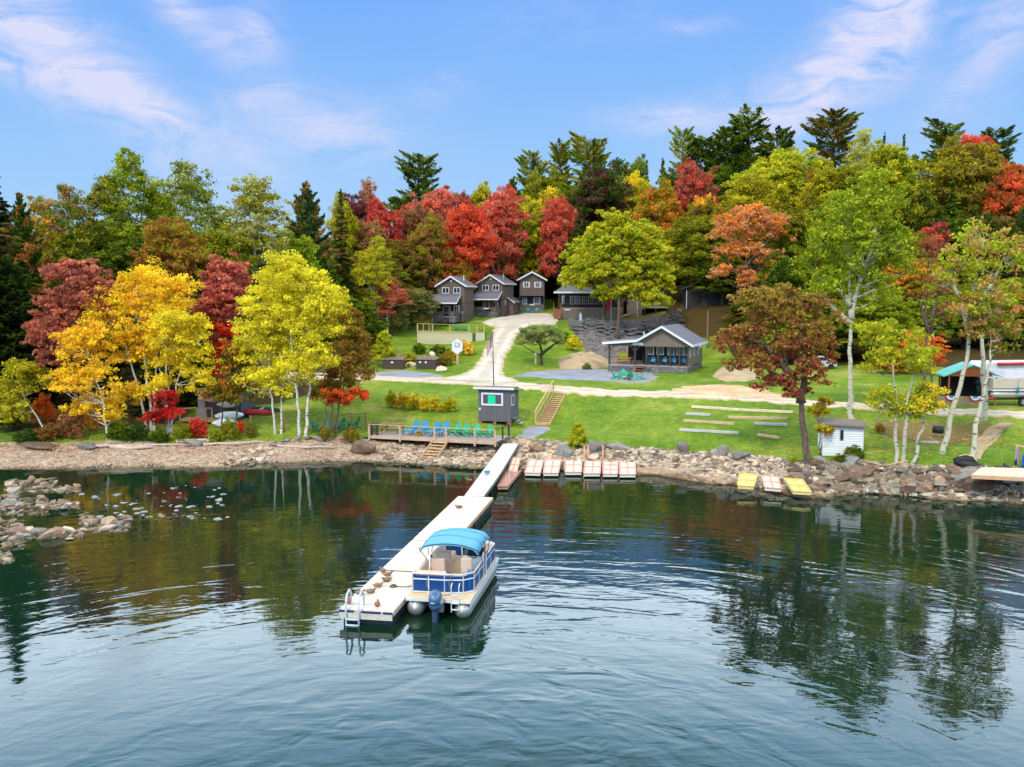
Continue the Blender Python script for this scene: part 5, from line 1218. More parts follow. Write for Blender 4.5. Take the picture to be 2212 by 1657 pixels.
def white_shed():
    b = G(1820, 986); c = thing('white_shed', 'small weathered white clapboard shed with a brown roof near the rocks', 'shed', (b.x, b.y, b.z - .1), R(-9)); w, d = 2.6, 1.9
    MB().prism([(-w / 2, 0, 0), (w / 2, 0, .0), (w / 2, 0, 2.05), (-w / 2, 0, 2.25)], (0, d, 0)).build('wall', banded('white_clapboard', (236, 234, 230), .95, step=.16, axis=2, width=.1, var=.08, gap=lin((120, 124, 132))), c)
    MB().prism([(-w / 2 - .2, -.3, 2.2), (w / 2 + .25, -.3, 2.08), (w / 2 + .25, -.3, 2.2), (-w / 2 - .2, -.3, 2.32)], (0, .05, 0)).add(
        [(-w / 2 - .2, -.25, 2.2), (w / 2 + .25, -.25, 2.08), (w / 2 + .25, d + .2, 2.2), (-w / 2 - .2, d + .2, 2.32), (-w / 2 - .2, -.25, 2.32), (w / 2 + .25, -.25, 2.2), (w / 2 + .25, d + .2, 2.32), (-w / 2 - .2, d + .2, 2.44)],
        [(0, 1, 2, 3), (7, 6, 5, 4), (0, 4, 5, 1), (1, 5, 6, 2), (2, 6, 7, 3), (0, 3, 7, 4)]).build('roof', pm('brown_shingles', (142, 124, 116), .85, .9, .3, 6, .6), c)
    f = MB().box(-.22, .02, -.05, -.003, 1.2, 1.9).build('window_frame', METAL, c); MB().box(-.18, -.02, -.06, -.051, 1.24, 1.86).build('pane', GLASS, f)
white_shed()

def kayak_shed():
    b = GS(470, 25.5); c = thing('kayak_shed', 'dark grey boat shed with a slanted roof behind the white kayaks at left', 'shed', (b.x, b.y, b.z), R(-12))
    MB().box(-1.7, 2.2, 0, 2.4, 0, 2.6).build('wall', pm('slate_paint', (84, 84, 92), .85, .7), c)
    MB().prism([(-2.2, -.5, 2.5), (2.6, -.5, 3.0), (2.6, -.5, 3.12), (-2.2, -.5, 2.62)], (0, 3.3, 0)).build('roof', pm('grey_board', (150, 142, 134), .85), c)
    d = MB().box(-1.75, -1.1, -.06, -.004, .1, 2.35).build('door', pm('pale_door', (190, 190, 200), .85), c); MB().box(-1.2, -1.14, -.1, -.062, 1.1, 1.2).build('handle', METAL, d)
    MB().box(-2.6, 1.4, -1.6, -.02, .12, .28).build('deck', PINEW, c)
    r = MB()
    for x in (-3.9, -2.6, -1.0, -.2, .35): r.box(x, x + .09, -1.6, -1.51, 0, 1.25)
    r.bar((-5.6, -1.4, .9), (-1.0, -1.55, 1.3), .06, .1).bar((-5.6, -1.4, .5), (-2.4, -1.5, .8), .05, .08).bar((-.2, -1.55, 1.28), (.4, -1.55, 1.28), .06, .1)
    r.build('railing', PINEW, c)
    m = MB()
    for z in (1.0, 1.7, 2.35): m.box(1.3, 1.38, -.7, 0, z, z + .07).box(2.05, 2.13, -.7, 0, z, z + .07)
    m.build('rack', POST, c)
kayak_shed()

def pavilion():
    b = GS(2090, 26.5); c = thing('pavilion', 'open picnic pavilion with a teal roof, red brown gable and bunting by the road', 'pavilion', (b.x, b.y, b.z), R(-12))
    TEAL = banded('teal_metal_roof', (74, 190, 176), .85, .4, step=.3, axis=0, width=.05, var=.04); BR = banded('red_brown_boards', (176, 92, 46), .85, step=.12, axis=0, var=.12)
    MB().prism([(-1.9, -1.2, 2.35), (0, -1.2, 3.15), (1.9, -1.2, 2.35)], (0, .12, 0)).build('gable', BR, c)
    rr = MB()
    rr.prism([(0, -1.35, 3.2), (-2.2, -1.35, 2.28), (-2.2, -1.35, 2.36), (0, -1.35, 3.3)], (0, 3.6, 0)).prism([(0, -1.35, 3.2), (2.2, -1.35, 2.28), (2.2, -1.35, 2.36), (0, -1.35, 3.3)], (0, 3.6, 0)).build('roof', TEAL, c)
    for x in (-1.8, 1.7):
        for y in (-1.15, 2.0): MB().box(x, x + .12, y, y + .12, -.2, 2.4).build('post', BR, c)
    MB().box(-1.75, 1.75, 1.5, 1.6, 0, 2.3).build('back_wall', DARK, c)
    MB().box(-2.6, .5, -1.35, -1.25, .0, .75).build('low_wall', pm('tan_counter', (150, 130, 100), .85), c)
    for i, x in enumerate((-1.6, .2)):
        f = MB().prism([(x - .5, -1.42, .78), (x + .5, -1.42, .78), (x + .32, -1.42, .42), (x, -1.42, .32), (x - .32, -1.42, .42)], (0, .03, 0)).build('bunting', RED, c)
        w_ = MB().prism([(x - .4, -1.435, .785), (x + .4, -1.435, .785), (x + .22, -1.435, .52), (x, -1.435, .45), (x - .22, -1.435, .52)], (0, .012, 0)).build('white_band', TRIM, f)
        MB().prism([(x - .24, -1.45, .79), (x + .24, -1.45, .79), (x + .1, -1.45, .62), (x - .1, -1.45, .62)], (0, .012, 0)).build('blue_centre', BLUEP, f)
    return c
pavilion()

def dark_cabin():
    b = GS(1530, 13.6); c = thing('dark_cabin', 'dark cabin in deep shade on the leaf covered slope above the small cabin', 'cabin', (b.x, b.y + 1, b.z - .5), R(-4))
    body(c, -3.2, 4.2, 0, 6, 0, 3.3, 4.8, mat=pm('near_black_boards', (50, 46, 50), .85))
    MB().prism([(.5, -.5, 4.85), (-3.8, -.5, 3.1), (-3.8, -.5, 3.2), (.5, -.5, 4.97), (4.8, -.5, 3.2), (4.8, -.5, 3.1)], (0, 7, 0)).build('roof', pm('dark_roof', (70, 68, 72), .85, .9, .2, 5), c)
    window(c, -2.0, 1.9, .8, 1.1, mat=POST); MB().box(-3.3, -3.203, -.1, 0, 0, 3.1).build('corner_board', TRIM, c)
dark_cabin()

def camper():
    b = GS(2200, 25.0); c = thing('camper', 'white camper trailer with a red awning behind the boat at the right edge', 'camper', (b.x, b.y + 1, b.z), R(6))
    m = MB().prism([(-2.9, 0, .6), (3.3, 0, .6), (3.3, 0, 2.9), (-2.5, 0, 2.9), (-2.9, 0, 2.4)], (0, 2.4, 0)).build('body', pm('camper_shell', (226, 226, 230), .85, .35), c, bevel=.08)
    MB().box(-2.0, 3.0, -.03, -.003, 1.0, 1.06).box(-2.0, 3.0, -.03, -.003, 1.2, 1.3).build('stripe', pm('grey_stripe', (150, 150, 160), .8), c)
    MB().tube([(-1.6, -.18, 2.75), (3.2, -.18, 2.8)], .13, 10).build('awning', RED, c, True)
    window(c, 1.0, 1.95, 1.0, .6, panes=2); window(c, -1.6, 1.95, .7, .6, panes=1)
    for x in (-.4, .4): MB().tube([(x, .1, .35), (x, .35, .35)], .35, 16).build('wheel', BLACK, c)
camper()
# ------------------------------------------------------------------ dock
LUM = banded('dock_boards', (226, 212, 196), .92, step=.14, axis=1, width=.07, var=.2, gap=lin((150, 134, 122)))
LUMW = banded('walkway_boards', (222, 212, 198), .9, step=.14, axis=1, width=.07, var=.2, gap=lin((150, 138, 128)))
FLOAT = pm('float_plastic', (52, 60, 74), .8, .5, .2, 2)
ROPE = pm('rope', (120, 110, 104), .8, .9)
DZ = .58
A = P(734, 1315, DZ); B = P(991, 1071, DZ)
dd = B - A; DLEN = dd.length; yaw = math.atan2(-dd.x, dd.y); W_ = 2.05
dock = thing('floating_dock', 'wide pale floating dock section run with ducks on it, ladder at its near end', 'dock', (A.x, A.y, 0), yaw)
n_ = 4; sl_ = DLEN / n_
for i in range(n_):
    y0, y1 = i * sl_ + .09, (i + 1) * sl_ - .09
    f = MB().box(0, W_, y0, y1, DZ - .07, DZ).build('deck_section', LUM, dock)
    MB().box(-.03, -.003, y0, y1, DZ - .2, DZ - .02).box(W_ + .003, W_ + .03, y0, y1, DZ - .2, DZ - .02).box(0, W_, y0, y0 + .04, DZ - .24, DZ - .073).build('side_board', PINEW if i else pm('pale_edge', (214, 200, 172), .85), f)
    fl = MB()
    for k in range(3): a = y0 + .1 + k * (y1 - y0 - .1) / 3; fl.box(.06, W_ - .06, a, a + (y1 - y0) / 3 - .15, -.25, DZ - .1)
    fl.build('float', FLOAT, f, bevel=.03)
MB().box(-.02, .55, -.06, -.003, DZ - .1, DZ - .03).box(.85, 1.6, -.06, -.003, DZ - .1, DZ - .03).box(1.7, W_, -.06, -.003, DZ - .1, DZ - .03).build('bumper', pm('navy_bumper', (40, 48, 110), .8), dock)
MB().box(.0, W_, -.05, -.004, DZ - .34, DZ - .1).build('end_board', pm('end_board', (216, 208, 190), .85), dock)
lad = MB()
for x in (.28, .78):
    lad.tube([(x, .5, DZ), (x, .46, DZ + .5), (x, .3, DZ + .66), (x, .02, DZ + .55), (x, -.12, DZ + .2), (x, -.12, -.35)], .04, 8)
for z in (-.25, .0, .22): lad.box(.28, .78, -.2, -.1, z, z + .05)
lad.build('ladder', pm('pale_metal', (206, 214, 226), .9, .4, .08), dock, True)

# narrow walkway from the dock to the bank
wl = thing('walkway', 'narrow pale walkway linking the wide dock to the shore', 'walkway', (0, 0, 0), 0)
pts = [(1003.5, 1045, 1071, DZ + .02), (1022, 1064, 1046, .62), (1041, 1082, 1020, .68), (1060, 1098, 994, .8), (1074, 1109, 976, .92), (1087.5, 1120, 958, 1.08)]
for (xa, xb, ya, za), (xc, xd, yc, zc_) in zip(pts[:-1], pts[1:]):
    p = [P(xa, ya, za), P(xb, ya, za), P(xd, yc, zc_), P(xc, yc, zc_)]
    c0 = (p[3] - p[0]).normalized() * .03; p = [p[0] + c0, p[1] + c0, p[2] - c0, p[3] - c0]
    m = MB().prism(p, (0, 0, -.1)).build('walkway_section', LUMW, wl)
    u = (p[3] - p[0]).normalized(); k = MB()
    k.bar(p[0] + Vector((-.035, 0, -.1)), p[3] + Vector((-.035, 0, -.1)), .05, .16).bar(p[1] + Vector((.035, 0, -.1)), p[2] + Vector((.035, 0, -.1)), .05, .16); k.build('side_board', ROPE, m)
    if za < .7:
        q = MB(); a, b_ = p[0].lerp(p[3], .15), p[1].lerp(p[2], .85); M_ = (p[0] + p[2]) / 2
        q.cb((M_.x, M_.y, .12), (.85, (p[3] - p[0]).length * .7, .55), rz=math.atan2(-u.x, u.y)); q.build('float', FLOAT, m)
post = P(1104, 976, .2); MB().tube([(post.x, post.y, -1.5), (post.x, post.y, 2.1)], .035, 6).build('pole', METAL, wl)
bl = P(1052, 1018, .9); MB().ell((bl.x, bl.y, .86), (.22, .3, .1)).build('blue_line', BLUEP, wl, True)

def flt(xy, mat, fmat, label, group=None, rows=2, cols=2, th=.16, name='dock_panel', z=.26, lift=0):
    """Dock panel hauled up at the water's edge: boards in a raised frame. xy: near-left, near-right, far-right, far-left."""
    p = [P(x, y, z + (lift if i > 1 else 0)) for i, (x, y) in enumerate(xy)]; o = p[0].copy(); e = thing(name, label, 'dock panel', o, 0, group)
    p = [q - o for q in p]; MB().prism(p, (0, 0, -th)).build('panel', mat, e)
    up = Vector((0, 0, .03)); m = MB()
    for i in range(rows + 1): t = i / rows; m.bar(p[0].lerp(p[3], t) + up, p[1].lerp(p[2], t) + up, .09, .07)
    for i in range(cols + 1): t = i / cols; m.bar(p[0].lerp(p[1], t) + up * 1.1, p[3].lerp(p[2], t) + up * 1.1, .09, .07)
    m.build('frame', fmat, e); return e
PANEL = pm('bleached_panel', (240, 226, 206), .92, .8, .08, 4); FR = pm('pink_wood', (226, 170, 148), .85); YEL = pm('yellow_panel', (240, 216, 136), .92, .6, .1); YFR = pm('yellow_frame', (228, 196, 112), .9)
G7 = 'pink framed dock panels hauled out at the water edge'
flt([(1098, 1019), (1116, 1021), (1124, 990), (1107, 989)], PANEL, FR, 'bleached pink framed dock panel closest to the walkway', G7, lift=.35)
flt([(1134, 1022), (1167, 1023), (1174, 995), (1143, 994)], PANEL, FR, 'second bleached pink framed dock panel right of the walkway', G7, lift=.3)
flt([(1174, 1023), (1206, 1023), (1212, 994), (1178, 993)], PANEL, FR, 'third bleached pink framed dock panel right of the walkway', G7, lift=.3)
flt([(1221, 1021), (1256, 1021), (1257, 991), (1221, 990)], PANEL, FR, 'middle bleached panel with a diagonal brace, fourth from the walkway', G7, lift=.3)
e = flt([(1261, 1024), (1296, 1024), (1298, 995), (1265, 994)], PANEL, FR, 'dock panel with a turquoise strip across its back edge', G7, lift=.3)
p_ = [P(1266, 1003, .42) - e.location, P(1297, 1003, .42) - e.location]; MB().bar(p_[0], p_[1], .35, .05).build('turquoise_strip', pm('turquoise', (64, 200, 214), .85), e)
flt([(1303, 1025), (1334, 1025), (1335, 996), (1303, 996)], PANEL, FR, 'bleached panel between the turquoise striped one and the last one', G7, rows=3, lift=.3)
flt([(1339, 1026), (1373, 1026), (1372, 996), (1339, 996)], PANEL, FR, 'last bleached dock panel on the right of the pale row', G7, lift=.3)
flt([(1075, 1052), (1097, 1052), (1126, 1017), (1094, 1017)], banded('red_brown_planks', (190, 140, 120), .85, step=.2, axis=0), pm('red_brown_edge', (170, 118, 100), .85), 'plain reddish plank float lying beside the walkway', rows=1, cols=1, name='plank_float')
flt([(1594, 1050), (1628, 1052), (1636, 1026), (1598, 1024)], YEL, YFR, 'left yellow dock panel on the rocks', 'yellow dock panels on the rocks', lift=.35, z=.55)
flt([(1652, 1054), (1688, 1057), (1680, 1030), (1645, 1028)], PANEL, FR, 'pale pink panel between the two yellow ones on the rocks', lift=.35, z=.5)
flt([(1713, 1062), (1752, 1064), (1733, 1037), (1694, 1034)], YEL, YFR, 'right yellow dock panel, tilted towards the water', 'yellow dock panels on the rocks', lift=.35, z=.55)
# posts and ladder frame behind the turquoise one
for x, w_ in ((1262, 'left'), (1270, 'middle'), (1302, 'right')):
    q = P(x, 998, .4); m = MB().box(-.06, .06, -.06, .06, -.8, 1.15).box(-.09, .09, -.09, .09, 1.15, 1.19); o = m.build('mooring_post', FR); o.location = q; tag(o, w_ + ' one of the short red brown posts beside the turquoise striped panel', 'post')


# ------------------------------------------------------------------ pontoon boat
def pontoon_boat():
    wb = 2.5; L_ = 5.9; dz = .72
    s0 = P(875.5, 1293, dz - .05); bt = thing('pontoon_boat', 'blue and white pontoon boat with a light blue canopy tied to the dock', 'boat', (s0.x + .05, s0.y, 0), yaw)
    WH = pm('white_gelcoat', (236, 236, 238), .88, .3, .04); AL = pm('brushed_aluminium', (188, 184, 176), .85, .32, .12, 2, metal=.45)
    BL = pm('navy_panel', (8, 70, 134), .85, .3, .1); TAN = pm('tan_vinyl', (222, 192, 172), .88, .5, .06); CAR = pm('deck_vinyl', (238, 204, 158), .85, .8, .08, 20)
    CANV = pm('sky_blue_canvas', (104, 176, 208), .88, .8, .07, 2, .5, 6)
    MB().box(0, wb, 0, L_, dz - .06, dz).build('deck_floor', CAR, bt)
    MB().box(-.02, wb + .02, -.03, -.003, dz - .12, dz + .01).box(-.03, -.003, 0, L_, dz - .12, dz + .01).box(wb + .003, wb + .03, 0, L_, dz - .12, dz + .01).box(0, wb, L_ + .003, L_ + .03, dz - .12, dz + .01).build('deck_edge', WH, bt)
    for x in (.32, wb - .32):
        pts = [(x, -.12, .28), (x, -.02, .28), (x, .12, .28), (x, L_ - .5, .28), (x, L_ - .1, .32), (x, L_ + .25, .42), (x, L_ + .4, .5)]
        t = MB().tube(pts, [.02, .22, .33, .33, .30, .16, .03], 20).build('pontoon', AL, bt, True)
        MB().box(x - .04, x + .04, .1, L_ - .3, .58, dz - .065).build('riser', AL, t)
    MB().prism([(wb - .02, .05, .45), (wb - .02, L_ - .2, .45), (wb - .02, L_ + .05, .6), (wb - .02, L_ + .05, dz - .08), (wb - .02, .05, dz - .08)], (.03, 0, 0)).build('side_skirt', WH, bt)
    # fence: navy panels in a white tube frame, set in from the deck edge
    y0, y1, zt = .62, L_ - .25, dz + .78; xi0, xi1 = .08, wb - .08
    pan = MB(); fr = MB()
    segs = [((xi0, y0), (1.35, y0 - .0)), ((1.35, y0), (xi1 - .35, y0 + .12)), ((xi1 - .35, y0 + .12), (xi1, y0 + .5)), ((xi1, y0 + .5), (xi1, 2.9)), ((xi1, 3.5), (xi1, y1 - .3)), ((xi1, y1 - .3), (xi1 - .3, y1)),
            ((xi1 - .3, y1), (1.6, y1)), ((.9, y1), (xi0 + .25, y1)), ((xi0 + .25, y1), (xi0, y1 - .3)), ((xi0, y1 - .3), (xi0, 3.3)), ((xi0, 2.7), (xi0, y0))]
    for (a, b) in segs:
        A_, B_ = Vector((*a, 0)), Vector((*b, 0)); L2 = (B_ - A_).length
        pan.prism([(*a, dz + .08), (*b, dz + .08), (*b, dz + .70), (*a, dz + .70)], Vector((B_ - A_).yx.to_3d() if False else (-(B_ - A_).y, (B_ - A_).x, 0)).normalized() * .012)
        for z in (dz + .05, dz + .56, zt): fr.bar((*a, z), (*b, z), .045, .045)
        k = max(1, int(L2 / .62))
        for i in range(k + 1): q = A_.lerp(B_, i / k); fr.box(q.x - .022, q.x + .022, q.y - .022, q.y + .022, dz, zt)
    pn = pan.build('fence_panel', BL, bt); fr.build('fence_rail', WH, bt)
    # seats
    def seat(nm, x0, x1, ya, yb, back=None):
        o = MB().box(x0, x1, ya, yb, dz + .003, dz + .30).build(nm, TAN, bt, bevel=.05); MB().box(x0 + .02, x1 - .02, ya + .02, yb - .02, dz + .303, dz + .42).build('cushion', TAN, o, bevel=.05)
        bk = MB()
        for q in back or []: bk.box(*q)
        if back: bk.build('seat_back', TAN, o, bevel=.06)
    z2 = dz + .86
    seat('stern_lounge', .15, 1.35, .72, 1.25, [(.15, 1.4, .68, .86, dz + .425, z2)])
    seat('port_bench', .15, .70, 1.30, 2.3, [(.12, .30, .9, 2.3, dz + .425, z2), (.32, .95, 2.31, 2.48, dz + .003, z2 + .05)])
    seat('bow_bench', .15, .75, 3.4, 5.3, [(.12, .28, 3.4, 5.3, dz + .425, z2), (.3, .98, 3.15, 3.38, dz + .003, z2 + .1)])
    seat('starboard_bench', wb - .78, wb - .14, 3.9, 5.35, [(wb - .28, wb - .12, 3.9, 5.35, dz + .425, z2), (wb - .8, wb - .3, 5.2, 5.38, dz + .425, z2)])
    # helm
    h = MB().prism([(wb - .75, 2.95, dz), (wb - .15, 2.95, dz), (wb - .15, 3.6, dz), (wb - .75, 3.6, dz)], (0, 0, .9)).build('helm_console', WH, bt, bevel=.06)
    MB().prism([(wb - .76, 2.9, dz + .9), (wb - .14, 2.9, dz + .9), (wb - .14, 3.45, dz + 1.08), (wb - .76, 3.45, dz + 1.08)], (0, 0, .04)).build('dashboard', BLACK, h)
    sw = MB(); pp = [(wb - .45 + .17 * math.cos(a), 2.86 + .05 * math.sin(a), dz + 1.02 + .17 * math.sin(a)) for a in [i * math.pi / 8 for i in range(17)]]; sw.tube(pp, .018, 6); sw.build('steering_wheel', BLACK, h, True)
    cs = MB().box(wb - .82, wb - .32, 2.0, 2.5, dz + .35, dz + .5).build('captain_chair', TAN, bt, bevel=.06)
    MB().box(wb - .80, wb - .34, 1.88, 2.02, dz + .45, dz + 1.1).build('seat_back', TAN, cs, bevel=.06); MB().tube([(wb - .57, 2.25, dz), (wb - .57, 2.25, dz + .36)], .06, 8).build('pedestal', AL, cs)
    # canopy on a bent tube frame
    ca0, ca1, zc0 = 1.7, 4.3, dz + 1.5; nx_, ny_ = 12, 14; vs = []; fs = []
    for j in range(ny_ + 1):
        v = j / ny_
        for i in range(nx_ + 1):
            u = i / nx_; z = zc0 + .24 * (1 - (2 * u - 1) ** 2) ** .8 + .10 * math.sin(math.pi * v) - .05 * math.sin(v * 3 * math.pi) ** 2 - .05 * math.exp(-((u - .72) ** 2 + (v - .4) ** 2) * 30)
            vs.append((.03 + (wb - .06) * u, ca0 + (ca1 - ca0) * v, z - (.1 if j in (0, ny_) else 0) - (.14 if i in (0, nx_) else 0)))
    for j in range(ny_):
        for i in range(nx_): a = j * (nx_ + 1) + i; fs.append((a, a + 1, a + nx_ + 2, a + nx_ + 1))
    cn = MB().add(vs, fs).build('canopy', CANV, bt, True); so_ = cn.modifiers.new('thickness', 'SOLIDIFY'); so_.thickness = .015
    sm = MB()
    for v in (.02, .34, .66, .98):
        sm.tube([(.03 + (wb - .06) * i / nx_, ca0 + (ca1 - ca0) * v, vs[round(v * ny_) * (nx_ + 1) + i][2] + .012) for i in range(nx_ + 1)], .012, 5)
    sm.build('seam', pm('canopy_piping', (92, 168, 206), .85), cn, True)
    f = MB()
    for v in (0, .5, 1):
        y = ca0 + .02 + (ca1 - ca0 - .04) * v; row = [(.03 + (wb - .06) * i / 10, y, zc0 - .05 + .24 * (1 - (2 * i / 10 - 1) ** 2) ** .8) for i in range(11)]
        f.tube([(.06, 3.2 + (y - 3.2) * .35, zt)] + row + [(wb - .06, 3.2 + (y - 3.2) * .35, zt)], .016, 6)
    f.build('canopy_frame', BLACK, bt, True)
    # outboard
    ob = MB().box(wb * .5 - .22, wb * .5 + .22, -.12, .1, .25, dz - .065).build('motor_bracket', AL, bt)
    ENG = pm('metallic_grey_blue', (78, 112, 152), .85, .25, .1, 2, metal=.2, coat=.5)
    mo = MB().ell((wb * .5, -.42, .86), (.26, .38, .36), 18, 12).ell((wb * .5, -.42, .66), (.24, .33, .28), 18, 12).build('outboard_motor', ENG, bt, True)
    MB().prism([(wb * .5 - .09, -.62, .6), (wb * .5 + .09, -.62, .6), (wb * .5 + .09, -.3, .6), (wb * .5 - .09, -.3, .6)], (0, .05, -.95)).build('leg', pm('motor_leg', (60, 78, 104), .8, .35), mo)
    MB().box(wb * .5 + .245, wb * .5 + .262, -.55, -.25, .78, .82).box(wb * .5 + .24, wb * .5 + .255, -.52, -.28, .70, .73).box(wb * .5 - .09, wb * .5 + .05, -.79, -.775, .80, .84).build('marking', TRIM, mo)
    # boarding ladder folded at the stern, ropes, fender
    m = MB()
    for x in (wb - .72, wb - .42): m.tube([(x, -.06, .25), (x, -.08, dz + .55), (x, .1, dz + .62)], .02, 6)
    for z in (.35, .6, dz + .2): m.box(wb - .72, wb - .42, -.12, -.04, z, z + .03)
    m.build('boarding_ladder', WH, bt)
    m = MB()
    for x in (.72, 1.62): m.tube([(x, y0, zt), (x - .02, .3, dz + .5), (x + .15, .2, dz + .15), (wb * .5, -.3, dz + .2)], .016, 5)
    m.build('rope', ROPE, bt, True)
    MB().box(wb - .33, wb - .21, .95, 1.12, dz + .2, dz + .9).build('blue_bag', BLUEP, bt, bevel=.03)
    # registration strip and small red decal
    MB().box(wb + .033, wb + .036, .5, .75, dz - .02, dz + .0).build('decal', RED, bt)
    return bt
pontoon_boat()

# ------------------------------------------------------------------ ducks on the dock
def duckmesh(mat, nm):
    V_ = [(0, -.26, .16, .012), (0, -.17, .13, .07), (0, -.02, .11, .11), (0, .10, .12, .09), (0, .15, .17, .055), (0, .165, .205, .046), (0, .19, .23, .048), (0, .225, .22, .03)]
    m = MB().tube([v[:3] for v in V_], [v[3] for v in V_], 12); me = bpy.data.meshes.new(nm); me.from_pydata(m.v, [], m.f); me.materials.append(mat); me.shade_smooth(); return me
DB = [pm('mottled_brown_feathers', (134, 96, 66), .85, .8, .4, 22), pm('grey_brown_feathers', (150, 132, 118), .85, .8, .35, 22), pm('rufous_feathers', (176, 104, 70), .85, .8, .3, 22)]
BILL = pm('orange_bill', (220, 140, 50), .85); HEADG = pm('green_head', (26, 92, 66), .85, .35)
BM = [duckmesh(m_, 'duck_body') for m_ in DB]
DK = [(826.5, 1239, 1, 40, 0, 'standing duck farthest up the first dock section, near its left edge'), (838, 1247, 2, -70, 1, 'green headed duck facing another just below the first dock seam'),
      (835, 1256, 0, 120, 0, 'pinkish brown duck preening beside the green headed one'), (817, 1268, 0, -80, 1, 'brown duck resting in the middle of the near dock section'), (801, 1281, 0, -95, 0, 'brown and white duck lying below the middle one'),
      (778, 1287, 1, -100, 0, 'dark brown duck lying left of centre above the ladder'), (753, 1303, 0, 10, 2, 'small rufous duck partly behind the ladder rail'),
      (815, 1309, 0, 0, 2, 'rufous duck curled up near the dock end'), (1014, 1041, 0, 60, 2, 'rufous duck resting on the narrow walkway'), (991, 1098, 0, 90, 2, 'brown duck resting at the start of the wide dock')]
for i, (x, y, st, hd, mi, lb) in enumerate(DK):
    q = P(x, y, DZ + .01); e = thing('duck', lb, 'duck', (q.x, q.y, DZ + (.04 if st else -.02) + (.04 if i == 8 else 0)), R(hd), 'ducks resting on the dock'); e.scale = (.9,) * 3
    o = bpy.data.objects.new('body', BM[mi]); COL.objects.link(o); o.parent = e
    MB().box(-.02, .02, .235, .30, .205, .222).build('bill', BILL, e)
    w = MB().ell((.085, -.03, .15), (.03, .14, .06)).ell((-.085, -.03, .15), (.03, .14, .06)).build('wings', DB[(mi + 1) % 3], e, True)
    if i == 1: MB().ell((0, .19, .23), (.052, .056, .052)).build('head_feathers', HEADG, e, True)
    if st: MB().tube([(.04, 0, -.04), (.04, 0, .06)], .01, 5).tube([(-.04, 0, -.04), (-.04, 0, .06)], .01, 5).build('legs', BILL, e)
# grey coil of rope by the right dock edge
q = P(850, 1268, DZ); m = MB()
for k in range(3): m.tube([(.16 * math.cos(a) * (1 - k * .2), .12 * math.sin(a) * (1 - k * .2), .02 + .03 * k) for a in [i * math.pi / 6 for i in range(13)]], .02, 5)
e = thing('rope_coil', 'grey rope coil lying by the right edge of the near dock section', 'rope', (q.x, q.y, DZ)); m.build('coil', ROPE, e, True)
MB().tube([(.15, 0, .02), (.5, -.05, .02), (.75, .1, .02)], .018, 5).build('loose_end', ROPE, e)
DLUM = pm('faded_lumber', (208, 174, 146), .85, .8, .16, 3)
# ------------------------------------------------------------------ deck above the rocks
def shore_deck():
    zt = 1.32; a = P(797, 941, zt); b = P(1072, 955, zt); u = (b - a); Lg = u.length; yw = math.atan2(u.y, u.x)
    dk = thing('shore_deck', 'long wooden deck with lumber railing above the rocks, lined with chairs', 'deck', (a.x, a.y, 0), yw)
    dp = 3.3
    MB().box(0, Lg, 0, dp, zt - .06, zt).build('deck_boards', WGREY, dk)
    MB().box(-.03, Lg + .03, -.05, -.003, zt - .2, zt + .01).box(-.03, Lg + .03, dp + .003, dp + .05, zt - .26, zt).build('rim_board', DLUM, dk)
    sx = [.06, Lg * .255, Lg * .53, Lg * .62, Lg * .84, Lg - .06]
    for x in sx:
        MB().box(x - .07, x + .07, -.12, -.053, zt - .35, zt + .88).build('railing_post', DLUM, dk)
        if x > Lg * .6 or x < Lg * .5: MB().box(x - .06, x + .06, .06, .18, -.3, zt - .063).build('pier', POST, dk)
    m = MB()
    for p, q in zip(sx[:-1], sx[1:]): m.box(p, q, -.13, -.02, zt + .883, zt + .93)
    m.build('hand_rail', DLUM, dk)
    MB().bar((Lg - .06, -.05, zt + .90), (Lg - .06, dp, zt + .9), .1, .05).box(Lg - .12, Lg, dp - .12, dp, zt, zt + .87).box(Lg - .12, Lg, dp * .5, dp * .5 + .1, zt, zt + .87).build('end_rail', POST, dk)
    m = MB().box(0, .12, .3, .42, zt, zt + .9).box(.5, .62, .3, .42, zt, zt + .9).box(0, .62, .28, .44, zt + .903, zt + .95)
    for i in range(5): m.box(.13, .49, .33, .39, zt + .1 + i * .16, zt + .2 + i * .16)
    m.build('corner_planter_screen', POST, dk)
    # stairs down to the beach
    g0 = dk.location; st = thing('deck_stairs', 'short open tread wooden stairs leading from the deck down to the beach', 'stairs', (a.x + u.x / Lg * Lg * .575, a.y + u.y / Lg * Lg * .575, 0), yw)
    w = 1.15
    for i in range(6):
        MB().box(-w / 2, w / 2, -.2 - .36 * i - .28, -.2 - .36 * i, zt - .17 * (i + 1) - .05, zt - .17 * (i + 1)).build('tread', PINEW, st)
    for x in (-w / 2 - .04, w / 2 + .04): MB().bar((x, -.1, zt - .1), (x, -2.45, zt - 1.15), .05, .2).build('stringer', PINEW, st)
    return dk, a, yw, zt, Lg
DKO, DA, DYAW, DZT, DLG = shore_deck()
DM = Matrix.Translation((DA.x, DA.y, 0)) @ Matrix.Rotation(DYAW, 4, 'Z')

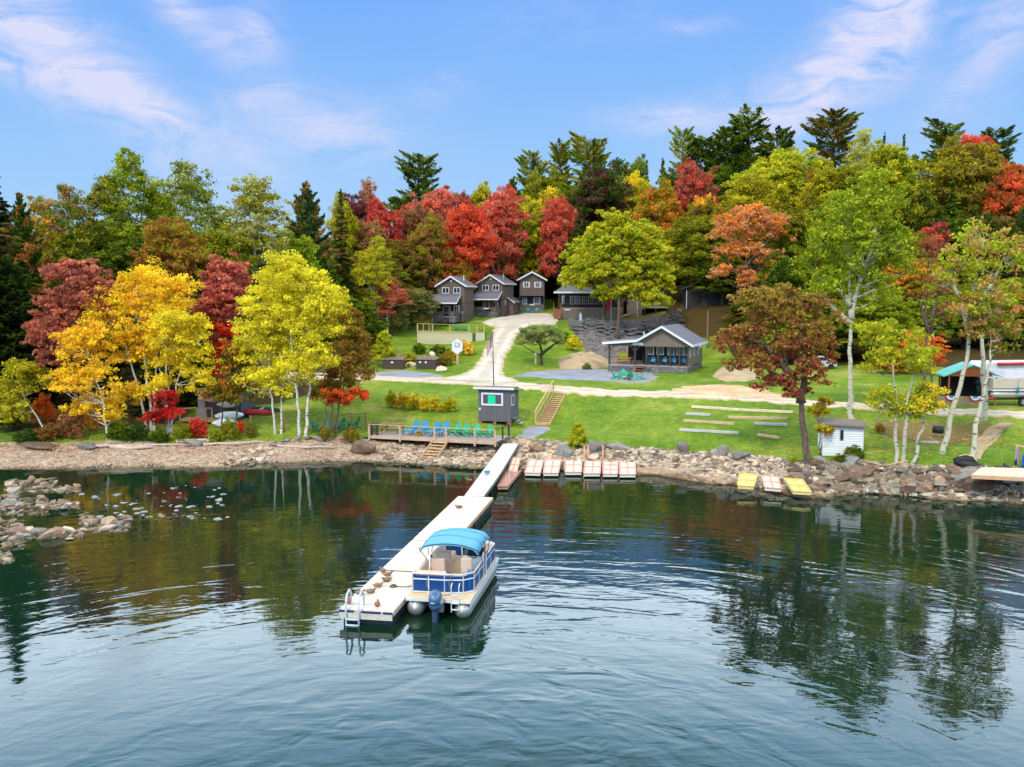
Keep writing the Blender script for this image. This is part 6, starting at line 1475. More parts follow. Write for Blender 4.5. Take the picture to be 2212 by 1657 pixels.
# ------------------------------------------------------------------ chairs
def adirondack(mat, label, loc, rz, group=None):
    e = thing('adirondack_chair', label, 'chair', loc, rz, group)     # faces -Y
    m = MB()
    for i in range(7):
        x = -.24 + i * .08; top = .98 - abs(i - 3) ** 2 * .022
        m.bar((x * .8, .16, .30), (x, .52, top), .07, .02, up=(0, 1, .5))
    m.build('backrest', mat, e)
    m = MB()
    for i in range(5): m.box(-.27, .27, -.36 + i * .115, -.26 + i * .115, .37 - i * .022, .39 - i * .022)
    m.build('seat', mat, e)
    for s_ in (-1, 1):
        MB().box(s_ * .36 - .065, s_ * .36 + .065, -.40, .34, .56, .585).build('armrest', mat, e)
        MB().box(s_ * .31 - .02, s_ * .31 + .02, -.38, -.28, 0, .56).bar((s_ * .3, -.32, .34), (s_ * .3, .52, .04), .04, .1).bar((s_ * .31, .28, .56), (s_ * .31, .2, .2), .04, .06).build('leg', mat, e)
    return e
def lounger(mat, label, loc, rz, group=None):
    e = thing('lounge_chair', label, 'lounge chair', loc, rz, group)
    MB().bar((0, .2, .38), (0, .62, .98), .6, .05, up=(0, 1, .3)).build('backrest', mat, e, bevel=.02)
    MB().box(-.31, .31, -.95, .22, .32, .38).build('seat', mat, e, bevel=.02)
    for s_ in (-1, 1):
        MB().box(s_ * .35 - .03, s_ * .35 + .03, -.3, .3, .52, .56).bar((s_ * .35, -.28, .54), (s_ * .35, -.34, .3), .04, .05).build('armrest', mat, e)
        for y in (-.85, .25): MB().box(s_ * .3 - .03, s_ * .3 + .03, y - .03, y + .03, 0, .319).build('leg', mat, e)
    return e
def on_deck(x, y): return DM @ Vector((x, y, DZT))
def dkx(px, py=921):                     # deck x under a picture column
    best = min((abs((lambda v: CX + v.x * scale_at(v))(on_deck(t * .1, 1.7)) - px), t * .1) for t in range(0, int(DLG * 10) + 1)); return best[1]
ch = None
for i, (px, lb) in enumerate([(891, 'leftmost of the four blue lounge chairs on the deck'), (911, 'second blue lounge chair from the left, behind the stair post'), (935, 'third blue lounge chair from the left, in the stair opening'), (956, 'rightmost blue lounge chair, next to the green chairs on the deck')]):
    q = on_deck(dkx(px), 1.9)
    if ch is None: ch = lounger(BLUEP, lb, q, DYAW - .25, 'blue lounge chairs on the deck')
    else: dup(ch, q, DYAW - .25 + .1 * (i % 2), lb)
AC = None
for i, (px, lb) in enumerate([(982, 'green chair on the deck, next to the blue lounge chairs'), (1001, 'second green deck chair, counted from the blue ones'), (1023, 'third green deck chair, counted from the blue ones'), (1050, 'green deck chair nearest to the right end of the railing')]):
    q = on_deck(dkx(px), 1.9)
    if AC is None: AC = adirondack(GREENP, lb, q, DYAW - .2, 'green chairs on the deck')
    else: dup(AC, q, DYAW - .2 + .12 * (i % 3 - 1), lb)
q = on_deck(dkx(845), 2.0)
def picnic(loc, rz, label, mat, L_=1.7):
    e = thing('picnic_table', label, 'picnic table', loc, rz)
    MB().box(-L_ / 2, L_ / 2, -.38, .38, .70, .75).build('tabletop', mat, e)
    for s_ in (-1, 1): MB().box(-L_ / 2, L_ / 2, s_ * .72 - .14, s_ * .72 + .14, .42, .46).build('bench', mat, e)
    for x in (-L_ / 2 + .25, L_ / 2 - .25): MB().bar((x, -.65, 0), (x, -.2, .70), .05, .1).bar((x, .65, 0), (x, .2, .70), .05, .1).box(x - .03, x + .03, -.75, .75, .34, .418).build('trestle', mat, e)
    return e
picnic(q, DYAW + .05, 'brown picnic table at the left part of the deck', RWOOD, 1.9)
# four chairs round a fire ring
FPc = G(1355, 822); fp = thing('fire_ring', 'rusty fire ring between the four green chairs by the gravel lot', 'fire pit', FPc)
MB().tube([(0, 0, 0), (0, 0, .25)], .42, 14, False).build('ring', pm('rusty_steel', (132, 66, 56), .85, .8), fp); MB().ell((0, 0, .08), (.36, .36, .1)).build('ashes', DARK, fp)
for (dx, dy, rz_, lb) in [(-1.15, -.1, 95, 'green chair left of the fire ring, seen from the side'), (-.15, 1.3, 5, 'green chair behind the fire ring, facing the lake'), (.15, -1.15, 175, 'green chair in front of the fire ring, back to the lake'), (1.25, .1, -95, 'green chair right of the fire ring, seen from the side')]:
    x, y = FPc.x + dx, FPc.y + dy; dup(AC, (x, y, T(x, y) + .1), R(rz_), lb, 'green chairs round the fire ring')
# others
for (px, py, rz_, m_, lb, gr) in [(986, 709, 70, 0, 'green chair on the timber terrace, left one, seen from the side', 'green chairs on the timber terrace'), (1003, 710, -70, 0, 'green chair on the timber terrace, right one', 'green chairs on the timber terrace'),
                                  (1142, 674, 20, 1, 'left blue chair in front of the third cabin', 'blue chairs in front of the third cabin'), (1158, 674, -20, 1, 'right blue chair in front of the third cabin', 'blue chairs in front of the third cabin'),
                                  (686, 929, 60, 2, 'leftmost dark green chair on the lawn behind the rope fence', 'dark green chairs behind the rope fence'), (708, 928, 10, 2, 'second dark green chair from the left behind the rope fence', 'dark green chairs behind the rope fence'),
                                  (735, 926, -30, 2, 'third dark green chair from the left behind the rope fence', 'dark green chairs behind the rope fence'), (764, 922, -60, 2, 'dark green chair on the lawn nearest to the deck', 'dark green chairs behind the rope fence')]:
    v = G(px, py + 4)
    if m_ == 0: c = dup(AC, (v.x, v.y, v.z + .05), R(rz_), lb, gr)
    elif m_ == 1:
        if 'BC' not in globals(): BC = adirondack(BLUEP, lb, (v.x, v.y, v.z + .1), R(rz_), gr)
        else: dup(BC, (v.x, v.y, v.z + .1), R(rz_), lb, gr)
    else:
        if 'GC' not in globals(): GC = adirondack(DGREENP, lb, (v.x, v.y, v.z), R(rz_), gr)
        else: dup(GC, (v.x, v.y, v.z), R(rz_), lb, gr)
# inside the small cabin porch
p = SCM @ Vector((-3.0, -.6, SCF)); picnic(p, R(-22), 'bright orange wood picnic table in the open porch of the small cabin', pm('orange_wood', (226, 140, 70), .95, .6), 1.9)
for i, x in enumerate((.3, 1.6, 2.6, 3.7)):
    p = SCM @ Vector((x, -.75, SCF)); dup(BC, p, R(-22), ['blue porch chair nearest the steps of the small cabin', 'second blue porch chair from the steps of the small cabin', 'third blue porch chair from the steps of the small cabin', 'last blue porch chair, at the right end of the small cabin'][i], 'blue chairs on the small cabin porch')

# ------------------------------------------------------------------ timber terrace below the first cabin
def terrace():
    zt = 6.95; A1, B1 = P(901, 716, zt), P(1014, 719, zt); u = B1 - A1; L_ = u.length; yw = math.atan2(u.y, u.x)
    e = thing('timber_terrace', 'pale timber retaining wall with a lumber railing below the leftmost cabin', 'retaining wall', (A1.x, A1.y, 0), yw)
    TIM = banded('bleached_timbers', (206, 196, 164), .9, step=.2, axis=2, width=.08, var=.1)
    MB().box(0, L_, 0, .25, zt - 2.4, zt).build('timber_wall', TIM, e)
    MB().prism([(L_ + .003, 0, zt - 2.4), (L_ + 1.5, 1.6, zt - 1.4), (L_ + 1.5, 1.6, zt), (L_ + .003, 0, zt)], (-.1, .25, 0)).build('timber_wing', TIM, e)
    MB().box(-.02, L_ + .02, -.06, .3, zt + .003, zt + .12).build('cap', PINEW, e)
    MB().box(.1, L_ + .6, .3, 3.4, zt - 1.5, zt - .04).build('fill', pm('terrace_earth', (96, 120, 50), .7, .95), e)
    xs_ = [.06, L_ * .30, L_ * .635, L_ - .1]
    for x in xs_: MB().box(x - .08, x + .08, -.02, .12, zt + .12, zt + 1.08).build('railing_post', PINEW, e)
    for x, y in ((L_ + .75, .8), (L_ + 1.45, 1.55), (.06, 1.4), (.06, 2.8)): MB().box(x - .06, x + .06, y - .06, y + .06, zt, zt + 1.05).build('railing_post', PINEW, e)
    MB().box(0, L_, -.04, .14, zt + 1.083, zt + 1.14).bar((L_, .05, zt + 1.11), (L_ + 1.45, 1.55, zt + 1.11), .12, .05).bar((.06, .14, zt + 1.11), (.06, 2.9, zt + 1.11), .12, .05).build('hand_rail', PINEW, e)
terrace()

# ------------------------------------------------------------------ stairs on the lawn
def lawn_stairs():
    a, b = G(1159, 918), G(1187, 919); c, d = G(1197, 851), G(1224, 851); bl_, br_ = a, b; u = (b - a).normalized(); up_ = (c - a)
    e = thing('lawn_stairs', 'long wooden stairs with a railing on the left, climbing the lawn to the road', 'stairs', a, 0)
    w = (b - a).length; n = 16
    for i in range(n):
        t = (i + .5) / n; p = up_ * t; q = p + u * w; f = Vector((-u.y, u.x, 0)) * .3
        MB().prism([p + Vector((0, 0, .12)), q + Vector((0, 0, .12)), q + f + Vector((0, 0, .12)), p + f + Vector((0, 0, .12))], (0, 0, .05)).build('tread', PINEW, e)
    for o in (Vector(), u * w): MB().bar(o + Vector((0, 0, .05)), o + up_ + Vector((0, 0, .1)), .06, .24).build('stringer', PINEW, e)
    o = -u * .08
    for t in (0, .5, 1): p = up_ * t + o; MB().box(p.x - .05, p.x + .05, p.y - .05, p.y + .05, p.z - .1, p.z + 1.2).build('railing_post', PINEW, e)
    MB().bar(o + Vector((0, 0, 1.2)), o + up_ + Vector((0, 0, 1.2)), .1, .06).bar(o + Vector((0, 0, .7)), o + up_ + Vector((0, 0, .7)), .08, .05).build('hand_rail', PINEW, e)
    MB().box(-.1, w + .1, -.12, .1, -.2, .16).build('bottom_step', pm('tan_step', (214, 164, 110), .85), e)
lawn_stairs()

# ------------------------------------------------------------------ timbers laid on the lawn
LOGS = [((1494, 881), (1603, 888), 'cream', 'upper left pale timber on the lawn'), ((1582, 887), (1713, 893), 'cream', 'upper right long pale timber on the lawn'), ((1482, 896), (1534, 899), 'grey', 'short pale grey timber second from the top left'),
        ((1573, 904), (1701, 907), 'tan', 'long tan timber in the middle right of the lawn'), ((1477, 911), (1586, 918), 'tan', 'thin tan timber in the middle left of the lawn'), ((1629, 917), (1700, 921), 'grey', 'thick grey timber right of centre on the lawn'),
        ((1468, 931), (1596, 938), 'grey', 'lowest left long pale grey timber on the lawn'), ((1636, 942), (1684, 949), 'tan', 'lowest right short tan timber on the lawn')]
LM = {'cream': pm('cream_timber', (232, 214, 176), .9), 'grey': pm('grey_timber', (200, 194, 192), .9), 'tan': pm('tan_timber', (214, 178, 142), .9)}
for a, b, c, lb in LOGS:
    A_, B_ = G(*a), G(*b); m = MB().bar(Vector((0, 0, .1)), B_ - A_ + Vector((0, 0, .1)), .2, .2)
    o = m.build('timber', LM[c], None, bevel=.02); o.location = A_; tag(o, lb, 'timber', 'timbers laid out on the lawn')

# ------------------------------------------------------------------ signs, poles, bins
BROWN = banded('dark_bin_boards', (78, 62, 54), .85, step=.14, axis=2, var=.15)
for (px, wpx, rz_, lb, n) in [(849, 46, -4, 'left dark wooden bin box by the road, one white label', 1), (920, 44, -14, 'right dark wooden bin box by the road, two white labels', 2)]:
    b = G(px, 798); s = scale_at(b); w = wpx / s; e = thing('bin_box', lb, 'bin', b, R(rz_), 'wooden bin boxes by the road')
    MB().box(-w / 2, w / 2, 0, 1.2, -.1, 1.1).build('body', BROWN, e); MB().prism([(-w / 2 - .06, -.1, 1.1), (w / 2 + .06, -.1, 1.1), (w / 2 + .06, 1.3, 1.35), (-w / 2 - .06, 1.3, 1.35)], (0, 0, .06)).build('lid', pm('faded_lid', (128, 104, 98), .85), e)
    for k in range(n): x = -.1 if n == 1 else (-.7 + k * .7); MB().box(x - .12, x + .12, -.02, -.003, .72, .92).build('label_plate', TRIM, e)
b = G(988, 787); s = scale_at(b); e = thing('entrance_sign', 'white hexagonal sign on a wooden post with dark blue lettering beside the driveway', 'sign', b, R(4))
MB().box(-.12, .12, -.1, .1, -.2, 1.5).build('post', PINEW, e)
bd = MB().prism([(-.62, -.16, 1.65), (0, -.16, 1.2), (.62, -.16, 1.65), (.62, -.16, 2.6), (0, -.16, 3.05), (-.62, -.16, 2.6)], (0, .06, 0)).build('board', TRIM, e)
NV = pm('navy_ink', (28, 40, 96), .85)
lt = MB()
arc = [(-.12 + .17 * math.cos(a), -.175, 2.36 + .2 * math.sin(a)) for a in [R(60 + i * 20) for i in range(13)]]; lt.tube(arc, .03, 5)
lt.tube([(.08, -.175, 2.54), (.24, -.175, 2.52), (.26, -.175, 2.42), (.14, -.175, 2.37), (.28, -.175, 2.32), (.26, -.175, 2.2), (.08, -.175, 2.18)], .03, 5).box(-.3, .3, -.18, -.163, 2.06, 2.09)
lt.build('lettering', NV, bd)
def globe_post(px, py, hpx, r, lb):
    b = G(px, py); s = scale_at(b); h = hpx / s; e = thing('lamp_post', lb, 'lamp post', b)
    MB().box(-.09, .09, -.09, .09, -.1, h - r).build('post', PINEW, e); MB().ell((0, 0, h), (r, r, r * 1.2)).build('globe', TRIM, e, True)
globe_post(1157, 786, 20, .2, 'small white globe lamp on a wooden post beside the apple tree'); globe_post(933, 782, 14, .42, 'large white globe above the bushes behind the right bin box')
# flagpole with the national flag, hanging limp
b = GS(1068, 25.2); top = Q(1064, 718, 25.2); e = thing('flagpole', 'dark flagpole behind the grey shed carrying a limp striped flag', 'flagpole', b)
tp = top - b; MB().tube([(0, 0, -.2), tp * .5, tp], [.055, .045, .03], 8).build('pole', pm('dark_pole', (64, 56, 62), .85, .5), e); MB().ell(tp + Vector((0, 0, .05)), (.08, .08, .08)).build('finial', METAL, e)
fl = thing('flag', 'stars and stripes flag hanging limp from the flagpole', 'flag', b + tp * .985)
FB, FW, FRD = pm('flag_blue', (42, 48, 130), .9, .8), pm('flag_white', (240, 232, 236), .9, .8), pm('flag_red', (200, 40, 62), .9, .8)
def cloth(c0, c1, r0, r1, nm, mat):
    vs = []; fs = []; n = max(2, int((c1 - c0) * 10))
    for j in range(n + 1):
        u = c0 + (c1 - c0) * j / n
        for r_ in (r0, r1): vs.append((-.05 - u * .45, .12 * math.sin(u * 9), -r_ * 1.1 - u * .95))
    for j in range(n): fs.append((j * 2, j * 2 + 1, j * 2 + 3, j * 2 + 2))
    o = MB().add(vs, fs).build(nm, mat, fl); so_ = o.modifiers.new('t', 'SOLIDIFY'); so_.thickness = .01
for i in range(13):
    cloth(.40 if i < 7 else 0, 1, i / 13, (i + 1) / 13, 'stripe', FRD if i % 2 == 0 else FW)
cloth(0, .4, 0, 7 / 13, 'canton', FB)
st = MB()
for i in range(5):
    for k in range(4): u = .05 + k * .09; st.cb((-.05 - u * .45, .12 * math.sin(u * 9) - .02, -(.05 + i * .1) * 1.1 - u * .95), (.035, .01, .035))
st.build('stars', FW, fl)
# red banner on a white pole at the lodge
b = GS(1320, 13.6); e = thing('flagpole', 'white pole with a red banner in front of the lodge porch', 'flagpole', b); MB().tube([(0, 0, 0), (0, 0, 4.6)], .05, 8).build('pole', TRIM, e)
f = MB(); f.prism([(-.05, 0, 4.1), (-.7, 0, 3.5), (-.9, .1, 1.9), (-.3, 0, 2.0), (-.05, 0, 3.0)], (0, .03, 0)).build('banner', RED, e)
b = GS(1254, 13.3); e = thing('traffic_cone', 'small orange cone left of the lodge stairs', 'cone', GS(1186, 12.2)); MB().tube([(0, 0, 0), (0, 0, .7)], [.2, .04], 10).box(-.25, .25, -.25, .25, 0, .04).build('cone', ORANGE, e)
b = GS(1256, 14.2); e = thing('blue_board', 'pale blue pointed board leaning by the maple at the lodge', 'board', GS(1254, 13.8)); MB().prism([(-.25, 0, 0), (.25, 0, 0), (.2, .1, 1.3), (0, .12, 1.7), (-.2, .1, 1.3)], (0, .06, 0)).build('panel', pm('pale_blue', (176, 206, 232), .9), e)
for (px, s_, hh, lb) in [(1528, 15.2, 3.4, 'bare wooden pole stump on the leaf covered slope behind the small cabin')]:
    b = GS(px, s_); e = thing('pole', lb, 'pole', b); MB().tube([(0, 0, -.3), (0, 0, hh * 1.6)], [.16, .12], 8).build('shaft', pm('old_pole_wood', (134, 108, 80), .85), e)
# orange marker and cooler by the road at right, charcoal barrel, tyre pile
b = G(2014, 893); e = thing('marker_post', 'orange marker post at the road edge left of the pavilion', 'marker', b); MB().box(-.12, .12, -.1, .1, 0, 1.0).build('post', ORANGE, e)
b = G(2028, 948); e = thing('charcoal_grill', 'black barrel grill beside the dark scarred aspen', 'grill', b); MB().tube([(-.3, .3, .65), (.25, -.1, .65)], .28, 14).build('barrel', BLACK, e, True); MB().tube([(0, 0, 0), (0, 0, .5)], .04, 6).build('stand', METAL, e)
b = G(2008, 957); o = MB().cb((0, 0, .06), (1.2, .5, .1), rz=-.1).build('stone_slab', pm('pale_slab', (206, 200, 188), .85)); o.location = b; tag(o, 'pale flat slab on the grass left of the barrel grill', 'slab')
b = G(2090, 1008); e = thing('inflatable_boat', 'deflated black rubber boat with a yellow rope beside the plank platform', 'rubber boat', b, R(-20))
MB().tube([(-.7, 0, .25), (-.3, -.2, .2), (.3, -.3, .14), (.9, -.25, .12)], [.2, .26, .24, .12], 12).tube([(-.75, .1, .3), (-.3, .25, .45), (.25, .3, .4), (.5, .2, .2)], [.18, .24, .22, .14], 12).build('tube', BLACK, e, True)
MB().tube([(-.5, .1, .62), (-.1, .2, .75), (.3, .1, .66), (.5, -.1, .4)], .025, 5).build('rope', YEL, e)
# plank platform at the right edge
zt = 1.75; p = [P(2098, 1026, zt), P(2240, 1033, zt), P(2240, 1012, zt), P(2120, 1009, zt)]; e = thing('plank_platform', 'pale plank platform resting on the rocks at the right edge', 'platform', p[0])
q = [v - p[0] for v in p]; MB().prism(q, (0, 0, -.1)).build('planks', banded('platform_planks', (226, 208, 184), .9, step=.22, axis=1, var=.06), e); MB().bar(q[0] + Vector((0, -.04, -.1)), q[1] + Vector((0, -.04, -.1)), .06, .22).build('front_board', PINEW, e)
MB().box(1.9, 2.7, -.1, .0, -.45, -.2).build('bracket', METAL, e)
# rack with hanging life jackets
b = G(2205, 1012); e = thing('hanging_rack', 'wooden rack with straps and life jackets at the right edge of the picture', 'rack', b)
MB().box(-.35, -.25, 0, .1, -.1, 1.5).bar((-.4, .05, 1.45), (1.4, -.3, 1.2), .08, .08).build('frame', PINEW, e)
j = thing('life_jacket', 'bright blue life jacket hanging from the rack at the right edge', 'life jacket', b + Vector((.22, -.05, .35))); MB().ell((0, 0, .25), (.2, .12, .38)).ell((.02, -.02, -.12), (.22, .13, .3)).build('vest', pm('royal_blue_cloth', (24, 74, 196), .9, .7), j, True)
j = thing('towel', 'long purple strap with black ends hanging from the rack', 'strap', b + Vector((-.28, -.08, .3))); MB().box(-.05, .05, -.04, .0, 0, 1.0).build('strap', pm('purple_cloth', (150, 120, 190), .9), j); MB().ell((-.08, 0, .1), (.08, .06, .22)).build('buckle', BLACK, j, True)
# ------------------------------------------------------------------ boats and trailer
def hull(Lh, W, Hh, n=18, open_=True):
    vs = []; fs = []; m = 9
    for i in range(n + 1):
        t = i / n * 2 - 1; w = W / 2 * max(.02, 1 - abs(t) ** 2.4); sh = Hh * (1 + .28 * t * t)
        for k in range(m):
            a = math.pi * k / (m - 1); vs.append((t * Lh / 2, -math.cos(a) * w, sh - math.sin(a) ** .7 * Hh * (1 - .25 * abs(t) ** 3)))
    for i in range(n):
        for k in range(m - 1): a = i * m + k; fs.append((a, a + 1, a + m + 1, a + m))
    mb = MB().add(vs, fs)
    if not open_: mb.add([vs[i * m] for i in range(n + 1)] + [vs[i * m + m - 1] for i in range(n + 1)], [(i, i + 1, n + 2 + i, n + 1 + i) for i in range(n)])
    return mb
def boat_at(name, label, cat, px, py, s, Lh, W, Hh, mat, rz, tilt, z=None, group=None, deck=True):
    v = Q(px, py, s); e = thing(name, label, cat, v, rz, group); e.rotation_euler = (tilt, 0, rz)
    o = hull(Lh, W, Hh, open_=not deck).build('hull', mat, e, True); so_ = o.modifiers.new('t', 'SOLIDIFY'); so_.thickness = .02
    if deck: MB().ell((.1, 0, Hh * .98), (.42, W * .28, .03)).build('cockpit', BLACK, e, True)
    else: MB().box(-.6, -.5, -W * .4, W * .4, Hh * .7, Hh * .75).box(.5, .6, -W * .4, W * .4, Hh * .7, Hh * .75).build('thwart', PINEW, e)
    return e
KW = pm('white_kayak_plastic', (242, 244, 250), .98, .35, .04, 2)
G3 = 'white kayaks stored by the grey boat shed'
boat_at('kayak', 'upper white kayak on the rack of the grey boat shed', 'kayak', 467, 863, 25.6, 2.9, .72, .34, KW, R(12), R(-70), group=G3)
boat_at('kayak', 'middle white kayak hung below the upper one, right of the shed', 'kayak', 493, 876, 25.8, 1.9, .6, .3, KW, R(14), R(-72), group=G3)
boat_at('kayak', 'lower white kayak leaning on the shed deck', 'kayak', 496, 902, 26.3, 2.3, .8, .32, KW, R(24), R(-60), group=G3)
boat_at('kayak', 'white kayak lying lowest on the ground beside the shed deck', 'kayak', 486, 914, 26.6, 2.1, .75, .3, KW, R(16), R(-95), group=G3)
v = G(545, 905)
boat_at('canoe', 'red canoe upside down on sawhorses left of the lawn', 'canoe', 542, 884, 25.4, 3.6, .8, .4, RED, R(3), R(180), deck=False)
boat_at('canoe', 'dark teal canoe upside down behind the red one', 'canoe', 556, 877, 25.0, 3.9, .8, .4, pm('teal_hull', (26, 84, 88), .85, .5), R(-2), R(180), deck=False)
for px in (528, 565):
    b = GS(px, 25.3); e = thing('sawhorse', 'wooden sawhorse under the %s end of the upside down canoes' % ('left' if px < 540 else 'right'), 'sawhorse', b); MB().box(-.06, .06, -.5, .9, .55, .65).bar((0, -.4, 0), (0, -.3, .55), .08, .08).bar((0, .8, 0), (0, .7, .55), .08, .08).build('frame', PINEW, e)
# rope fence
fp_ = [(542, 934), (614, 932), (666, 931), (716, 930), (760, 928), (790, 926)]
e = thing('rope_fence', 'low fence of weathered posts and a rope along the bank left of the deck', 'fence', G(*fp_[0])); V0 = e.location; prev = None
for (x, y) in fp_:
    v = G(x, y) - V0; MB().box(v.x - .06, v.x + .06, v.y - .06, v.y + .06, v.z - .2, v.z + 1.35).build('post', RWOOD, e)
    if prev is not None: MB().tube([prev + Vector((0, 0, 1.25)), (prev + v) / 2 + Vector((0, 0, 1.18)), v + Vector((0, 0, 1.25))], .025, 5).build('rope', ROPE, e)
    prev = v
# pontoon boat on its trailer at the right edge
def trailer_boat():
    b = GS(2190, 27.0); e = thing('trailered_boat', 'beige covered pontoon boat with black motor on a two axle trailer at the right edge', 'boat', (b.x, b.y, b.z), R(3))
    AL = MATS['brushed_aluminium']; BG = pm('beige_boat_side', (206, 190, 170), .9, .4, .08, 2); CV = pm('grey_boat_cover', (190, 188, 196), .9, .8, .15, 2, .8, 4)
    MB().tube([(-2.0, 0, .95), (-1.8, 0, .95), (2.9, 0, .95), (3.3, 0, 1.1)], [.1, .3, .3, .05], 14).tube([(-2.0, 1.7, .95), (-1.8, 1.7, .95), (2.9, 1.7, .95), (3.3, 1.7, 1.1)], [.1, .3, .3, .05], 14).build('pontoon', AL, e, True)
    MB().box(-2.0, 3.2, -.35, 2.05, 1.25, 1.37).build('deck_floor', TRIM, e); MB().box(-2.0, 3.2, -.36, -.30, 1.373, 2.25).box(-2.0, -1.94, -.3, 2.0, 1.373, 2.25).build('fence_panel', BG, e)
    MB().box(-2.01, 3.2, -.38, -.362, 1.42, 1.46).build('pinstripe', NV, e)
    vs = []; fs = []
    for i in range(14):
        for k in range(7): x = -1.95 + i * .4; y = -.3 + k * .37; vs.append((x, y, 2.27 + .55 * math.sin(math.pi * k / 6) + .12 * math.sin(i * 1.3 + k)))
    for i in range(13):
        for k in range(6): a = i * 7 + k; fs.append((a, a + 1, a + 8, a + 7))
    MB().add(vs, fs).build('cover', CV, e, True)
    m = MB().ell((-2.45, .8, 1.9), (.38, .26, .36), 14, 9).prism([(-2.6, .68, 1.7), (-2.25, .68, 1.7), (-2.25, .92, 1.7), (-2.6, .92, 1.7)], (0, 0, -1.0)).build('outboard_motor', BLACK, e, True)
    fd = MB().tube([(0, -.45, 2.2), (0, -.45, 1.6)], .015, 4).ell((0, -.47, 1.35), (.11, .11, .28)).build('fender', BLUEP, e, True)
    MB().box(-2.2, 3.4, .1, .2, .5, .62).box(-2.2, 3.4, 1.5, 1.6, .5, .62).box(-2.25, -2.15, -.1, 1.8, .45, .65).build('trailer_frame', BLACK, e)
    for x in (.6, 1.55):
        w = MB().tube([(x, -.32, .36), (x, -.1, .36)], .36, 20).build('wheel', BLACK, e); MB().tube([(x, -.335, .36), (x, -.325, .36)], .2, 16).build('rim', METAL, w)
    MB().box(-2.5, -1.9, -.42, -.36, .62, .78).build('tail_light', RED, e); MB().box(.1, 2.05, -.36, -.05, .76, .8).build('fender_guard', BLACK, e)
trailer_boat()
# a parked white vehicle glimpsed behind the crimson maple
b = GS(1772, 19.8); e = thing('parked_car', 'pale silver car glimpsed behind the crimson maple beyond the road', 'car', b, R(5))
MB().prism([(-1.9, 0, .35), (1.9, 0, .35), (1.9, 0, .85), (1.3, 0, .95), (.8, 0, 1.45), (-.9, 0, 1.48), (-1.5, 0, .98), (-1.9, 0, .9)], (0, 1.6, 0)).build('body', pm('silver_paint', (200, 210, 224), .9, .25, coat=.5), e, bevel=.06)
MB().prism([(-1.2, -.01, 1.0), (1.05, -.01, 1.0), (.72, -.01, 1.38), (-.85, -.01, 1.4)], (0, .005, 0)).build('side_window', GLASS, e)
for x in (-1.2, 1.2): MB().tube([(x, -.03, .33), (x, .18, .33)], .33, 16).build('wheel', BLACK, e)

# ------------------------------------------------------------------ rocks
def wetband(nt, col):
    """Stone is dark where the lake keeps it wet, up to a hand's breadth above the water."""
    L = nt.links.new; ge = N(nt, 'ShaderNodeNewGeometry'); sz = N(nt, 'ShaderNodeSeparateXYZ'); L(ge.outputs['Position'], sz.inputs[0])
    wt = ramp(nt, sz.outputs[2], [(.03, (.36, .36, .30)), (.10, (.7, .68, .62)), (.16, (1, 1, 1))])
    mx = N(nt, 'ShaderNodeMixRGB', blend_type='MULTIPLY'); mx.inputs[0].default_value = 1; L(col, mx.inputs[1]); L(wt.outputs[0], mx.inputs[2]); return mx.outputs[0]
def rockmat(name, c, c2, c3=None):
    m, nt, b = newmat(name); L = nt.links.new
    tc = N(nt, 'ShaderNodeTexCoord'); oi = N(nt, 'ShaderNodeObjectInfo')
    n = N(nt, 'ShaderNodeTexNoise', Scale=2.2, Detail=9.0, Roughness=.7); L(tc.outputs['Object'], n.inputs['Vector'])
    r = ramp(nt, n.outputs[0], [(.3, lin(c)), (.62, lin(c2)), (.78, lin(c3 or c2))])
    r2 = ramp(nt, oi.outputs['Random'], [(0, (.62, .58, .58)), (.5, (1, .96, .92)), (.85, (1.25, 1.2, 1.15)), (1, (.95, 1.1, 1.12))])
    mx = N(nt, 'ShaderNodeMixRGB', blend_type='MULTIPLY'); mx.inputs[0].default_value = 1; L(r.outputs[0], mx.inputs[1]); L(r2.outputs[0], mx.inputs[2])
    L(wetband(nt, mx.outputs[0]), b.inputs['Base Color']); b.inputs['Roughness'].default_value = .9
    bp = N(nt, 'ShaderNodeBump', Strength=.7, Distance=.06); L(n.outputs[0], bp.inputs['Height']); L(bp.outputs[0], b.inputs['Normal']); return m
RK = [rockmat('tan_slate', (128, 102, 84), (186, 156, 128), (206, 188, 160)), rockmat('brown_slate', (86, 68, 56), (138, 112, 92), (160, 144, 104)), rockmat('grey_lichen_rock', (104, 100, 96), (150, 146, 138), (170, 176, 130)), rockmat('bleached_rock', (176, 148, 132), (222, 200, 180), (236, 222, 204))]
def rockmesh(seed, flat, mat):
    g = random.Random(seed); bm = bmesh.new()
    for _ in range(g.randint(13, 22)):
        v = Vector((g.gauss(0, 1), g.gauss(0, 1), g.gauss(0, 1))).normalized(); v = Vector((max(-.8, min(.8, v.x)), max(-.7, min(.7, v.y)), max(-.6, min(.6, v.z)) * flat * 1.3)); bm.verts.new(v)
    r = bmesh.ops.convex_hull(bm, input=bm.verts); bmesh.ops.delete(bm, geom=[x for x in r['geom_interior'] if isinstance(x, bmesh.types.BMVert)], context='VERTS')
    bmesh.ops.bevel(bm, geom=list(bm.edges), offset=.05, segments=1, affect='EDGES'); bmesh.ops.recalc_face_normals(bm, faces=bm.faces)
    me = bpy.data.meshes.new('rock'); bm.to_mesh(me); bm.free(); me.materials.append(mat); return me
RM = {k: [rockmesh(k * 100 + i, .55 + .25 * (i % 3), RK[k]) for i in range(6)] for k in range(4)}
rg = random.Random(11)
